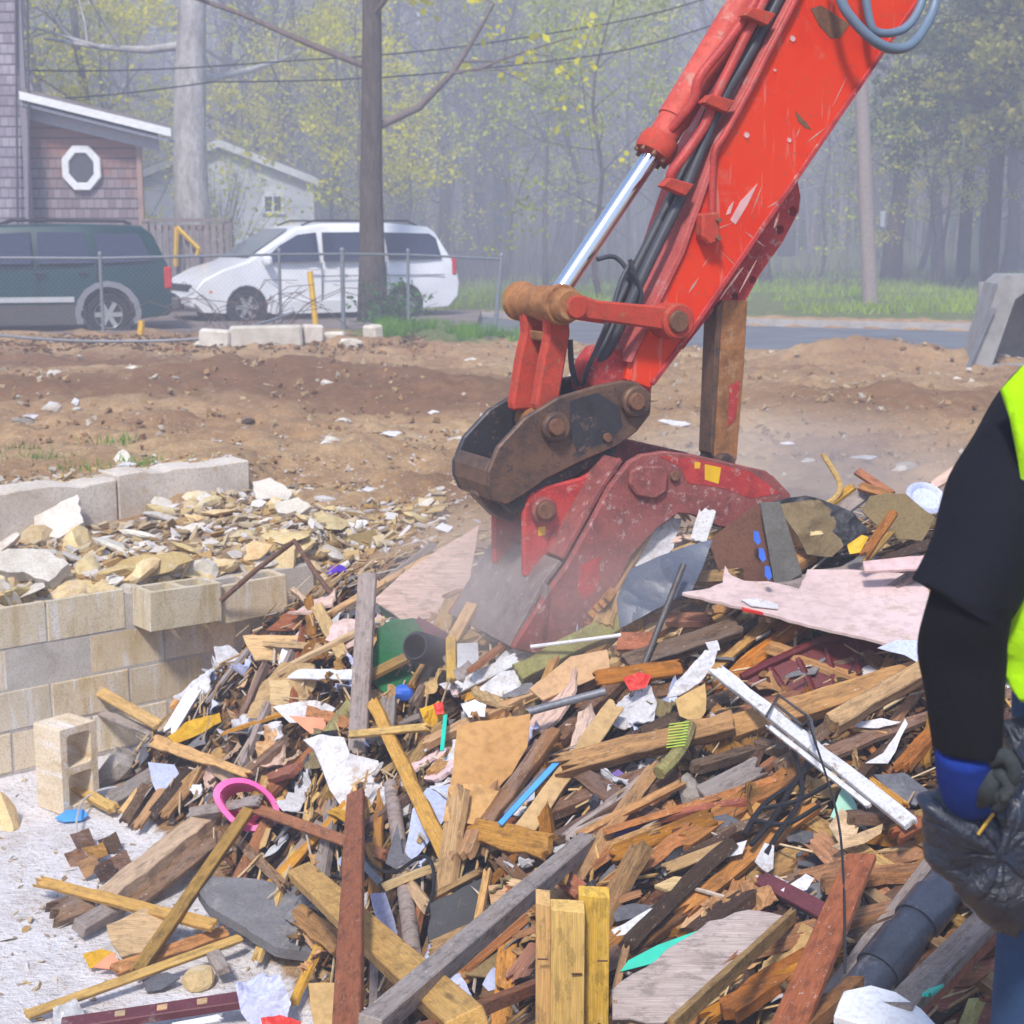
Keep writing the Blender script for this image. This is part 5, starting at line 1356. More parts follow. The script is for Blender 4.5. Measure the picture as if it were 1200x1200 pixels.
def RK(name, cat, label, mat, px, py, wpx, hpx, lift=.0, seed=1, rz=0, group=None, dpx=None):
    p = on(px, py, lift); s = m_per_px(p)
    o = rock_mb(wpx * s / 1.6, (dpx or wpx * .7) * s / 1.6, hpx * s / 1.6, seed).build(name, M[mat], None, Matrix.Translation(p) @ Matrix.Rotation(R(rz), 4, 'Y') @ Matrix.Rotation(seed, 4, 'Z'))
    return tag(o, label, cat, group)

# ---- left foot of the heap
B('wooden_stick', 'stick', 'long pale yellow stick with a pointed end lying across the left foot of the heap', 'fresh', (40, 1032), (252, 1085), 15, .02, (.07, .13), jag=(.07, .02))
B('wooden_strip', 'strip', 'long thin yellow strip lying on the pale floor at bottom left', 'fresh', (30, 1190), (283, 1099), 11, .018, (.03, .08), jag=(.01, .02))
o = B('metal_rail', 'rail', 'maroon hollow rail with three square holes at the bottom left', 'maroon', (72, 1203), (282, 1172), 22, .03, (.05, .09), jag=(0, 0), face=.2)
for f in (.33, .56, .78):
    L = 210 * m_per_px(o.location); mb = MB(); mb.box((L * (f - .5), 0, .0155), (.032, .026, .006)); mb.build('square_hole', M['pale'], o)
S('stone_slab', 'slab', 'flat grey stone slab with rounded corner lying beside the big yellow timber', 'slab', [(234, 1072), (246, 1054), (300, 1040), (346, 1032), (378, 1062), (386, 1096), (322, 1106), (280, 1094), (246, 1086)], .045, .09, (-14, 0), .004, face=.2)
B('batten', 'batten', 'tan batten crossing under the pink basket down to the floor', 'tan', (306, 928), (160, 1140), 15, .03, (.12, .06), jag=(.01, .03))
B('heavy_beam', 'beam', 'thick brown beam with pale top running down to the lower left', 'pale', (254, 955), (124, 1060), 30, .09, (.05, .05), roll=18, jag=(.02, .04))
B('dark_beam_side', 'board', 'dark brown strip along the thick beam for its dark side', 'brown', (262, 975), (150, 1062), 24, .03, (.03, .03), jag=(.03, .03))  # separate dark strip for the dark side of the thick beam
B('batten', 'batten', 'orange tan batten running right from the pink basket', 'redbrown', (292, 945), (452, 1003), 13, .025, (.14, .1), jag=(.01, .03))
B('board', 'board', 'short reddish board standing below the pink basket', 'redbrown', (314, 962), (274, 1042), 17, .02, (.06, .04), jag=(.01, .02))
B('batten', 'batten', 'yellow brown batten slanting behind the reddish upright', 'fresh', (408, 942), (306, 1050), 13, .025, (.06, .05))
B('board', 'board', 'dusty purple brown board slanting beside the yellow brown batten', 'grey', (378, 965), (318, 1040), 18, .02, (.04, .04))
S('plywood_scrap', 'plywood', 'pale plywood scrap lying flat near the grey slab on the left', 'pale', [(124, 1082), (168, 1065), (206, 1084), (190, 1112), (142, 1122), (130, 1104)], .012, .06, (0, 0))
B('board', 'board', 'orange brown board under the crossing sticks at the left foot', 'orange', (132, 1138), (266, 1092), 16, .025, (.04, .07))
B('timber_stub', 'timber', 'brown broken timber stub with a splintered end at far left of the heap', 'brown', (60, 1075), (108, 1058), 30, .06, (.03, .04), jag=(.05, .02))
B('timber_stub', 'timber', 'pink brown timber stub ending at the left foot beside the dark hollow', 'grey', (92, 1088), (140, 1062), 20, .05, (.05, .05), jag=(.0, .02))
C('cloth_scrap', 'cloth', 'yellow and orange cloth scrap at the left foot of the heap', 'yellow', [(97, 1118), (118, 1112), (136, 1118), (128, 1132), (104, 1134)], .015, 14, .003, .04)
C('leather_scrap', 'scrap', 'orange scrap beside the yellow cloth at the left foot', 'salmon', [(108, 1132), (132, 1116), (140, 1128), (132, 1136)], .012, 14, .003, .05)
S('shingle_scrap', 'shingle', 'dark grey shingle scrap lying below the pale plywood on the floor', 'slate', [(166, 1148), (196, 1140), (212, 1148), (190, 1160), (172, 1162)], .008, .03)
RK('broken_chunk', 'chunk', 'tan broken wood chunk below the grey slab', 'stone', 232, 1146, 46, 28, .03, 5)
B('timber_end', 'timber', 'small sawn white timber end below the left corner of the grey slab', 'grey', (250, 1118), (262, 1138), 16, .03, (.07, .06), jag=(0, 0))
C('plastic_bag', 'bag', 'crumpled pale blue plastic bag at the bottom edge left of the reddish upright', 'lilac', [(276, 1154), (300, 1144), (330, 1150), (342, 1180), (334, 1206), (300, 1206), (282, 1186)], .05, 12, .002, .1, seed=4)
C('red_scrap', 'scrap', 'red plastic scrap under the pale blue bag at the bottom', 'redp', [(306, 1196), (328, 1190), (352, 1196), (350, 1215), (310, 1215)], .02, 12, .003, .08)
C('clear_wrapper', 'wrapper', 'clear crumpled wrapper at the end of the long yellow strip', 'glassy', [(62, 1180), (90, 1172), (98, 1186), (80, 1200), (60, 1198)], .025, 14, .002, .04, seed=2)
B('trim_strip', 'trim', 'white trim strip at the bottom below the maroon rail', 'whitetrim', (200, 1204), (262, 1192), 9, .012, (.06, .08))
S('tan_sheet', 'sheet', 'tan sheet with a dark seam at the bottom beside the reddish upright', 'cardboard', [(362, 1158), (398, 1152), (420, 1210), (368, 1215)], .02, .1)
B('broken_timber', 'timber', 'split yellow brown timber end sticking out under the big yellow timber', 'tan', (350, 1072), (402, 1112), 26, .06, (.12, .07), jag=(.05, .02))
B('big_timber', 'timber', 'big fresh yellow pine timber slanting down at the bottom centre left', 'fresh', (352, 1022), (548, 1200), 36, .045, (.2, .12), jag=(0, 0), roll=-14)
B('upright_board', 'board', 'reddish brown upright board passing under the big yellow timber', 'redbrown', (417, 930), (407, 1215), 27, .022, (.12, .12), jag=(.01, .01))
B('upright_plank', 'plank', 'weathered pinkish grey plank standing upright left of the green cloth', 'grey', (431, 672, 5.95), (419, 884, 5.55), 23, .024, jag=(.01, .02))
# ---- pink basket, paper, bits on the left flank
P = [(246, 938), (262, 914), (298, 912), (330, 940), (326, 968), (284, 980)]
Q, Mx = plane_poly(P, .16, (8, 0)); Q = sum([[(a[0] * .75 + b[0] * .25, a[1] * .75 + b[1] * .25), (a[0] * .25 + b[0] * .75, a[1] * .25 + b[1] * .75)] for a, b in zip(Q, Q[1:] + Q[:1])], []); Q = sum([[(a[0] * .75 + b[0] * .25, a[1] * .75 + b[1] * .25), (a[0] * .25 + b[0] * .75, a[1] * .25 + b[1] * .75)] for a, b in zip(Q, Q[1:] + Q[:1])], []); mb = MB(); n = len(Q); cx = sum(q[0] for q in Q) / n; cy = sum(q[1] for q in Q) / n
rings = []
for sc_, z in ((1, 0), (.97, .022), (.78, .018), (.74, -.1), (.7, -.1), (.75, .0), (.96, -.006)): rings.append([(cx + (q[0] - cx) * sc_, cy + (q[1] - cy) * sc_, z) for q in Q])
rings.append(rings[0]); mb.loft(rings, cap=False)
pb = empty('plastic_basket', Mx.translation); tag(pb, 'pink plastic basket rim lying open on the left flank of the heap', 'basket')
o = mb.build('basket_rim', M['pink'], pb, Matrix.Translation(-Mx.translation) @ Mx, smooth='auto')
mb = MB(); mb.loft([[(cx + (q[0] - cx) * s_, cy + (q[1] - cy) * s_, z) for q in Q[n // 3:]] for s_, z in ((.74, -.1), (.55, -.105), (.2, -.105))], closed=False, cap=False); mb.build('basket_floor', M['hotpink'], pb, Matrix.Translation(-Mx.translation) @ Mx)
B('batten', 'batten', 'grey pink batten lying through the pink basket', 'grey', (222, 953), (306, 938), 13, .02, (.15, .19), jag=(.02, .02))
S('paper_sheet', 'paper', 'lilac curved paper sheet standing left of the pink basket', 'lilac', [(174, 893), (204, 896), (213, 914), (202, 932), (190, 941), (180, 920)], .003, .1, (20, 0), .001)
B('trim_board', 'trim', 'white trim board slanting beside the yellow cloth on the left flank', 'whitetrim', (230, 806), (198, 858), 17, .012, (.12, .1), jag=(.02, .03))
C('yellow_cloth', 'cloth', 'bright yellow cloth bunched behind the slanting white trim board', 'yellow', [(198, 866), (222, 846), (256, 832), (258, 842), (236, 858), (206, 874)], .03, 9, .003, .1)
B('lath', 'lath', 'pale lath, upper of two leaning on the block wall', 'fresh', (111, 807), (186, 850), 14, .02, (.14, .12), jag=(.01, .01))
B('lath', 'lath', 'greyish lath, lower of two leaning on the block wall', 'grey', (112, 833), (180, 860), 12, .02, (.08, .08))
B('wooden_stick', 'stick', 'pale yellow stick narrowing to the right above the pink basket', 'fresh', (180, 868), (292, 908), 17, .018, (.13, .14), jag=(.02, .04), taper=.6)
C('cardboard_roll', 'cardboard', 'curled brown cardboard behind the slanting white trim board', 'cardboard', [(178, 818), (200, 806), (214, 824), (208, 846), (186, 844)], .05, 7, .004, .1)
S('plastic_disc', 'lid', 'flat blue plastic lid on the floor by the standing block', 'sky', [(64, 956), (78, 948), (98, 950), (104, 958), (96, 963), (74, 962)], .008, .02, (-25, 0), .001)
T('plastic_strap', 'strap', 'thin pale plastic strap curling in front of the standing block', 'glassy', [(176, 926), (150, 922), (120, 925), (98, 938), (90, 960), (91, 976)], .005, .06, 5, 5)
B('batten', 'batten', 'yellow batten lying just right of the standing block', 'fresh', (88, 922), (134, 948), 14, .03, (.05, .05))
B('timber_piece', 'timber', 'grey timber piece lying right of the broken block', 'grey', (130, 938), (182, 908), 20, .04, (.06, .08), jag=(.0, .03))
RK('yellow_stone', 'stone', 'squared yellow stone at the left edge on the pit floor', 'stone', 2, 962, 48, 58, .02, 12)
RK('broken_block', 'broken block', 'broken grey block leaning right of the standing cinder block', 'stonegrey', 136, 900, 64, 62, .03, 8, 20)
for k, (a, b, w_, m_) in enumerate((((182, 905), (146, 965), 14, 'brown'), ((206, 905), (158, 972), 12, 'tan'), ((226, 900), (176, 960), 16, 'dark'), ((248, 890), (190, 960), 14, 'orange'), ((262, 880), (214, 925), 16, 'tan'), ((170, 925), (146, 955), 18, 'cardboard'))):
    B('loose_batten', 'batten', ('dark brown batten', 'thin tan batten', 'blackened batten', 'orange batten', 'short tan batten', 'rounded pale tan stick')[k] + ' in the fan of sticks left of the pink basket', m_, a, b, w_, .025, (.06, .05), jag=(.03, .03))
for k, (x, y) in enumerate(((96, 985), (112, 1000), (128, 990), (140, 1010), (104, 1018), (122, 1022), (88, 1004))):
    C('bark_scrap', 'scrap', 'curled brown scrap in the loose bits at the left foot of the heap', ('brown', 'orange', 'dark')[k % 3], [(x - 14, y - 6), (x + 8, y - 14), (x + 16, y + 4), (x - 4, y + 12)], .03, 9, .004, .04, group='curled brown scraps at the left foot', cuts=2, seed=k)
# ---- middle
T('bent_pipe', 'pipe', 'thin rusty pipe bent in a tent shape on the lower wall end', 'rust', [(259, 704, 7.4, 0), (300, 668, 7.4, 0), (345, 634, 7.35, 0), (370, 672, 7.1, 0), (402, 714, 6.8, 0)], .013, sub=1)
B('board_piece', 'board', 'pale board piece standing at the end of the block wall', 'pale', (371, 710), (402, 770), 15, .02, (.1, .08))
B('board_piece', 'board', 'brown board piece standing beside the bent rusty pipe', 'orange', (362, 700), (366, 745), 12, .02, (.08, .06))
S('brown_tile', 'tile', 'reddish brown triangular panel leaning at the wall end', 'redbrown', [(312, 742), (344, 712), (358, 738)], .01, .06)
S('plywood_scrap', 'plywood', 'pale plywood sheet lying at the end of the block wall', 'pale', [(286, 750), (352, 742), (362, 766), (352, 772), (300, 778)], .012, .06)
C('white_sacking', 'sacking', 'white crumpled sacking against the block wall end', 'paper', [(252, 762), (268, 756), (284, 766), (274, 780), (254, 778)], .03, 10, .003, .08)
C('plaster_scrap', 'plaster', 'cream broken plaster leaning on the block wall beside the sacking', 'pale', [(218, 760), (236, 746), (250, 758), (244, 782), (226, 790), (212, 780)], .04, 8, .006, .08)
B('trim_board', 'trim', 'white trim board lying left of the pinkish upright plank', 'whitetrim', (338, 790), (416, 791), 13, .015, (.12, .12), jag=(.02, .01))
B('dark_lath', 'lath', 'dark lath lying left of the white trim board', 'brown', (232, 794), (340, 786), 8, .015, (.1, .1))
S('plywood_scrap', 'plywood', 'orange plywood scrap below the white trim board', 'pale', [(316, 800), (346, 796), (366, 812), (362, 838), (318, 828)], .012, .06)
S('salmon_card', 'card', 'salmon coloured card lying left of the pinkish upright plank', 'salmon', [(340, 842), (382, 840), (380, 860), (364, 860)], .004, .12, rag=.001)
C('white_sheet', 'sheet', 'white crumpled sheet behind the salmon card', 'paper', [(322, 834), (370, 820), (396, 828), (392, 842), (340, 850)], .02, 8, .003, .09)
T('mossy_log', 'log', 'olive green mossy log stub beside the pinkish upright plank', 'moss', [(372, 880), (414, 826)], .035, .06, 3, 12)
C('white_sheathing', 'sheathing', 'torn white sheathing board hanging in front of the upright boards', 'paper', [(358, 872), (380, 864), (404, 866), (410, 884), (442, 888), (452, 935), (438, 950), (410, 952), (388, 928), (378, 900)], .035, 6, .008, .14, (6, 0), .01, seed=9)
S('green_cloth', 'cloth', 'dark green felt sheet standing behind the black corrugated pipe', 'green', [(437, 775), (442, 738), (460, 725), (484, 724), (500, 748), (520, 790), (500, 822), (462, 824), (438, 800)], .012, .1, (22, 0), .008)
C('green_cloth', 'cloth', 'small bright green cloth scrap above the corrugated pipe', 'green', [(444, 716), (480, 702), (514, 708), (510, 724), (480, 716), (452, 728)], .02, 9, .004, .12)
a = at(486, 757, 5.52); b = at(540, 772, 5.86); cpi = empty('corrugated_pipe', a); tag(cpi, 'black corrugated drain pipe with its open end facing left', 'pipe')
L = (b - a).length; prof = []
for k in range(29): f = k / 28; prof.append((f * L, .058 if k % 2 else .05))
mb = MB(); Mx = frame(a, b - a, (0, 0, 1)) @ Matrix.Rotation(PI / 2, 4, 'Y'); lathe(mb, [(0, .044)] + prof, Matrix.Translation(-a) @ Mx, 22); mb.f = [f for f in mb.f if len(f) < 22]; mb.m = [0] * len(mb.f); mb.build('corrugated_wall', M['corr'], cpi, smooth='auto')
mb = MB(); lathe(mb, [(.002, .043), (L * .9, .043), (L * .9, .001)], Matrix.Translation(-a) @ Mx, 22); mb.f = [f for f in mb.f if len(f) < 22]; mb.m = [0] * len(mb.f); mb.build('bore', M['black'], cpi, smooth='auto', recalc=False)
B('maroon_board', 'board', 'dark maroon board behind the corrugated pipe', 'maroon', (486, 728), (528, 752), 14, .02, (.14, .12))
B('split_batten', 'batten', 'upper half of a snapped yellow batten right of the corrugated pipe', 'fresh', (554, 708), (530, 752), 15, .025, (.2, .16), jag=(.0, .01))
B('split_batten', 'batten', 'lower half of a snapped yellow batten right of the corrugated pipe', 'fresh', (529, 748), (530, 800), 12, .025, (.17, .12), jag=(.01, .02))
S('frosted_pane', 'pane', 'upright frosted plastic pane right of the snapped batten', 'glassy', [(536, 756), (560, 752), (562, 800), (536, 812)], .006, .12, rag=0)
RK('bottle_stopper', 'cap', 'round blue cap sitting below the corrugated pipe', 'blue', 473, 812, 20, 18, .08, 3)
RK('bottle_stopper', 'cap', 'bright violet plastic bottle cap behind the bent rusty pipe', 'violet', 394, 670, 24, 14, .03, 4)
B('long_batten', 'batten', 'pale orange batten slanting down right of the torn white sheathing', 'fresh', (436, 822), (524, 1004), 17, .03, (.16, .14), jag=(.04, .02))
B('cross_batten', 'batten', 'pale batten lying level across the upright plank', 'fresh', (410, 861), (502, 852), 9, .02, (.19, .17), jag=(.01, .02))
B('short_batten', 'batten', 'short tan batten slanting up right of the pale orange batten', 'tan', (478, 902), (522, 846), 15, .03, (.1, .12))
T('wooden_pole', 'pole', 'round weathered pole standing right of the reddish upright', 'grey', [(458, 920), (472, 1020), (484, 1118)], .026, .1, 3, 12)
B('pointed_stake', 'stake', 'grey pointed stake standing behind the level batten', 'grey', (456, 816), (452, 870), 18, .02, (.13, .1), jag=(.06, .01), taper=1.1)
S('lilac_sheet', 'sheet', 'light lilac sheet standing right of the round weathered pole', 'lilac', [(474, 1008), (484, 950), (500, 924), (532, 914), (526, 950), (500, 990), (482, 1012)], .004, .09, (5, 0), .002)
S('black_rubber_sheet', 'sheet', 'dark folded rubber sheet tangled on the round weathered pole', 'slate', [(452, 1014), (466, 966), (472, 1000), (492, 1010), (466, 1020)], .006, .15, rag=.001)
T('bent_cable', 'cable', 'thin black cable looping in front of the round weathered pole', 'wire', [(420, 990), (436, 1014), (462, 1022), (492, 1004), (506, 1012), (508, 1044), (500, 1070)], .006, .16, 4, 6)
B('metal_strip', 'strip', 'short grey metal strip beside the reddish upright', 'pipegrey', (418, 1004), (446, 1034), 9, .006, (.15, .14), jag=(0, 0))
C('white_card', 'card', 'folded white card caught below the metal strip', 'lilac', [(434, 1050), (452, 1046), (462, 1076), (466, 1096), (446, 1090), (438, 1070)], .02, 7, .003, .12)
S('cardboard_sheet', 'cardboard', 'large tan cardboard sheet with a torn folded bottom in the middle of the heap', 'cardboard', [(536, 852), (622, 832), (618, 872), (600, 905), (572, 935), (556, 960), (522, 962), (530, 912)], .007, .16, (8, 0), .002)
C('cardboard_fold', 'cardboard', 'crumpled cardboard flap under the large tan cardboard sheet', 'cardboard', [(526, 925), (560, 918), (590, 922), (574, 945), (560, 966), (520, 966)], .03, 8, .005, .19, seed=3)
B('broken_plank', 'plank', 'orange broken plank lying below the large cardboard sheet', 'orange', (524, 968), (646, 994), 32, .03, (.14, .12), jag=(.03, .03))
B('plank', 'plank', 'brown plank slanting along the right edge of the large cardboard sheet', 'brown', (650, 856), (566, 972), 20, .03, (.17, .13), roll=10)
B('panel_edge', 'panel', 'tan panel standing on edge right of the large cardboard sheet', 'cardboard', (722, 826), (606, 982), 22, .02, (.16, .12), roll=-25)
B('teal_strip', 'strip', 'thin light blue strip beside the tan panel edge', 'sky', (654, 892), (586, 966), 7, .008, (.18, .17), jag=(0, 0))
B('grey_strip', 'strip', 'thin dark grey strip lying against the light blue strip', 'slate', (640, 902), (590, 958), 8, .01, (.16, .15))
S('framed_board', 'panel', 'blue black panel broken out of its frame in the lower middle', 'black', [(504, 1062), (566, 1026), (562, 1070), (540, 1096), (502, 1108)], .014, .1, (8, 0))
B('frame_strip', 'strip', 'yellow frame strip along the right edge of the blue black panel', 'fresh', (572, 1020), (560, 1082), 9, .02, (.13, .13))
B('frame_strip', 'strip', 'yellow frame strip along the top edge of the blue black panel', 'tan', (506, 1052), (566, 1020), 8, .02, (.12, .12))
S('plywood_scrap', 'plywood', 'light plywood scrap right of the blue black panel', 'pale', [(572, 1040), (590, 1036), (604, 1052), (576, 1064)], .012, .1)
B('weathered_beam', 'beam', 'long weathered lavender grey beam slanting up from the bottom centre', 'grey', (432, 1205), (690, 985), 25, .05, (.22, .1), jag=(.0, .03), roll=8)
T('steel_rod', 'rod', 'long dark metal rod standing at a slant through the middle of the heap', 'rod', [(801, 662, 5.35, 0), (735, 830, 5.02, 0), (660, 1028, 4.55, 0)], .0115, sub=2)
B('timber_offcut', 'offcut', 'small yellow timber offcut lying on the weathered beam', 'fresh', (628, 1026), (662, 1028), 14, .035, (.22, .22), jag=(0, 0))
B('brown_offcut', 'offcut', 'brown offcut behind the small yellow timber offcut', 'redbrown', (662, 1030), (686, 1050), 22, .04, (.14, .12), jag=(0, .02))
B('batten', 'batten', 'pale batten ending under the small yellow offcut', 'pale', (596, 1034), (650, 1046), 10, .02, (.18, .18))
B('rail_board', 'board', 'reddish brown board along the bottom edge left of the yellow post', 'redbrown', (488, 1212), (632, 1154), 19, .03, (.14, .12), jag=(0, .01))
S('curved_board', 'panel', 'broad tan panel in shadow behind the weathered beam', 'olive', [(560, 1120), (640, 1055), (650, 1100), (600, 1150), (545, 1150)], .012, .04)
# the sawn post in front: two studs nailed together
yp = empty('sawn_post', (0, 0, 0)); pc_ = at(672, 1120, 3.55); yp.location = pc_; tag(yp, 'bright yellow sawn post of nailed studs standing at the bottom edge', 'post')
YPM = Matrix.Translation(-pc_)
zt_ = at(672, 1052, 3.55).z
def stud(px0, px1, pyt, Y, D, nm='stud'):
    a = at(px0, 1120, Y); b = at(px1, 1120, Y); mb = MB(); t_ = at(px0, pyt, Y).z
    P = [(a.x, Y), (b.x, Y), (b.x + .0, Y + D), (a.x, Y + D)]; n = 4
    v = [(x, y, pc_.z - .75) for x, y in P] + [(P[0][0], P[0][1], t_), (P[1][0], P[1][1], t_ - .008), (P[2][0], P[2][1], t_ + .002), (P[3][0], P[3][1], t_ + .006)]
    mb.add(v, [(3, 2, 1, 0), (4, 5, 6, 7)] + [(i, (i + 1) % 4, 4 + (i + 1) % 4, 4 + i) for i in range(4)])
    M0 = YPM @ Matrix.Translation((a.x, Y, pc_.z)) @ Matrix.Rotation(-PI / 2, 4, 'Y')
    Mi = (Matrix.Translation((a.x, Y, pc_.z)) @ Matrix.Rotation(-PI / 2, 4, 'Y')).inverted(); mb.v = [tuple(Mi @ Vector(q)) for q in mb.v]
    return mb.build(nm, YPW, yp, M0, bevel=.0015)
YPW = wood('yellow_stud', (.76, .46, .13), .85, .4, (.36, .19, .04), jit=.0)
stud(628, 645, 1058, 3.52, .07); stud(645.4, 685, 1066, 3.50, .05); stud(678, 714, 1049, 3.552, .045)
for px, py in ((676, 1141), (706, 1126), (636, 1124)):
    mb = MB(); a = at(px - 6, py, 3.492); b = at(px + 6, py, 3.495); mb.tube([a, b], .0022, 5); mb.build('nail', M['rust'], yp, YPM)
# ---- bucket surroundings and upper right
S('plywood_sheet', 'plywood', 'large pinkish plywood sheet leaning behind the bucket on the left', 'pinkply', [(438, 706, 6.15), (470, 676, 6.15), (520, 640, 6.15), (562, 612, 6.15), (548, 690, 6.15), (532, 722, 6.15), (470, 728, 6.15)], .012, .1, (20, 0), .003)
B('long_batten', 'batten', 'tan batten leaning inside the open bucket', 'tan', (778, 588, 5.75), (710, 706, 5.55), 15, .03, jag=(.02, .02))
C('white_plastic', 'plastic', 'torn white plastic inside the open bucket', 'paper', [(740, 650, 5.7), (778, 610, 5.7), (800, 600, 5.7), (790, 640, 5.7), (750, 680, 5.7)], .04, 8, .003, .1)
for k, (a, b) in enumerate((((800, 632, 5.72), (752, 640, 5.72)), ((790, 598, 5.8), (768, 636, 5.8)), ((812, 640, 5.6), (770, 662, 5.62)), ((806, 610, 5.82), (786, 584, 5.85)), ((842, 640, 5.7), (800, 628, 5.72)))):
    B('splinter', 'splinter', 'pinkish wood splinter in the jumble inside the open bucket', 'pinkply', a, b, 8, .015, jag=(.03, .03), group='splinters inside the bucket')
B('white_lath', 'lath', 'broken white lath standing up right of the bucket batten', 'white', (830, 596, 5.7), (818, 636, 5.65), 20, .012, jag=(.03, .02))
C('plastic_sheet', 'panel', 'curved blue black plastic panel below the open bucket', 'bluedark', [(722, 708, 5.43), (738, 672, 5.43), (770, 655, 5.43), (800, 640, 5.43), (836, 628, 5.43), (824, 662, 5.43), (812, 690, 5.43), (770, 716, 5.43), (726, 742, 5.43)], .025, 2.5, .006, .14, rag=.001, cuts=5, seed=12)
mb0 = S('felt_sheet', 'felt', 'brown felt panel folded beside the grey felt at the top of the heap', 'matbrown', [(828, 634), (888, 590), (914, 672), (902, 694), (848, 688)], .016, .2, (28, 0), .001)
S('felt_sheet', 'felt', 'grey felt panel standing on the heap above the pink board', 'mat', [(888, 590), (914, 588), (943, 672), (908, 692)], .016, .27, (30, -20), .001)
for k, (x, y) in enumerate(((880, 607), (887, 630), (893, 650), (900, 671))): S('blue_tape', 'tape', 'blue oval tape patch on the fold of the felt panels', 'blue', [(x - 4, y - 8), (x + 2, y - 7), (x + 5, y + 5), (x + 1, y + 9), (x - 4, y + 3)], .004, .31, (30, -12), 0, 'blue tape patches')
C('carton', 'carton', 'open tan carton with a dark torn top right of the grey felt', 'olive', [(912, 592), (960, 586), (980, 600), (990, 640), (975, 652), (945, 650), (925, 620)], .05, 5, .006, .2, (25, 0), seed=15)
RK('rotten_wood_chunk', 'chunk', 'rotten orange wood chunk inside the tan carton', 'stone', 940, 622, 46, 46, .18, 21)
C('dark_sheet', 'sheet', 'black torn sheet behind the tan carton', 'black', [(904, 588), (945, 580), (1000, 600), (1020, 620), (1010, 636), (984, 640), (960, 600)], .05, 6, .006, .22, (30, 0), seed=16)
S('olive_board', 'board', 'olive brown torn board standing on the heap near the worker', 'olive', [(1008, 600), (1018, 582), (1040, 578), (1062, 579), (1098, 606), (1082, 634), (1052, 632), (1030, 620)], .012, .28, (30, 0), .004)
B('splintered_stick', 'stick', 'orange splintered stick in front of the olive board', 'orange', (1048, 600), (1012, 652), 11, .02, (.34, .25), jag=(.03, .03))
B('splintered_stick', 'stick', 'pale thin stick beside the orange splintered stick', 'tan', (1046, 622), (1012, 660), 7, .012, (.3, .22), jag=(.02, .02))
C('striped_wrapper', 'wrapper', 'yellow and white wrapper left of the orange splintered stick', 'gold', [(992, 640), (1010, 626), (1018, 628), (1008, 646), (996, 650)], .02, 12, .003, .24)
S('black_board', 'board', 'thin dark board lying behind the pink board near the worker', 'dark', [(1018, 660), (1092, 628), (1096, 640), (1050, 656), (1022, 664)], .012, .2, (10, 0))
hc = on(1084, 586, .27); hb = empty('hubcap', hc); tag(hb, 'round pale wheel cover with teal inside at the top right of the heap', 'wheel cover')
HMx = frame(Vector(), Vector((1, .2, 0)), tocam(hc) + Vector((0, 0, .9))); mb = MB(); lathe(mb, [(0, .066), (.015, .078), (.025, .068), (.02, .058), (.008, .052)], HMx, 24); mb.build('rim', M['lilac'], hb, smooth='auto')
mb = MB(); lathe(mb, [(.005, .054), (.006, .001)], HMx, 24); mb.build('web', M['teal'], hb)
T('bent_stick', 'stick', 'bent pale stick with a hook rising above the heap', 'fresh', [(964, 532, 6.3, 0), (984, 566, 6.25, 0), (978, 584, 6.22, 0), (958, 596, 6.2, 0)], .013, sub=4, n=8)
B('split_stick', 'stick', 'split pale stick behind the bent hooked stick', 'fresh', (1000, 570, 6.3), (968, 594, 6.2), 10, .02, jag=(.03, .02))
B('red_lath', 'lath', 'reddish lath sticking up left of the wheel cover', 'redbrown', (1004, 552, 6.3), (1046, 580, 6.15), 10, .02, jag=(.01, .02))
B('orange_lath', 'lath', 'orange lath lying below the reddish lath', 'orange', (1008, 570, 6.25), (1046, 582, 6.1), 12, .02, jag=(.03, .02))
B('pink_lath', 'lath', 'pinkish lath behind the wheel cover beside the worker', 'pinkply', (1090, 572, 6.4), (1126, 548, 6.4), 14, .02, jag=(.02, .0))
B('grey_board', 'board', 'grey board lying behind the bent hooked stick', 'grey', (980, 604, 6.2), (1022, 572, 6.3), 18, .02, jag=(.02, .02))
S('pink_board', 'board', 'large torn pale pink board lying level over the right of the heap', 'pinkboard', [(798, 716), (830, 706), (846, 696), (849, 674), (858, 686), (872, 690), (900, 686), (936, 690), (946, 664), (1000, 656), (1090, 650), (1100, 740), (1040, 742), (960, 734), (880, 724)], .014, .2, (-22, 0), .006, face=.35)
S('white_board', 'board', 'pinkish white board lying behind the large torn pink board', 'pinkboard', [(1010, 664), (1088, 646), (1092, 662), (1012, 676)], .012, .24, (-10, 0), .003, face=.5)
S('red_book', 'booklet', 'red and white booklet lying on the torn pink board', 'redp', [(866, 712), (902, 708), (914, 712), (908, 720), (870, 718)], .014, .235, (-22, 0), 0, face=.35)
S('white_card', 'card', 'white card curling on top of the red booklet', 'paper', [(868, 706), (892, 702), (912, 706), (912, 711), (880, 712)], .004, .25, (-22, 0), 0, face=.35)
S('plywood_square', 'plywood', 'pale plywood square lying below the bucket', 'pale', [(658, 706), (700, 701), (720, 715), (712, 720), (668, 732)], .012, .13, (0, 0), .002)
B('lichen_beam', 'beam', 'yellow green lichen covered beam slanting below the bucket', 'moss', (604, 792), (738, 724), 24, .05, (.1, .12), jag=(.03, .03))
C('magenta_bag', 'bag', 'pink and cream plastic bag under the bucket', 'pinkboard', [(598, 756), (612, 738), (642, 734), (650, 746), (622, 762), (604, 768)], .03, 9, .003, .14)
RK('magenta_bottle', 'bottle', 'small magenta bottle end under the bucket', 'pink', 606, 752, 18, 22, .14, 33)
B('white_board', 'board', 'white paint streaked board slanting left of the lichen beam', 'white', (536, 806), (606, 772), 16, .015, (.12, .12))
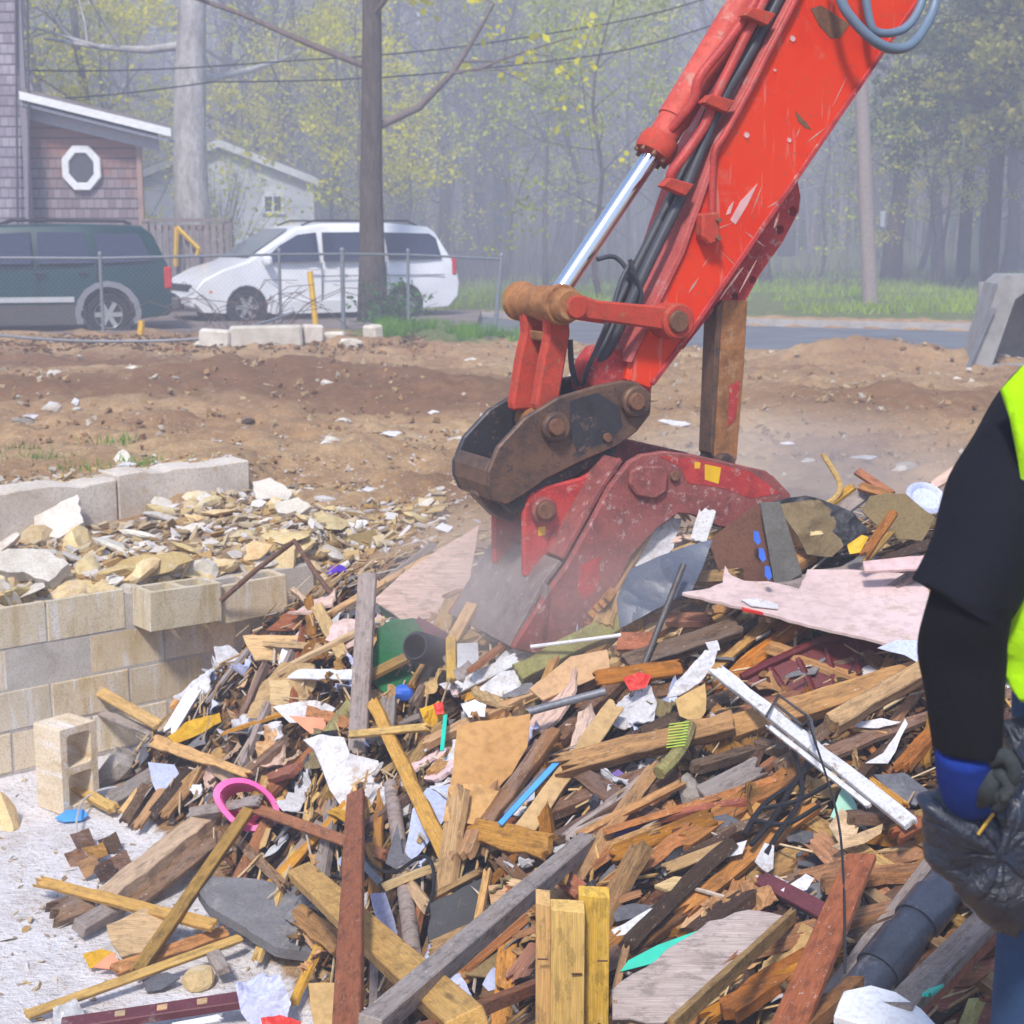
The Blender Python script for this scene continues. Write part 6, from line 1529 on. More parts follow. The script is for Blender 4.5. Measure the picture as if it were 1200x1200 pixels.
C('white_paper', 'paper', 'crumpled white paper below the frosted pane', 'paper', [(560, 812), (588, 784), (606, 780), (612, 800), (596, 822), (570, 828)], .03, 9, .003, .1, seed=6)
C('white_cup', 'cup', 'dented white cup lying on the heap above the cardboard sheet', 'whitetrim', [(540, 826), (556, 820), (570, 826), (568, 840), (550, 842)], .03, 14, .003, .14, seed=8)
C('confetti_clump', 'clump', 'clump of shredded red and yellow paper right of the short tan batten', 'yellow', [(492, 834), (514, 822), (524, 838), (516, 852), (498, 852)], .035, 16, .003, .14, seed=11)
C('red_shreds', 'shreds', 'red shreds on top of the shredded paper clump', 'redp', [(508, 826), (518, 822), (520, 834), (510, 838)], .02, 16, .003, .18)
B('teal_stick', 'stick', 'thin teal stick below the shredded paper clump', 'teal', (522, 838), (518, 880), 5, .006, (.18, .16), jag=(0, 0))
S('plywood_sheet', 'plywood', 'tan plywood panel lying below the lichen beam', 'cardboard', [(620, 812), (668, 770), (712, 758), (716, 784), (660, 812), (636, 824)], .012, .14, (0, 0), .002)
T('grey_conduit', 'conduit', 'short grey conduit lying above the large cardboard sheet', 'pipegrey', [(620, 834), (664, 822), (710, 810)], .014, .2, 3, 12)
B('brown_plate', 'plate', 'brown square board piece right of the lichen beam', 'redbrown', (724, 752), (768, 752), 24, .02, (.16, .16), jag=(.005, .01))
T('thin_pipe', 'pipe', 'thin pale pipe lying over the lichen beam', 'whitetrim', [(622, 758), (700, 748), (728, 744)], .007, .18, 3, 8)
# ---- right middle
B('splintered_beam', 'beam', 'long orange splintered beam, its broken end at the left pointing to the cardboard', 'orange', (640, 902), (860, 846), 26, .05, (.17, .17), jag=(.12, .02))
B('splintered_beam', 'beam', 'long orange beam running right under the maroon tub', 'orange', (850, 858), (1088, 786), 30, .06, (.12, .14), jag=(.03, .02))
B('white_board', 'board', 'long white peeling board slanting down to the worker bag', 'white', (838, 784), (1068, 966), 17, .022, (.24, .2), jag=(.03, .01))
B('white_strip', 'strip', 'thin white peeling strip along the lower edge of the long white board', 'white', (900, 850), (1020, 946), 7, .012, (.2, .19))
B('hewn_beam', 'beam', 'pale tan hewn beam resting at the worker elbow side of the heap', 'tan', (972, 850), (1086, 784), 22, .05, (.2, .22), jag=(.03, .0))
tub = empty('maroon_tub', on(960, 785, .1)); tag(tub, 'dark maroon ribbed plastic tub half buried under the pink board', 'tub')
Q, Mx = plane_poly([(866, 804), (900, 784), (960, 752), (1036, 732), (1038, 790), (960, 806), (924, 818), (896, 828)], .06, (0, 0)); ML = Matrix.Translation(-tub.location) @ Mx
mb = MB(); mb.prism(Q, -.01, .01); mb.build('side_wall', M['redtub'], tub, ML)
for f in (.2, .4, .6, .8):
    a = Vector(Q[0]).lerp(Vector(Q[3]), f); b = Vector(Q[7]).lerp(Vector(Q[4]), f); mb = MB(); mb.tube([(a.x, a.y, .014), (b.x, b.y, .014)], .012, 6); mb.build('rib', M['redtub'], tub, ML)
mb = MB(); mb.tube([(Q[k][0], Q[k][1], .02) for k in (0, 1, 2, 3)], .014, 8); mb.build('rim', M['redtub'], tub, ML)
C('white_flap', 'flap', 'white torn flap curling below the pink board beside the worker', 'lilac', [(1026, 764), (1050, 752), (1084, 748), (1088, 778), (1060, 768)], .02, 5, .003, .24)
C('plaster_shreds', 'plaster', 'torn white plaster strip at the upper end of the long white board', 'paper', [(780, 820), (806, 786), (826, 762), (840, 764), (836, 780), (820, 800), (796, 818)], .04, 11, .004, .2, seed=21)
C('white_scrap', 'scrap', 'small white scrap standing above the torn plaster strip', 'paper', [(826, 754), (840, 750), (844, 760), (832, 764)], .015, 12, .003, .22)
C('tan_card', 'cardboard', 'curved tan card hanging below the torn plaster strip', 'cardboard', [(790, 822), (826, 800), (828, 832), (818, 846), (796, 840)], .03, 5, .004, .15)
B('yellow_board', 'board', 'orange yellow board behind the long dark rod', 'orange', (696, 796), (800, 782), 20, .025, (.14, .14), jag=(.03, .03))
C('red_cloth', 'cloth', 'red printed cloth scrap behind the long dark rod', 'redp', [(730, 798), (748, 788), (764, 790), (758, 804), (738, 810)], .025, 12, .003, .18)
B('dark_beam', 'beam', 'dark beam slanting below the pink board from the long rod', 'brown', (732, 778), (868, 734), 22, .04, (.14, .14))
T('brush_bristles', 'brush', 'worn yellow striped scrubbing brush lying on the splintered beam', 'moss', [(772, 906), (788, 890), (800, 872), (808, 850)], .022, .19, 3, 8)
for k in range(9):
    y = 848 + k * 3.4; B('brush_stripe', 'stripe', 'thin yellow stripe of the worn scrubbing brush', 'lime', (784 - k * .4, y + 1), (808 - k * .6, y - 2), 1.6, .004, (.215, .215), jag=(0, 0), group='stripes of the scrubbing brush')
RK('grey_stone', 'stone', 'smooth grey stone below the splintered beam', 'stonegrey', 809, 930, 28, 44, .08, 41)
B('grey_log', 'log', 'grey split log right of the smooth grey stone', 'grey', (822, 936), (892, 900), 27, .05, (.08, .1), jag=(.02, .03))
S('blue_sheet', 'sheet', 'bright blue plastic sheet deep in the heap by the long rod', 'blue', [(690, 945), (700, 922), (724, 916), (722, 934), (706, 948)], .006, .06)
C('purple_cloth', 'cloth', 'purple cloth beside the bright blue sheet', 'purple', [(704, 918), (724, 902), (738, 910), (728, 930)], .02, 8, .003, .08)
B('grey_board', 'board', 'grey board slanting up right of the long rod foot', 'grey', (664, 990), (760, 916), 26, .025, (.08, .1))
B('orange_lath', 'lath', 'long thin orange lath above the weathered beam end', 'orange', (676, 980), (802, 916), 9, .018, (.13, .14))
C('purple_cloth', 'cloth', 'lavender cloth strip lying along the orange slab', 'purple', [(700, 984), (730, 974), (766, 960), (770, 966), (740, 980), (704, 992)], .015, 8, .003, .09)
B('orange_slab', 'slab board', 'rough orange slab of wood right of the lavender strip', 'orange', (716, 1004), (838, 958), 22, .035, (.1, .12), jag=(.06, .03))
B('tan_lath', 'lath', 'tan lath lying below the rough orange slab', 'tan', (778, 1020), (856, 990), 14, .02, (.1, .12))
B('tan_lath', 'lath', 'short brown lath crossing under the tan lath', 'orange', (820, 1008), (856, 1032), 10, .02, (.09, .08))
S('plywood_scrap', 'plywood', 'tan plywood scrap with dust below the tan lath', 'pale', [(766, 1044), (790, 1030), (836, 1032), (836, 1040), (804, 1052)], .014, .09, (-20, 0), .003)
S('slate_piece', 'shingle', 'black torn shingle above the white leaf shaped scrap', 'slate', [(830, 960), (852, 954), (868, 962), (860, 980), (838, 976)], .006, .1)
C('white_scrap', 'scrap', 'white pointed paper scrap lying on the tan lath end', 'paper', [(850, 1006), (862, 988), (876, 984), (870, 1000)], .01, 9, .002, .14, cuts=2)
S('slate_piece', 'shingle', 'blue black shingle right of the yellow post', 'slate', [(714, 1068), (742, 1058), (766, 1060), (752, 1074), (722, 1082)], .008, .1)
S('bark_board', 'board', 'rough edged grey board with chipped white paint right of the yellow post', 'white', [(716, 1094), (760, 1066), (794, 1056), (798, 1062), (770, 1078), (724, 1106)], .014, .08)
S('weathered_plank', 'plank', 'broad pale weathered plank with a chipped yellow edge at the bottom', 'planklight', [(716, 1170), (768, 1130), (830, 1080), (878, 1064), (926, 1068), (888, 1104), (850, 1140), (800, 1190), (776, 1205), (716, 1205)], .03, .13, (0, 0), .006)
B('chipped_edge', 'strip', 'splintered yellow strip along the edge of the broad weathered plank', 'tan', (930, 1072), (786, 1205), 9, .035, (.12, .14), jag=(.03, .02))
S('teal_strip', 'strip', 'pointed bright teal strip lying against the broad weathered plank', 'teal', [(726, 1142), (736, 1128), (770, 1108), (822, 1086), (800, 1108), (764, 1130)], .005, .16, rag=0)
B('stick', 'stick', 'thin tan stick standing right of the yellow post below the teal strip', 'tan', (734, 1110), (717, 1180), 9, .015, (.15, .14))
B('terracotta_board', 'board', 'long terracotta board slanting down at the lower right', 'redbrown', (1010, 1004), (922, 1210), 38, .02, (.24, .2), jag=(0, .01))
B('long_stick', 'stick', 'brown broken timber end at the bottom right of the terracotta board', 'orange', (1004, 1152), (938, 1212), 22, .035, (.17, .15), jag=(.02, .0))
bp = empty('black_pipe', on(1070, 1090, .15)); tag(bp, 'black plastic drain pipe with couplings running up to the trash bag', 'pipe')
a = on(1000, 1176, .13); b = on(1136, 1002, .2); L = (b - a).length; Mx = Matrix.Translation(-bp.location) @ frame(a, b - a, (0, 0, 1)) @ Matrix.Rotation(PI / 2, 4, 'Y')
mb = MB(); lathe(mb, [(0, .046), (0, .052), (L, .052), (L, .046)], Mx, 26); mb.build('tube', M['pipe'], bp, smooth='auto')
for f, w_ in ((.2, .12), (.52, .09)):
    mb = MB(); lathe(mb, [(L * f, .052), (L * f, .06), (L * f + w_, .06), (L * f + w_, .052)], Mx, 26); mb.build('coupling', M['pipe'], bp, smooth='auto')
B('channel_board', 'board', 'tan board lying along the left of the black drain pipe', 'grey', (972, 1170), (1096, 1010), 24, .03, (.1, .12), roll=-20)
B('channel_board', 'board', 'pinkish brown board lying along the right of the black drain pipe', 'grey', (1050, 1186), (1166, 1068), 34, .03, (.13, .14), jag=(.0, .02))
B('brown_edge', 'board', 'reddish edge board below the pinkish board right of the drain pipe', 'redbrown', (1062, 1196), (1172, 1088), 14, .03, (.1, .1))
S('plastic_sheet', 'sheet', 'rounded white sheet at the bottom edge below the drain pipe', 'whitetrim', [(976, 1205), (988, 1172), (1020, 1160), (1050, 1164), (1080, 1180), (1106, 1206), (1040, 1215)], .02, .24, (-8, 0), .001)
S('terracotta_sheet', 'sheet', 'dark terracotta panel at the bottom right beside the jeans', 'redbrown', [(1090, 1130), (1180, 1080), (1210, 1100), (1210, 1215), (1110, 1215), (1080, 1170)], .014, .05)
S('terracotta_tile', 'tile', 'terracotta tile with a teal edge at the bottom right', 'redbrown', [(1104, 1158), (1154, 1128), (1160, 1136), (1138, 1156), (1110, 1162)], .012, .16)
B('teal_edge', 'strip', 'small teal strip below the terracotta tile', 'teal', (1086, 1166), (1120, 1140), 10, .008, (.16, .17), jag=(.02, 0))
B('lime_stick', 'stick', 'pale green stick at the bottom right corner beside the jeans', 'moss', (1146, 1170), (1132, 1206), 16, .02, (.14, .14))
S('slate_slab', 'slab', 'grey slate slab behind the long white board near the bag', 'slate', [(1022, 912), (1060, 906), (1090, 924), (1074, 944), (1046, 938)], .012, .1)
B('orange_board', 'board', 'orange board edge below the grey slate slab', 'orange', (1018, 914), (1062, 946), 10, .02, (.12, .12))
S('mint_card', 'card', 'mint green card under the long white board', 'mint', [(972, 960), (988, 920), (1002, 938), (1012, 968), (990, 966)], .004, .12, rag=.001)
C('beige_scrap', 'scrap', 'beige torn scrap over the mint green card', 'pale', [(970, 968), (986, 948), (1008, 962), (1002, 984), (984, 988)], .02, 9, .003, .15, seed=31)
C('cream_strip', 'scrap', 'cream torn strip right of the beige scrap', 'pale', [(972, 996), (1010, 976), (1036, 960), (1034, 972), (1012, 990), (982, 1000)], .02, 9, .003, .14, seed=32)
B('orange_wedge', 'wedge', 'orange split wood wedge at the lower end of the long white board', 'redbrown', (1046, 982), (1082, 962), 18, .03, (.16, .16), jag=(.04, .01))
for k, P in enumerate(([(884, 1012), (896, 988), (908, 990), (906, 1016), (898, 1024)], [(914, 1046), (944, 1024), (954, 1028), (946, 1042), (922, 1050)], [(1012, 898), (1034, 884), (1062, 840), (1064, 846), (1040, 896)], [(998, 850), (1034, 840), (1058, 842), (1030, 852), (1000, 856)])):
    C('white_scrap', 'scrap', ('ragged white scrap below the black cables', 'flat white scrap lying on the maroon rail at lower right', 'narrow white strip left of the black sleeve', 'white foam strip above the dead leaves near the sleeve')[k], 'paper', P, .012, 12, .003, .13, seed=k + 40)
B('maroon_rail', 'rail', 'maroon board slanting behind the terracotta board', 'maroon', (890, 1030), (970, 1072), 20, .03, (.12, .12))
T('hanging_wire', 'wire', 'thin dark wire hanging straight down over the terracotta board', 'wire', [(944, 838, .3), (962, 890, .3), (982, 960, .32), (989, 1040, .32), (990, 1140, .3)], .0035, .2, 4, 5)
for k, P in enumerate(([(962, 880), (930, 920), (905, 960), (880, 990)], [(952, 868), (938, 910), (896, 942), (872, 978)], [(890, 948), (930, 940), (966, 922), (1000, 900)], [(930, 880), (940, 930), (910, 980), (898, 1000)], [(880, 960), (920, 966), (960, 944)])):
    T('tangled_cable', 'cable', 'black cable in the burnt tangle beside the long white board', 'wire', [(x, y, .14) for x, y in P], .008, .14, 4, 6, group='burnt black cables in a tangle')
wf_ = empty('wire_bracket', on(930, 840, .2)); tag(wf_, 'bent dark wire bracket standing over the long white board', 'bracket')
ML = Matrix.Translation(-wf_.location)
for P in ([(898, 840), (912, 814), (950, 842), (956, 872)], [(912, 814), (908, 824), (940, 850), (950, 842)]):
    mb = MB(); mb.tube([on(x, y, .27) for x, y in P], .005, 6); mb.build('wire', M['rod'], wf_, ML)
# ---------------------------------------------------------------- loose filling of the heap
def island_mat(name, cols, rough=.85, dk=.75, gd=.7):
    t = NT(name); g = t.n('ShaderNodeNewGeometry'); r = t.n('ShaderNodeValToRGB'); r.color_ramp.interpolation = 'CONSTANT'; e = r.color_ramp.elements
    while len(e) < len(cols): e.new(.5)
    for k, c in enumerate(cols): e[k].position = k / len(cols); e[k].color = (*c, 1)
    t.l(g.outputs['Random Per Island'], r.inputs[0]); n = t.noise(g.outputs['Position'], 60, 4, .7)
    f = t.math('FRACT', t.math('MULTIPLY', g.outputs['Random Per Island'], 37.7), 0)
    col = t.mix(t.ramp(f, [(0, dk), (1, 0)]), r.outputs[0], (.03, .02, .014))
    col = t.mix(t.ramp(n, [(.38, gd), (.6, 0)]), col, (.05, .03, .018))
    t.bump(n, .5, .003); return t.done(col, rough, 0, .2)
ISW = island_mat('splinter_wood', [(.5, .28, .09), (.36, .16, .05), (.22, .1, .04), (.12, .06, .03), (.42, .21, .06), (.28, .22, .17), (.07, .045, .03), (.5, .34, .17), (.3, .11, .035), (.16, .12, .1), (.62, .55, .5), (.2, .09, .04)])
ISC = island_mat('scrap_mix', [(.3, .14, .05), (.14, .08, .045), (.66, .64, .66), (.08, .08, .095), (.4, .25, .11), (.22, .1, .045), (.05, .04, .035), (.5, .48, .5), (.19, .17, .17), (.45, .3, .15), (.28, .12, .04), (.12, .07, .04)])
ISL = island_mat('dead_leaves', [(.32, .16, .045), (.22, .1, .03), (.42, .24, .07), (.16, .075, .03), (.36, .14, .04), (.1, .05, .03)])
ISR = island_mat('rubble_mix', [(.5, .36, .17), (.58, .46, .28), (.44, .28, .11), (.6, .55, .5), (.36, .28, .2), (.5, .4, .26), (.66, .62, .6), (.34, .24, .13)], .9, .12, .15)
ISG = island_mat('gravel_mix', [(.3, .18, .09), (.4, .26, .13), (.46, .34, .2), (.22, .12, .06), (.5, .44, .36), (.34, .21, .1), (.26, .15, .07), (.4, .29, .16)], .95, .2, .2)
rng = random.Random(2024)
def heap_pt(pxr=(60, 1195), pyr=(640, 1200)):
    for _ in range(60):
        px, py = rng.uniform(*pxr), rng.uniform(*pyr)
        if px < 420 and py < 790 - .0 * px and px < 330: continue
        p = on(px, py, 0)
        if float(in_pile(np.array([p.x]), np.array([p.y]))[0]) > .5 and p.y < 7.0: return px, py, p
    return px, py, p
def yaw_for(px, py):
    if rng.random() < .22: return rng.uniform(0, 180)
    return rng.gauss(32, 20) if px > 620 else rng.gauss(58, 34)
def lay(o, p, lift, yaw, tiltmax=14):
    n = HN(p.x, p.y); a = R(yaw); x = Vector((math.cos(a), math.sin(a), 0)); x = (x - n * x.dot(n)).normalized()
    n = Quaternion(x, R(rng.gauss(0, 16))) @ n; x = Quaternion(n.cross(x), R(rng.gauss(0, tiltmax * .5))) @ x
    o.matrix_world = frame(Vector((p.x, p.y, H(p.x, p.y))) + Vector((0, 0, lift)), x, n)
fill_mats = ['orange', 'brown', 'tan', 'grey', 'dark', 'redbrown', 'orange', 'brown', 'fresh', 'pale', 'tan', 'brown']
LAB = {'orange': 'splintered orange brown board piece among the broken timber of the heap', 'brown': 'dirty brown board piece among the broken timber of the heap', 'tan': 'tan board piece among the broken timber of the heap',
       'grey': 'weathered grey board piece among the broken timber of the heap', 'dark': 'blackened board piece in the gaps of the heap', 'redbrown': 'reddish board piece among the broken timber of the heap', 'fresh': 'fresh yellow board piece among the broken timber of the heap', 'pale': 'pale plywood strip among the broken timber of the heap',
       'slate': 'dark shingle scrap lying in the heap', 'cardboard': 'tan cardboard scrap lying in the heap', 'paper': 'white plaster or paper scrap lying in the heap', 'slab': 'grey board scrap lying in the heap', 'leaf': 'brown curled scrap lying in the heap', 'black': 'black sheet scrap lying in the heap', 'white': 'white painted chip lying in the heap', 'lilac': 'bluish white paper scrap lying in the heap'}
bp_ = {}
for m_ in set(fill_mats):
    bp_[m_] = []
    for k in range(4):
        L = rng.uniform(.28, .75); w_ = rng.uniform(.025, .085); me = board_mesh(L, w_, rng.uniform(.012, .035), (.05, .05), rng, rng.uniform(0, .012), rng.uniform(.6, 1))
        o = me.build('loose_board', M[m_]); bp_[m_].append(o.data); bpy.data.objects.remove(o)
def inst(name, data, label, cat, group):
    o = bpy.data.objects.new(name, data); COL.objects.link(o); return tag(o, label, cat, group)
for k in range(285):
    px, py, p = (heap_pt((200, 1195) if k % 4 else (560, 1195)) if k % 11 else heap_pt((500, 780), (705, 790)))
    low = px > 600 and py > 800; m_ = rng.choice(['orange', 'brown', 'dark', 'orange', 'brown', 'redbrown', 'dark', 'tan', 'brown', 'orange'] if low else ['tan', 'pale', 'fresh', 'orange', 'grey', 'brown', 'tan', 'redbrown', 'pale'])
    o = inst('loose_board', rng.choice(bp_[m_]), LAB[m_], 'board', m_ + ' board pieces in the heap'); lay(o, p, rng.uniform(.0, .11), yaw_for(px, py))
    s_ = rng.uniform(.6, 1.25); o.scale = (s_, rng.uniform(.6, 1.1), 1)
for k in range(16):
    m_ = ('tan', 'pale', 'brown', 'orange', 'grey', 'pale', 'tan', 'brown')[k % 8]; px, py = rng.uniform(590, 745), rng.uniform(700, 768); p = on(px, py, 0)
    o = inst('loose_board', rng.choice(bp_[m_]), LAB[m_], 'board', m_ + ' board pieces in the heap'); lay(o, p, rng.uniform(.1, .2), rng.uniform(0, 180)); o.scale = (rng.uniform(.5, .9), rng.uniform(.7, 1.2), 1)
sp = {}
for m_ in ('slate', 'cardboard', 'paper', 'slab', 'leaf', 'black', 'white', 'lilac'):
    sp[m_] = []
    for k in range(5):
        n = rng.randint(4, 7); r_ = rng.uniform(.03, .07); Q = []
        for j in range(n): th = 2 * PI * (j + rng.uniform(-.3, .3)) / n; q = r_ * rng.uniform(.5, 1.2); Q.append((q * math.cos(th) * 1.5, q * math.sin(th)))
        Q = rag_edges(Q, .004, rng, .02); bm = bmesh.new(); bm.faces.new([bm.verts.new((*q, 0)) for q in Q]); bmesh.ops.triangulate(bm, faces=bm.faces[:]); bmesh.ops.subdivide_edges(bm, edges=bm.edges[:], cuts=1, use_grid_fill=True)
        am = .5 if m_ in ('paper', 'leaf', 'lilac') else .15
        for v in bm.verts: v.co.z = am * .09 * noise.noise(Vector((v.co.x * 14, v.co.y * 14, k + r_ * 50))) + am * 3 * v.co.x * v.co.x
        g = bmesh.ops.extrude_face_region(bm, geom=bm.faces[:]); bmesh.ops.translate(bm, verts=[v for v in g['geom'] if isinstance(v, bmesh.types.BMVert)], vec=(0, 0, .004)); bmesh.ops.recalc_face_normals(bm, faces=bm.faces)
        me = bpy.data.meshes.new('scrap'); bm.to_mesh(me); bm.free(); me.materials.append(M[m_]); sp[m_].append(me)
order = ['slate', 'leaf', 'cardboard', 'paper', 'slab', 'leaf', 'black', 'white', 'slate', 'cardboard', 'lilac', 'leaf']
for k in range(270):
    m_ = order[k % len(order)]; px, py, p = heap_pt() if k % 9 else heap_pt((520, 770), (700, 790))
    o = inst('flat_scrap', rng.choice(sp[m_]), LAB[m_], 'scrap', m_ + ' scraps in the heap'); lay(o, p, rng.uniform(.02, .08), yaw_for(px, py), 30); s_ = rng.uniform(.5, 1.15); o.scale = (s_, s_, 1)
crump = {}
for m_ in ('paper', 'cardboard', 'pinkboard', 'pale', 'lilac', 'olive', 'black', 'leaf', 'pinkply'):
    crump[m_] = []
    for k in range(3):
        n = rng.randint(5, 8); r_ = rng.uniform(.07, .13); Q = [(r_ * rng.uniform(.55, 1.25) * 1.35 * math.cos(2 * PI * (j + rng.uniform(-.3, .3)) / n), r_ * rng.uniform(.55, 1.2) * math.sin(2 * PI * (j + rng.uniform(-.3, .3)) / n)) for j in range(n)]
        Q = rag_edges(Q, .007, rng, .025); bm = bmesh.new(); bm.faces.new([bm.verts.new((*q, 0)) for q in Q]); bmesh.ops.triangulate(bm, faces=bm.faces[:])
        for _ in range(2): bmesh.ops.subdivide_edges(bm, edges=bm.edges[:], cuts=1, use_grid_fill=True); bmesh.ops.triangulate(bm, faces=bm.faces[:])
        stiff = m_ in ('pale', 'pinkboard', 'pinkply')
        for v in bm.verts: v.co.z = (.012 if stiff else .05) * (noise.ridged_multi_fractal(Vector((v.co.x * 9, v.co.y * 9, k * 7 + r_ * 90)), .9, 2.1, 3, 1, 2) - 1) + (1.2 if stiff else 2.5) * v.co.x * v.co.x
        g = bmesh.ops.extrude_face_region(bm, geom=bm.faces[:]); bmesh.ops.translate(bm, verts=[v for v in g['geom'] if isinstance(v, bmesh.types.BMVert)], vec=(0, 0, .012 if stiff else .004)); bmesh.ops.recalc_face_normals(bm, faces=bm.faces)
        me = bpy.data.meshes.new('torn_sheet'); bm.to_mesh(me); bm.free(); me.materials.append(M[m_]); crump[m_].append(me)
CL = {'paper': 'torn white sheet crumpled into the heap', 'cardboard': 'torn tan cardboard crumpled into the heap', 'pinkboard': 'torn pinkish plaster board lying in the heap', 'pale': 'torn pale plywood lying in the heap', 'lilac': 'crumpled bluish white sheet in the heap', 'olive': 'torn olive brown card in the heap', 'black': 'torn black sheet in the heap', 'leaf': 'crumpled brown sheet in the heap', 'pinkply': 'broken pinkish plywood in the heap'}
ordu = ['paper', 'pale', 'cardboard', 'lilac', 'pinkply', 'paper', 'olive', 'pinkboard', 'leaf']; ordl = ['black', 'leaf', 'cardboard', 'olive', 'paper', 'leaf']
for k in range(120):
    up_ = k % 5 < 3; m_ = ordu[k % 9] if up_ else ordl[k % 6]
    px, py, p = heap_pt((230, 780), (720, 960)) if up_ else heap_pt((300, 1150), (860, 1200))
    o = inst('torn_sheet', rng.choice(crump[m_]), CL[m_], 'sheet', m_ + ' sheets in the heap'); lay(o, p, rng.uniform(.02, .08), yaw_for(px, py), 30); s_ = rng.uniform(.55, 1.2); o.scale = (s_, s_ * rng.uniform(.6, 1), 1)
# fine splinters, chips and leaves: nobody could count them
def splinters(n, name, mat, label, cat, lr, wr, tr, pick, liftr, chips=False):
    mb = MB()
    for k in range(n):
        px, py, p, yaw = pick(); L = rng.uniform(*lr) * rng.choice((.5, .7, 1)); w_ = rng.uniform(*wr); t_ = rng.uniform(*tr); nn = HN(p.x, p.y, .08); a = R(yaw)
        x = Vector((math.cos(a), math.sin(a), 0)); x = (x - nn * x.dot(nn)).normalized(); nn = Quaternion(x, rng.gauss(0, .5)) @ nn; x = Quaternion(nn.cross(x), rng.gauss(0, .22)) @ x
        Mx = frame(Vector((p.x, p.y, H(p.x, p.y) + rng.uniform(*liftr))), x, nn)
        if chips:
            m = rng.randint(3, 5); Q = [(L * .5 * rng.uniform(.5, 1.1) * math.cos(2 * PI * (j + rng.uniform(-.3, .3)) / m), w_ * .5 * rng.uniform(.5, 1.1) * math.sin(2 * PI * (j + rng.uniform(-.3, .3)) / m)) for j in range(m)]
            mb.prism(Q, -t_ / 2, t_ / 2, M=Mx)
        else:
            vs = [(-L / 2, -w_ * rng.uniform(.1, .5), -t_ / 2), (-L / 2 + rng.uniform(0, .3) * L, w_ * .5, -t_ / 2), (L / 2, w_ * rng.uniform(0, .5), -t_ / 2), (L / 2 - rng.uniform(0, .3) * L, -w_ * .5, -t_ / 2)]
            vs = [Mx @ Vector(v) for v in vs] + [Mx @ Vector((v[0] * .98, v[1] * .9, t_ / 2)) for v in vs]
            mb.add(vs, [(3, 2, 1, 0), (4, 5, 6, 7), (0, 1, 5, 4), (1, 2, 6, 5), (2, 3, 7, 6), (3, 0, 4, 7)])
    return tag(mb.build(name, mat, recalc=False), label, cat, kind='stuff')
# quick sampler over the heap in plan
cand = []
while len(cand) < 30000:
    x = rng.uniform(-2.2, 3.2); y = rng.uniform(3.2, 7.3); cand.append((x, y))
ca_ = np.array(cand); ok = in_pile(ca_[:, 0], ca_[:, 1]) > .35; ok &= np.abs(ca_[:, 0]) < ca_[:, 1] * .37
heapxy = ca_[ok]
def pick_heap():
    x, y = heapxy[rng.randrange(len(heapxy))]; p = Vector((float(x), float(y), 0)); px = 600 + 1800 * x / y
    return px, 0, p, yaw_for(px, 0)
splinters(3800, 'wood_splinters', ISW, 'countless small wood splinters covering the heap', 'splinters', (.05, .26), (.008, .03), (.004, .014), pick_heap, (-.03, .035))
splinters(2800, 'small_scraps', ISC, 'countless small torn scraps and chips in the heap', 'scraps', (.03, .1), (.02, .06), (.003, .008), pick_heap, (-.02, .04), True)
splinters(1500, 'pale_splinters', island_mat('pale_splinter', [(.62, .42, .2), (.55, .33, .12), (.68, .52, .32), (.5, .36, .22), (.6, .5, .42), (.44, .25, .09)], .8, .2, .25), 'fine pale splinters and torn fibres lying over the heap', 'splinters', (.06, .24), (.004, .013), (.003, .007), pick_heap, (.03, .11))
def pick_leaf():
    if rng.random() < .6:
        px, py = rng.gauss(1010, 70), rng.gauss(900, 45); p = on(px, py, 0)
    else: return pick_heap()
    return px, py, p, rng.uniform(0, 180)
splinters(1500, 'dead_leaves', ISL, 'brown dead leaves drifted into the right of the heap', 'leaves', (.03, .08), (.03, .06), (.002, .004), pick_leaf, (.0, .07), True)
def pick_floor():
    for _ in range(40):
        x = rng.uniform(-2.6, -.9); y = rng.uniform(4.3, 7.0); s = (x - WA.x) * WN.x + (y - WA.y) * WN.y
        d = float(H(x, y))
        if s > .05 and d < -.86 and rng.random() < (1.0 if noise.noise((x * 1.5, y * 1.5, 1)) > .05 else .25): break
    return 0, 0, Vector((x, y, 0)), rng.uniform(0, 180)
splinters(240, 'floor_litter', ISR, 'small chips and dust scattered on the pale pit floor', 'litter', (.012, .11), (.006, .04), (.002, .006), pick_floor, (.0, .006), True)

# ---------------------------------------------------------------- rubble between the two walls
def rub_pt():
    for _ in range(80):
        px, py = rng.uniform(-10, 520), rng.uniform(575, 715); p = on(px, py, 0); s = (p.x - WA.x) * WN.x + (p.y - WA.y) * WN.y; us = (p.x - UA.x) * UN.x + (p.y - UA.y) * UN.y
        if s < -.02 and us > .03 and p.y < 10.5: return px, py, p
    return px, py, p
rocks = []
for k in range(10):
    o = rock_mb(.06 * rng.uniform(.8, 1.3), .045 * rng.uniform(.7, 1.2), .016 * rng.uniform(.6, 1.5), 100 + k, 2).build('stone_fragment', M['stone'] if k % 3 else M['concrete']); rocks.append(o.data); bpy.data.objects.remove(o)
for k in range(170):
    px, py, p = rub_pt(); o = inst('stone_fragment', rocks[k % 10], 'yellowish stone fragment in the rubble between the two walls' if (k % 10) % 3 else 'pale concrete fragment in the rubble between the two walls', 'stone', 'stone fragments between the walls' if (k % 10) % 3 else 'concrete fragments between the walls')
    s_ = rng.choice((.5, .8, 1.1, 1.6, 2.3)); o.scale = (s_, s_, s_); o.rotation_euler = (rng.gauss(0, .4), rng.gauss(0, .4), rng.random() * 6.28); o.location = Vector((p.x, p.y, H(p.x, p.y) + .012 * s_))
def pick_rub():
    px, py, p = rub_pt(); return px, py, p, rng.gauss(40, 40)
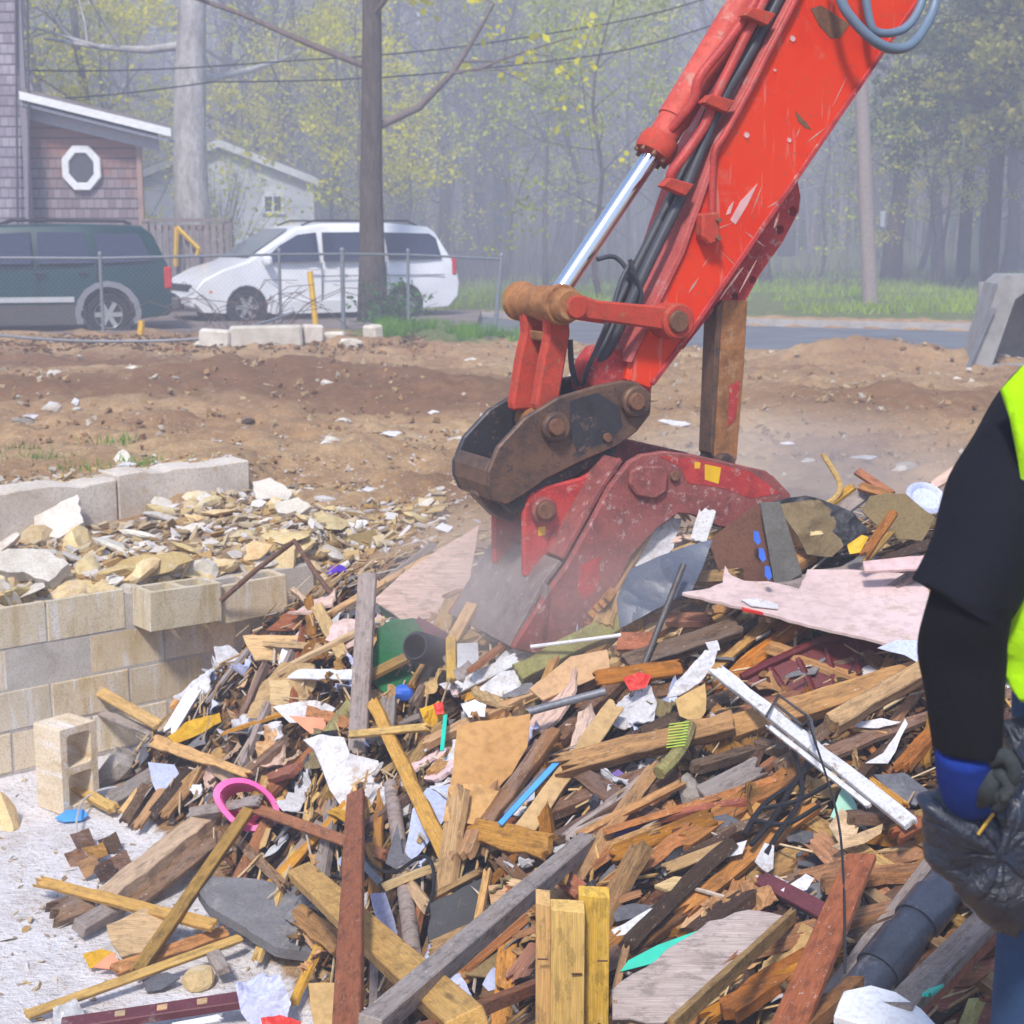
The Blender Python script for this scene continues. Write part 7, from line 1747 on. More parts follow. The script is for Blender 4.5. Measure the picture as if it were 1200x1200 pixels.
splinters(1300, 'rubble_chips', ISR, 'yellow tan chips and flakes filling the rubble between the walls', 'rubble', (.06, .2), (.04, .12), (.006, .02), pick_rub, (.0, .04), True)
for nm, lab, P, t_, lf, m_, cat in (
    ('concrete_slab', 'cracked pale concrete slab tilted at the left edge on the lower wall', [(-20, 652), (10, 645), (58, 652), (84, 672), (60, 692), (30, 676), (-20, 668)], .07, .1, 'concrete', 'slab'),
    ('concrete_slab', 'pale concrete slab leaning against the foot of the upper wall', [(40, 605), (92, 584), (100, 618), (70, 634), (44, 628)], .05, .1, 'concrete', 'slab'),
    ('stone_slab', 'tan flat slab lying at the end of the lower wall under the bent pipe', [(292, 676), (322, 648), (350, 640), (346, 668), (318, 692), (296, 690)], .06, .1, 'stone', 'slab'),
    ('concrete_shard', 'upright grey concrete shard in the rubble behind the loose blocks', [(160, 676), (172, 650), (184, 656), (186, 678)], .03, .06, 'slab', 'shard'),
    ('plank_piece', 'yellow broken panel lying in the rubble behind the loose blocks', [(118, 668), (150, 652), (216, 648), (232, 658), (196, 672), (150, 680)], .03, .07, 'stone', 'panel'),
    ('plank_piece', 'tan broken panel in the rubble right of the pale rounded stone', [(266, 650), (300, 634), (322, 640), (306, 656), (272, 662)], .02, .07, 'stone', 'panel'),
    ('white_slab', 'white plaster slab at the right end of the upper wall', [(296, 566), (318, 562), (344, 580), (338, 590), (300, 586)], .05, .08, 'concrete', 'slab'),
    ('white_slab', 'pale slab with a white edge lower right of the upper wall end', [(322, 590), (350, 584), (366, 596), (350, 606), (326, 602)], .03, .06, 'concrete', 'slab'),
    ('cardboard_piece', 'olive tan board piece in the litter left of the bucket', [(400, 628), (440, 622), (446, 636), (420, 644)], .01, .04, 'olive', 'board'),
    ('yellow_board', 'yellow panel in the hollow at the wall end beside the bent pipe', [(314, 690), (346, 680), (356, 704), (318, 714)], .02, .03, 'yellow', 'panel')):
    S(nm, cat, lab, m_, P, t_, lf, (0, 0), .008)
for nm, lab, x, y, w_, h_, sd, m_ in (('stone_block', 'broken hollow block chunk, left one of two standing in the rubble', 38, 636, 40, 44, 51, 'stone'), ('stone_block', 'broken hollow block chunk, right one of two standing in the rubble', 94, 640, 52, 42, 52, 'stone'), ('pale_stone', 'pale rounded stone in the rubble behind the loose blocks', 232, 668, 44, 28, 53, 'concrete'),
    ('stone_piece', 'upright yellow stone piece under the cracked slab at the left edge', 20, 690, 20, 40, 54, 'stone'), ('stone_piece', 'tan stone wedge at the left edge below the cracked slab', 2, 700, 26, 44, 55, 'stone'), ('pale_stone', 'white stone lump on the soil right of the upper wall', 388, 520, 24, 18, 56, 'concrete'), ('pale_stone', 'white stone lump in the litter below the upper wall end', 352, 600, 30, 20, 57, 'concrete'), ('stone_piece', 'brown stone heap piece on the lower wall top at left', 78, 694, 70, 22, 58, 'stone'), ('stone_piece', 'tan stone beside the loose blocks on the wall top', 120, 690, 48, 20, 59, 'stone')):
    RK(nm, 'stone', lab, m_, x, y, w_, h_, .0, sd)
for k in range(14):
    u = k / 13; px = 4 + 142 * u + rng.uniform(-4, 4); py = 706 - 20 * u + rng.uniform(-6, 4)
    RK('wall_top_stone', 'stone', 'yellow tan stone piece strewn along the top of the lower wall', 'stone', px, py, rng.uniform(20, 40), rng.uniform(10, 18), .0, 400 + k, 0, 'stones on the wall top')
def pick_ledge():
    t_ = rng.uniform(-1.3, 1.75); d = abs(rng.gauss(0, .22)); p = UA + UD * t_ - UN * (.02 + d); return 0, 0, Vector((p.x, p.y, 0)), rng.uniform(0, 180)
splinters(420, 'ledge_rubble', ISR, 'stone chips and dust lying along the back of the upper wall', 'rubble', (.03, .13), (.02, .08), (.006, .02), pick_ledge, (.0, .04), True)
# ---------------------------------------------------------------- the dug ground beyond
def dirt_pt(y0=9.6, y1=22.5):
    while True:
        y = y0 * (y1 / y0) ** rng.random(); x = rng.uniform(-.36, .36) * y; us = (x - UA.x) * UN.x + (y - UA.y) * UN.y
        if (us < -.25 or x > -1.2) and (y - road_c(x) < -3.8): return x, y
wr = []
for k in range(8):
    o = rock_mb(.07 * rng.uniform(.7, 1.4), .05 * rng.uniform(.7, 1.3), .035 * rng.uniform(.6, 1.2), 200 + k, 2).build('rubble_stone', M['concrete'] if k % 2 else M['stonegrey']); wr.append(o.data); bpy.data.objects.remove(o)
for k in range(105):
    x, y = dirt_pt(); o = inst('rubble_stone', wr[k % 8], 'pale concrete lump lying on the dug soil' if (k % 8) % 2 else 'brownish stone lump lying on the dug soil', 'stone', 'pale lumps on the dug soil' if (k % 8) % 2 else 'brownish lumps on the dug soil')
    s_ = rng.choice((.35, .5, .7, 1, 1.5)) * (.7 + y / 40); o.scale = (s_, s_, s_); o.rotation_euler = (0, rng.gauss(0, .3), rng.random() * 6.28); o.location = (x, y, H(x, y) + .0)
mb = MB()
for k in range(4200):
    x, y = dirt_pt(8.6, 22.8); z = H(x, y); s_ = rng.choice((.010, .016, .024, .04)) * (.5 + y / 22)
    if noise.noise((x * .8, y * .5, 4)) < -.15 and rng.random() < .7: continue
    q = Quaternion((rng.gauss(0, 1), rng.gauss(0, 1), rng.gauss(0, 1), rng.gauss(0, 1))).normalized(); vs = [q @ Vector(v) * s_ for v in ((1, 0, 0), (-.8, .5, 0), (-.5, -.9, .1), (.1, .1, .7), (.2, 0, -.7))]
    mb.add([v + Vector((x, y, z + s_ * .2)) for v in vs], [(0, 1, 3), (1, 2, 3), (2, 0, 3), (1, 0, 4), (2, 1, 4), (0, 2, 4)])
tag(mb.build('gravel', ISG, recalc=False), 'gravel, clods and crumbs strewn over the dug soil', 'gravel', kind='stuff')
def pick_lit():
    for _ in range(50):
        px, py = rng.gauss(400, 90), rng.gauss(610, 45); p = on(px, py, 0); s = (p.x - WA.x) * WN.x + (p.y - WA.y) * WN.y
        if p.y > 7.3 and (s < 0 or px > 340): break
    return px, py, p, rng.uniform(0, 180)
splinters(1500, 'litter', island_mat('litter_mix', [(.45, .3, .15), (.64, .6, .58), (.34, .2, .1), (.5, .38, .22), (.25, .15, .09), (.55, .5, .52), (.4, .26, .12)], .9, .15, .2), 'fine pale litter strewn over the soil left of the bucket', 'litter', (.025, .11), (.012, .05), (.003, .012), pick_lit, (.0, .015), True)
for k, (x, y, w_, h_) in enumerate(((458, 508, 26, 6), (790, 496, 40, 8), (380, 522, 20, 12), (520, 618, 22, 10), (250, 520, 22, 6), (148, 545, 26, 6), (60, 474, 18, 10), (36, 488, 20, 6), (1012, 536, 34, 6), (640, 512, 16, 5), (925, 520, 24, 6), (508, 484, 14, 6), (432, 575, 18, 7), (88, 470, 10, 10))):
    C('white_litter', 'litter', 'white scrap of paper or plaster lying flat on the dug soil', 'paper', [(x - w_ / 2, y), (x - w_ * .1, y - h_ / 2), (x + w_ / 2, y - h_ * .2), (x + w_ * .2, y + h_ / 2)], .02, 6, .004, .03, face=.4, group='white scraps on the soil', cuts=2, seed=k)
# broken blocks along the fence foot and the long grey cable lying on the bank
for k, (px, py, Y, L, h_, yw, lab) in enumerate(((252, 392, 21.3, .42, .26, 4, 'pale broken block at the left end of the row before the fence'), (312, 388, 21.4, 1.0, .3, 5, 'long pale concrete kerb piece in the row before the fence'), (366, 386, 21.6, .28, .28, 20, 'grey block standing at the right end of the row before the fence'), (437, 390, 22.0, .2, .24, 50, 'small pale block left by the ivy in front of the fence'), (392, 392, 21.9, .3, .14, 0, 'low pale block lying left of the small block by the ivy'))):
    p = at(px, py, Y); z = H(p.x, Y); o = block_mesh(L, h_, .25, 0).build('kerb_block', M['concrete'], None, Matrix.Translation((p.x, Y, z + h_ * .4)) @ Matrix.Rotation(R(yw), 4, 'Z') @ Matrix.Rotation(R(rng.gauss(0, 4)), 4, 'Y'), bevel=.03); tag(o, lab, 'concrete block')
for k, (px, py) in enumerate(((345, 402), (305, 404), (330, 398), (240, 400), (232, 406), (410, 404), (360, 400))):
    RK('foundation_chunk', 'stone', 'pale chunk tumbled below the row of blocks before the fence', 'concrete', px, py, rng.uniform(14, 30), rng.uniform(8, 15), .0, 300 + k, 0, 'pale chunks below the block row')
T('long_cable', 'cable', 'long grey cable drooping along the dark soil bank at the left', 'pipegrey', [(-10, 392, 21.4, 0), (60, 398, 21.3, 0), (135, 400, 21.2, 0), (230, 397, 21.3, 0), (290, 384, 21.5, 0), (345, 366, 22.0, 0)], .022, sub=5, n=8)
T('yellow_stake', 'stake', 'yellow stake standing at the fence before the white van', 'gold', [(363, 318, 23.6, 0), (367, 352, 23.6, 0), (370, 382, 23.6, 0)], .045, sub=2, n=6)
T('yellow_stake', 'stake', 'short yellow stake beside the rear wheel of the dark green suv', 'gold', [(166, 376, 23.0, 0), (164, 398, 23.0, 0)], .05, sub=1, n=6)
mb = MB(); st = empty('dry_bramble', at(285, 380, 22.6)); tag(st, 'dry tangled bramble at the fence in front of the white van bonnet', 'plant')
for k in range(26):
    a = Vector((rng.gauss(0, .35), rng.gauss(0, .1), -.1)); b = a + Vector((rng.gauss(.3, .5), rng.gauss(0, .1), rng.uniform(.3, .75))); c = b + Vector((rng.gauss(.2, .4), rng.gauss(0, .1), rng.uniform(-.4, .1)))
    mb.tube([a, a.lerp(b, .5) + Vector((0, 0, .1)), b, c], .006, 4, cap=False)
mb.build('stems', TWIG, st, recalc=False)
def pick_bank():
    x = rng.uniform(-7.6, -1.2); y = rng.uniform(20.6, 22.6); return 0, 0, Vector((x, y, 0)), rng.uniform(0, 180)
splinters(1400, 'bank_litter', ISL, 'dead leaves and red brown litter along the foot of the fence', 'litter', (.05, .16), (.04, .1), (.004, .01), pick_bank, (.0, .05), True)
# ---------------------------------------------------------------- the worker at the right edge, seen from behind
PY = 2.12
def W(px, py, Y=PY): return at(px, py, Y)
sh_l = W(1222, 476, 2.24); el_l = W(1136, 738, 2.075); wr_l = W(1136, 886, 2.05)
base = Vector((W(1376, 600).x + .06, 2.28, 0))
per = empty('person', (base.x, base.y, 0)); tag(per, 'worker in lime safety vest, black sleeves and blue glove at the right edge', 'person')
PI_ = Matrix.Translation((-base.x, -base.y, 0))
hipz = .93
def bx(dx, dy, z): return Vector((base.x + dx, base.y + dy, z))
neck = bx(.0, .0, 1.47); head = bx(.02, .05, 1.66)
sh_r = bx(.21, .05, 1.41); el_r = bx(.27, .10, 1.13); wr_r = bx(.2, .33, 1.05)
def skin_mesh(nodes, edges, root):
    me = bpy.data.meshes.new('body'); me.from_pydata([n[0] for n in nodes], edges, []); o = bpy.data.objects.new('body', me); COL.objects.link(o)
    m = o.modifiers.new('skin', 'SKIN'); m.use_smooth_shade = True
    for k, n in enumerate(nodes):
        me.skin_vertices[0].data[k].radius = n[1] if hasattr(n[1], '__len__') else (n[1], n[1]); me.skin_vertices[0].data[k].use_root = (k == root)
    s = o.modifiers.new('sub', 'SUBSURF'); s.levels = 2; s.render_levels = 2
    dg = bpy.context.evaluated_depsgraph_get(); new = bpy.data.meshes.new_from_object(o.evaluated_get(dg)); bpy.data.objects.remove(o); return new
SKIN = plain('skin', (.42, .2, .12), .55); 
hl_, hr_ = bx(-.1, 0, hipz - .04), bx(.09, 0, hipz - .04)
kl, kr = bx(-.13, .02, .5), bx(.15, .02, .5); al, ar = bx(-.16, -.02, .09), bx(.19, -.02, .09)
nodes = [(bx(0, 0, hipz), (.14, .1)), (bx(0, 0, 1.12), (.13, .095)), (bx(0, 0, 1.3), (.15, .1)), (bx(0, 0, 1.42), (.1, .07)), (neck + Vector((0, 0, .03)), .055), (head - Vector((0, 0, .06)), (.065, .075)), (head, (.075, .09)), (head + Vector((0, 0, .08)), (.065, .075)),
         (sh_l, .058), (sh_l.lerp(el_l, .5), .05), (el_l, .042), (el_l.lerp(wr_l, .4), .041), (wr_l, .028), (sh_r, .058), (sh_r.lerp(el_r, .5), .05), (el_r, .042), (wr_r, .028),
         (hl_, .075), (kl, .045), (bx(-.17, -.01, .32), .042), (al, .038), (bx(-.2, .12, .03), .032), (hr_, .075), (kr, .045), (bx(.17, -.01, .32), .042), (ar, .038), (bx(.2, .12, .03), .032)]
edges = [(0, 1), (1, 2), (2, 3), (3, 4), (4, 5), (5, 6), (6, 7), (3, 8), (8, 9), (9, 10), (10, 11), (11, 12), (3, 13), (13, 14), (14, 15), (15, 16), (0, 17), (17, 18), (18, 19), (19, 20), (20, 21), (0, 22), (22, 23), (23, 24), (24, 25), (25, 26)]
me = skin_mesh(nodes, edges, 0); me.materials.append(SKIN); body = bpy.data.objects.new('body', me); COL.objects.link(body); body.parent = per; body.matrix_local = PI_
# face
HD = Vector((.3, .95, 0)).normalized(); HS = Vector((HD.y, -HD.x, 0))
def ring(c, ax, side, a, b, n=28, fn=None):
    ax = ax.normalized(); s = (side - ax * side.dot(ax)).normalized(); f = ax.cross(s); out = []
    for k in range(n):
        th = 2 * PI * k / n; r_ = 1 + (fn(th) if fn else 0); out.append(c + (s * a * math.cos(th) + f * b * math.sin(th)) * r_)
    return out
def ball(name, mat, c, r, parent=per):
    bm = bmesh.new(); bmesh.ops.create_icosphere(bm, subdivisions=2, radius=1); me = bpy.data.meshes.new(name); bm.to_mesh(me); bm.free(); me.materials.append(mat); me.polygons.foreach_set('use_smooth', [True] * len(me.polygons))
    o = bpy.data.objects.new(name, me); COL.objects.link(o); o.parent = parent; o.matrix_local = PI_ @ Matrix.Translation(c) @ Matrix.Diagonal((*r, 1)); return o
for s in (-1, 1):
    ball('eye', plain('eye_white', (.6, .58, .55), .3), head + HD * .082 + HS * s * .032 + Vector((0, 0, .0)), (.012, .012, .01)); ball('ear', SKIN, head + HS * s * .082 + Vector((0, 0, -.02)), (.014, .022, .032))
ball('nose', SKIN, head + HD * .098 + Vector((0, 0, -.03)), (.014, .02, .026)); ball('mouth', plain('lips', (.38, .13, .1), .5), head + HD * .085 + Vector((0, 0, -.072)), (.024, .012, .008)); ball('hair', plain('dark_hair', (.03, .02, .015), .6), head - HD * .02 + Vector((0, 0, .045)), (.092, .1, .088))
def cloth(name, c, bump_=.6, sc=220, var=.3, fold=8):
    t = NT(name); co = t.coords((1, 1, 1), False); a = t.noise(co, fold, 4, .6); b = t.noise(co, sc, 2, .5)
    col = t.ramp(a, [(.3, [x * (1 - var) for x in c]), (.7, c)]); t.bump(t.math('ADD', t.math('MULTIPLY', a, 1.5), t.math('MULTIPLY', b, .12)), bump_, .012); return t.done(col, .9, 0, .15)
SHIRT = cloth('black_shirt', (.008, .009, .016)); SLEEVE = cloth('black_mesh_sleeve', (.005, .005, .008), .5, 420); VEST = cloth('lime_vest', (.42, .82, .005), .5, 160, .06); JEAN = cloth('blue_jeans', (.03, .07, .16), .5, 320, .35); GLOVEB = cloth('glove_blue', (.008, .035, .26), .4, 500); GLOVED = mottled('glove_palm', (.035, .045, .05), (.02, .025, .03), 10, .8, .002, (.1, .11, .12), .4, 0)
def garment(name, mat, rings, parent=per, cap=False, solid=.004, sub=1, fold=0.0, fs=14, seed=0):
    mb = MB(); mb.loft(rings, cap=cap); o = mb.build(name, mat, parent, PI_, smooth=True)
    if fold:
        for v in o.data.vertices:
            nn = v.normal; q = v.co; v.co += nn * fold * (noise.noise(Vector((q.x * fs, q.y * fs, q.z * fs * .8 + seed))) + .5 * noise.noise(Vector((q.x * fs * 2.2, q.y * fs * 2.2, q.z * fs * 2 + seed))))
    if solid: m = o.modifiers.new('thick', 'SOLIDIFY'); m.thickness = solid; m.offset = 0
    if sub: m = o.modifiers.new('sub', 'SUBSURF'); m.levels = sub; m.render_levels = sub
    return o
Zu = Vector((0, 0, 1)); Xs = Vector((1, 0, 0))
# shirt trunk with shoulder slope
def trunk_ring(z, a, b, dx=0, dy=0, n=36, fn=None): return [bx(dx + a * math.cos(2 * PI * k / n), dy + b * math.sin(2 * PI * k / n), z) for k in range(n)]
TR = [(.86, .19, .14), (.95, .188, .138), (1.05, .18, .132), (1.15, .185, .132), (1.25, .195, .135), (1.33, .2, .13), (1.38, .195, .115), (1.42, .17, .095), (1.455, .12, .08), (1.475, .075, .07), (1.5, .062, .062)]
garment('shirt', SHIRT, [trunk_ring(*r) for r in TR], fold=.006)
# sleeve of the shirt: wide, hem above the elbow
def arm_rings(path, n=28):
    out = []
    for i, (px, py, Y, a, b) in enumerate(path):
        c = W(px, py, Y); p0 = W(*path[max(0, i - 1)][:3]); p1 = W(*path[min(len(path) - 1, i + 1)][:3]); out.append(ring(c, p1 - p0, Xs, a, b, n))
    return out
SL = [(1270, 452, 2.26, .07, .07), (1240, 470, 2.25, .074, .078), (1214, 500, 2.23, .076, .08), (1192, 540, 2.19, .077, .082), (1174, 580, 2.14, .074, .08), (1160, 624, 2.11, .071, .076), (1145, 662, 2.085, .069, .074), (1130, 698, 2.07, .0675, .072), (1127, 704, 2.07, .0675, .072)]
sl = garment('shirt_sleeve', SHIRT, arm_rings(SL), fold=.014, fs=12, sub=2)
mb = MB(); mb.loft(arm_rings([(1130.5, 696, 2.07, .069, .0735), (1127, 704, 2.07, .069, .0735), (1125, 707, 2.07, .0685, .073)]), cap=False); mb.build('hem', SHIRT, sl, smooth=True)
FS = [(1150, 660, 2.09, .055, .056), (1142, 700, 2.07, .057, .058), (1133, 735, 2.06, .0575, .059), (1130, 765, 2.07, .0585, .058), (1131, 800, 2.06, .055, .056), (1134, 840, 2.055, .049, .052), (1135, 868, 2.05, .0445, .048), (1134, 879, 2.05, .0435, .046)]
garment('arm_sleeve', SLEEVE, arm_rings(FS), fold=.011, fs=17, seed=4, sub=2)
# glove: knitted cuff, hand and fingers closing on the bag's neck
gl = garment('glove_cuff', GLOVEB, arm_rings([(1132, 874, 2.045, .042, .044), (1131, 884, 2.050, .0415, .044), (1132, 902, 2.060, .041, .043), (1136, 922, 2.075, .043, .04), (1144, 938, 2.085, .043, .034), (1152, 946, 2.095, .03, .02)]), cap=True, solid=0, fold=.002, fs=30, sub=2)
for nm, P, r_ in (('finger', [(1152, 884, 2.045), (1166, 878, 2.035), (1177, 888, 2.025), (1178, 908, 2.025)], .0115), ('finger', [(1160, 892, 2.025), (1178, 886, 2.010), (1188, 902, 2.005), (1183, 924, 2.015)], .0115), ('finger', [(1158, 912, 2.035), (1174, 908, 2.015), (1182, 922, 2.010), (1174, 940, 2.015)], .011), ('finger', [(1152, 926, 2.045), (1166, 928, 2.025), (1172, 940, 2.025), (1162, 948, 2.035)], .0105), ('thumb', [(1136, 906, 2.095), (1150, 900, 2.125), (1168, 902, 2.115), (1180, 912, 2.085)], .012)):
    pts = [W(*p) for p in P]; out = []
    for i in range(len(pts) - 1):
        p0, p1, p2, p3 = pts[max(0, i - 1)], pts[i], pts[i + 1], pts[min(len(pts) - 1, i + 2)]
        for k in range(5):
            u = k / 5; out.append(.5 * ((2 * p1) + (p2 - p0) * u + (2 * p0 - 5 * p1 + 4 * p2 - p3) * u * u + (3 * p1 - p0 - 3 * p2 + p3) * u ** 3))
    out.append(pts[-1]); n = len(out); mb = MB(); mb.tube(out, [r_ * (.95 if i < n - 3 else (.85, .6, .2)[i - n + 3]) for i in range(n)], 12); mb.build(nm, GLOVED, gl, smooth=True)
mb = MB(); mb.loft([ring(W(1148, 894, 2.055), W(1168, 930, 2.045) - W(1148, 894, 2.055), Xs, .024, .034), ring(W(1158, 914, 2.045), W(1168, 930, 2.045) - W(1148, 894, 2.055), Xs, .03, .036), ring(W(1160, 938, 2.045), W(1168, 930, 2.045) - W(1148, 894, 2.055), Xs, .022, .026)]); mb.build('palm', GLOVED, gl, smooth=True)
# vest: shell over the shirt, armholes cut, flaring towards the hem
def sgp(v, e): return math.copysign(abs(v) ** e, v)
def vest_ring(z, a, b, n=72): return [bx(a * sgp(math.cos(2 * PI * k / n), .6), b * sgp(math.sin(2 * PI * k / n), .6), z) for k in range(n)]
VR = []
for k in range(34):
    f = k / 33; z = .95 + f * .50
    a = np.interp(z, [.95, 1.0, 1.06, 1.12, 1.2, 1.3, 1.38, 1.42, 1.45], [.235, .252, .258, .246, .236, .25, .268, .25, .15]); b = np.interp(z, [.95, 1.06, 1.2, 1.33, 1.42, 1.45], [.185, .19, .19, .2, .17, .1]); VR.append(vest_ring(z, a, b))
mb = MB(); mb.loft(VR, cap=False); keep = []
for f in mb.f:
    c = sum((Vector(mb.v[i]) for i in f), Vector()) / len(f); dx = c.x - base.x; dy = c.y - base.y; th = math.degrees(math.atan2(dy / .14, abs(dx) / .2))
    z0 = 1.14; inside = abs(th) < 40 and 1.13 < c.z < 1.44
    if not inside and dy > 0 and not (dx < 0 and c.z > 1.13 and th < 85): keep.append(f)
mb.f = keep; mb.m = [0] * len(keep); vo = mb.build('safety_vest', VEST, per, PI_, smooth=True)
for v in vo.data.vertices:
    q = v.co; v.co += v.normal * .009 * noise.noise(Vector((q.x * 12, q.y * 12, q.z * 9)))
m = vo.modifiers.new('thick', 'SOLIDIFY'); m.thickness = .004; m = vo.modifiers.new('sub', 'SUBSURF'); m.levels = 1; m.render_levels = 1
BP = [(1172, 457), (1177, 472), (1183, 490), (1193, 540), (1199, 580), (1203, 630), (1200, 688), (1183, 705), (1172, 735), (1173, 770), (1180, 800), (1196, 823), (1300, 838), (1520, 838), (1560, 700), (1560, 470), (1500, 410), (1400, 380), (1290, 384), (1240, 402), (1200, 427)]
bm = bmesh.new(); bm.faces.new([bm.verts.new((x, y, 0)) for x, y in BP]); bmesh.ops.triangulate(bm, faces=bm.faces[:])
for _ in range(3): bmesh.ops.subdivide_edges(bm, edges=[e for e in bm.edges if e.calc_length() > 9], cuts=1); bmesh.ops.triangulate(bm, faces=bm.faces[:])
for v in bm.verts:
    x, y = v.co.x, v.co.y; u = (x - 1366) / 194
    Yv = 2.015 + .075 * u * u + .012 * noise.noise(Vector((x * .018, y * .012, 3))) + .006 * noise.noise(Vector((x * .05, y * .03, 9))) + (.10 * ((470 - y) / 90) ** 2 if y < 470 else 0)
    v.co = W(x, y, Yv) - Vector((base.x, base.y, 0))
me = bpy.data.meshes.new('vest_back'); bm.to_mesh(me); bm.free(); me.materials.append(VEST); me.polygons.foreach_set('use_smooth', [True] * len(me.polygons)); vb = bpy.data.objects.new('vest_back', me); COL.objects.link(vb); vb.parent = vo
vb.matrix_parent_inverse = Matrix.Identity(4); vb.matrix_local = Matrix.Translation((base.x, base.y, 0)); m = vb.modifiers.new('thick', 'SOLIDIFY'); m.thickness = .005
# jeans and boots
for s, hp, k_, a_ in ((-1, hl_, kl, al), (1, hr_, kr, ar)):
    c1 = hp.lerp(k_, .5); rr = [ring(hp + Vector((0, 0, .08)), Zu, Xs, .115, .125), ring(hp - Vector((0, 0, .05)), Zu, Xs, .108, .118), ring(c1, Zu, Xs, .092, .1), ring(k_, Zu, Xs, .075, .08), ring(k_.lerp(a_, .4), Zu, Xs, .072, .078), ring(a_ + Vector((0, 0, .04)), Zu, Xs, .07, .08)]
    garment('jeans_leg', JEAN, rr, fold=.006, fs=14)
    mb = MB(); mb.loft([ring(a_ + Vector((0, .05, -.088)), Zu, Xs, .05, .14), ring(a_ + Vector((0, .05, -.05)), Zu, Xs, .052, .14), ring(a_ + Vector((0, .02, 0)), Zu, Xs, .05, .09), ring(a_ + Vector((0, 0, .07)), Zu, Xs, .052, .06)]); mb.build('boot', plain('boot_brown', (.12, .07, .04), .8), per, PI_, smooth=True)
garment('jeans_seat', JEAN, [trunk_ring(.82, .17, .13), trunk_ring(.9, .185, .14), trunk_ring(.97, .18, .135)])
# right sleeve and glove, out of the picture
mb = MB(); garment('shirt_sleeve', SHIRT, [ring(sh_r + Vector((-.03, 0, .02)), el_r - sh_r, Xs, .075, .075), ring(sh_r.lerp(el_r, .5), el_r - sh_r, Xs, .07, .07), ring(sh_r.lerp(el_r, .85), el_r - sh_r, Xs, .068, .068)])
garment('arm_sleeve', SLEEVE, [ring(el_r.lerp(sh_r, .3), el_r - sh_r, Xs, .055, .055), ring(el_r, wr_r - sh_r, Xs, .055, .055), ring(wr_r, wr_r - el_r, Xs, .04, .04)])
garment('glove_cuff', GLOVEB, [ring(wr_r.lerp(el_r, .1), wr_r - el_r, Xs, .042, .042), ring(wr_r, wr_r - el_r, Xs, .04, .04), ring(wr_r + (wr_r - el_r).normalized() * .1, wr_r - el_r, Xs, .045, .03)], cap=True, solid=0)
# the black bag
def bag_mat():
    t = NT('black_polythene'); a = t.noise(t.coords((1, 1, 1), False), 9, 7, .65, 1.2); r_ = t.n('ShaderNodeTexNoise', noise_type='RIDGED_MULTIFRACTAL'); r_.inputs['Scale'].default_value = 5; r_.inputs['Detail'].default_value = 4
    tc = t.n('ShaderNodeTexCoord'); t.l(tc.outputs['Object'], r_.inputs['Vector']); t.bump(t.math('ADD', a, t.math('MULTIPLY', r_.outputs[0], .5)), 1, .02); return t.done((.01, .017, .036), .24, 0, .6)
def bag_part(name, P, depth, Y, parent, seed):
    """a crumpled pouch: outline in elevation, bulging in depth"""
    Q = [W(x, y, Y) for x, y in P]; c = sum(Q, Vector()) / len(Q); rings = []
    mb = MB(); n = len(Q); outl = []
    for i in range(n):
        for k in range(10): outl.append(Q[i].lerp(Q[(i + 1) % n], k / 10))
    for f, d in ((.04, -1), (.14, -.99), (.25, -.96), (.36, -.92), (.48, -.86), (.6, -.77), (.71, -.65), (.81, -.5), (.9, -.33), (.97, -.15), (1, 0), (.95, .25), (.8, .55), (.5, .88), (.25, .97), (.06, 1)):
        rings.append([c + (q - c) * f + Vector((0, d * depth, 0)) for q in outl])
    mb.loft(rings); o = mb.build(name, BAG, parent, Matrix.Translation(-parent.location), smooth=True)
    s = o.modifiers.new('sub', 'SUBSURF'); s.levels = 1; s.render_levels = 1
    tx = None
    for v in o.data.vertices:
        q = v.co * 1.0; v.co += v.normal * (.02 * noise.noise(Vector((q.x * 15, q.y * 15, q.z * 15 + seed))) + .009 * (noise.ridged_multi_fractal(Vector((q.x * 13, q.y * 13, q.z * 16 + seed)), .8, 2, 4, 1, 2) - 1) + .006 * (noise.ridged_multi_fractal(Vector((q.x * 34 + q.z * 12, q.y * 30, q.z * 30 - q.x * 10 + seed)), .8, 2, 3, 1, 2) - 1))
    return o
BAG = bag_mat(); bag = empty('trash_bag', W(1150, 960, 2.05)); tag(bag, 'crumpled black plastic bag hanging from the worker blue glove', 'bag')
bag_part('bag_body', [(1072, 934), (1100, 926), (1150, 934), (1200, 900), (1260, 905), (1280, 1000), (1240, 1060), (1190, 1100), (1150, 1070), (1114, 1040), (1090, 1006), (1084, 975)], .055, 2.115, bag, 1)
bag_part('bag_neck', [(1170, 842), (1200, 836), (1240, 850), (1240, 930), (1180, 946), (1160, 930), (1166, 900), (1186, 880)], .03, 2.12, bag, 5)
T('straw', 'straw', 'thin pale straw caught on the black plastic bag', 'fresh', [(1146, 978, 2.05, 0), (1164, 953, 2.055, 0)], .0026, sub=1, n=5)
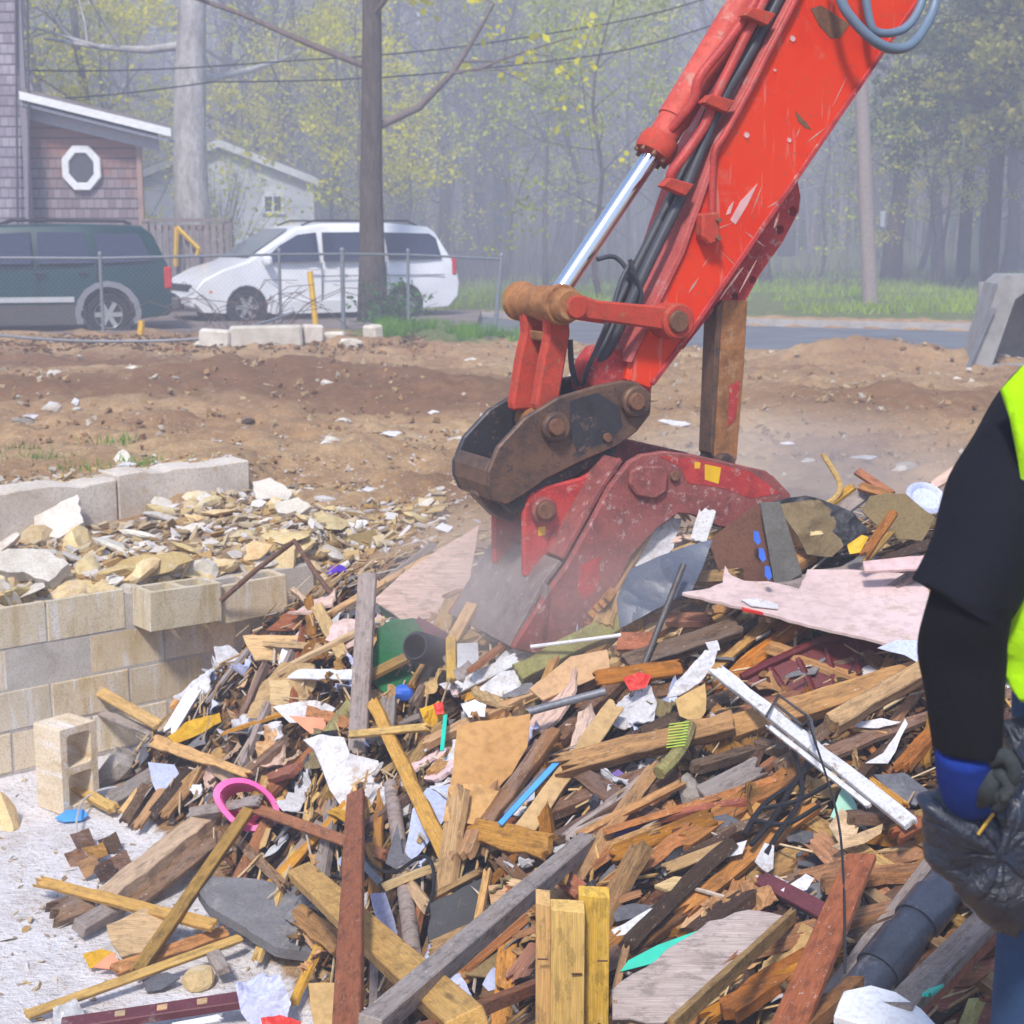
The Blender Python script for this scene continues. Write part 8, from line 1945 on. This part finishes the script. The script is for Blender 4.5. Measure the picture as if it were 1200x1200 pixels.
# ---------------------------------------------------------------- dust thrown up round the bucket
def dust(c, r, dens):
    bm = bmesh.new(); bmesh.ops.create_icosphere(bm, subdivisions=3, radius=1); me = bpy.data.meshes.new('dust_cloud'); bm.to_mesh(me); bm.free()
    m = bpy.data.materials.new('dust_air'); m.use_nodes = True; t = m.node_tree; t.nodes.clear(); o = t.nodes.new('ShaderNodeOutputMaterial'); v = t.nodes.new('ShaderNodeVolumePrincipled')
    v.inputs['Color'].default_value = (.96, .9, .86, 1); tc = t.nodes.new('ShaderNodeTexCoord'); g = t.nodes.new('ShaderNodeTexGradient'); g.gradient_type = 'SPHERICAL'; n = t.nodes.new('ShaderNodeTexNoise'); n.inputs['Scale'].default_value = 1.6
    t.links.new(tc.outputs['Object'], g.inputs[0]); t.links.new(tc.outputs['Object'], n.inputs[0]); a = t.nodes.new('ShaderNodeMath'); a.operation = 'MULTIPLY'; b = t.nodes.new('ShaderNodeMath'); b.operation = 'MULTIPLY'; b.inputs[1].default_value = dens
    t.links.new(g.outputs[1], a.inputs[0]); t.links.new(n.outputs[0], a.inputs[1]); t.links.new(a.outputs[0], b.inputs[0]); t.links.new(b.outputs[0], v.inputs['Density']); t.links.new(v.outputs[0], o.inputs['Volume'])
    me.materials.append(m); ob = bpy.data.objects.new('dust_cloud', me); COL.objects.link(ob); ob.location = c; ob.scale = r; tag(ob, 'pale dust hanging in the air round the bucket', 'dust', kind='stuff')
dust(at(640, 690, 5.7), (.75, .7, .45), 3.2)
dust(at(940, 560, 8.2), (1.3, 1.2, .45), 1.7)

# second haze volume, thin and smoky, added to veil the wood's edge at left
bm = bmesh.new(); bmesh.ops.create_icosphere(bm, subdivisions=4, radius=1); me = bpy.data.meshes.new('smoky_haze'); bm.to_mesh(me); bm.free()
for nm, c, r, dn in (('smoky_haze', (-5, 46, 6), (15, 13, 9), .011),):
    m = bpy.data.materials.new('smoky_haze_air'); m.use_nodes = True; t = m.node_tree; t.nodes.clear(); o = t.nodes.new('ShaderNodeOutputMaterial'); v = t.nodes.new('ShaderNodeVolumePrincipled')
    v.inputs['Color'].default_value = (.76, .81, 1, 1); v.inputs['Density'].default_value = dn; v.inputs['Anisotropy'].default_value = -.3; t.links.new(v.outputs[0], o.inputs['Volume']); me.materials.append(m)
    ob = bpy.data.objects.new(nm, me); COL.objects.link(ob); ob.location = c; ob.scale = r; tag(ob, 'thin bluish smoky haze added between the trees behind the parked cars', 'smoke', kind='stuff')
# ---------------------------------------------------------------- camera, light, air
cd = bpy.data.cameras.new('camera'); cam = bpy.data.objects.new('camera', cd); COL.objects.link(cam)
cam.location = CAMP; cam.rotation_euler = (PI / 2 - PITCH, 0, 0)
cd.sensor_width = 36; cd.lens = 54; cd.clip_end = 2000; cd.clip_start = .05
cd.dof.use_dof = True; cd.dof.focus_distance = 4.0; cd.dof.aperture_fstop = 8
SC.camera = cam
w = bpy.data.worlds.new('World'); SC.world = w; w.use_nodes = True
nt = w.node_tree; bg = nt.nodes['Background']
sk = nt.nodes.new('ShaderNodeTexSky'); sk.sky_type = 'NISHITA'; sk.sun_disc = False
SUN_EL, SUN_AZ = 50, -166        # azimuth clockwise from +Y
sk.sun_elevation = R(SUN_EL); sk.sun_rotation = R(SUN_AZ); sk.dust_density = 1.0; sk.air_density = 1.3; sk.ozone_density = 3.0
nt.links.new(sk.outputs[0], bg.inputs[0]); bg.inputs[1].default_value = SKY
ld = bpy.data.lights.new('sun', 'SUN'); lo = bpy.data.objects.new('sun', ld); COL.objects.link(lo)
ld.energy = SUNE; ld.angle = R(8); ld.color = (1, .94, .86)
az = R(SUN_AZ); el = R(SUN_EL)
lo.rotation_euler = Vector((-math.sin(az) * math.cos(el), -math.cos(az) * math.cos(el), -math.sin(el))).to_track_quat('-Z', 'Y').to_euler()
if HAZE:
    mb = MB(); mb.box((0, 55, 14.5), (360, 320, 35))
    hm = bpy.data.materials.new('haze'); hm.use_nodes = True; t = hm.node_tree; t.nodes.clear()
    o = t.nodes.new('ShaderNodeOutputMaterial'); v = t.nodes.new('ShaderNodeVolumePrincipled')
    v.inputs['Color'].default_value = (.73, .79, 1, 1); v.inputs['Density'].default_value = HAZE; v.inputs['Anisotropy'].default_value = -0.3
    t.links.new(v.outputs[0], o.inputs['Volume'])
    hz = mb.build('haze', hm); hz['kind'] = 'stuff'
SC.view_settings.view_transform = 'Standard'; SC.view_settings.look = 'None'; SC.view_settings.exposure = EXPO; SC.view_settings.gamma = 1
SC.render.engine = 'CYCLES'
SC.cycles.volume_bounces = 3; SC.cycles.max_bounces = 6; SC.cycles.transparent_max_bounces = 8
SC.cycles.use_denoising = True
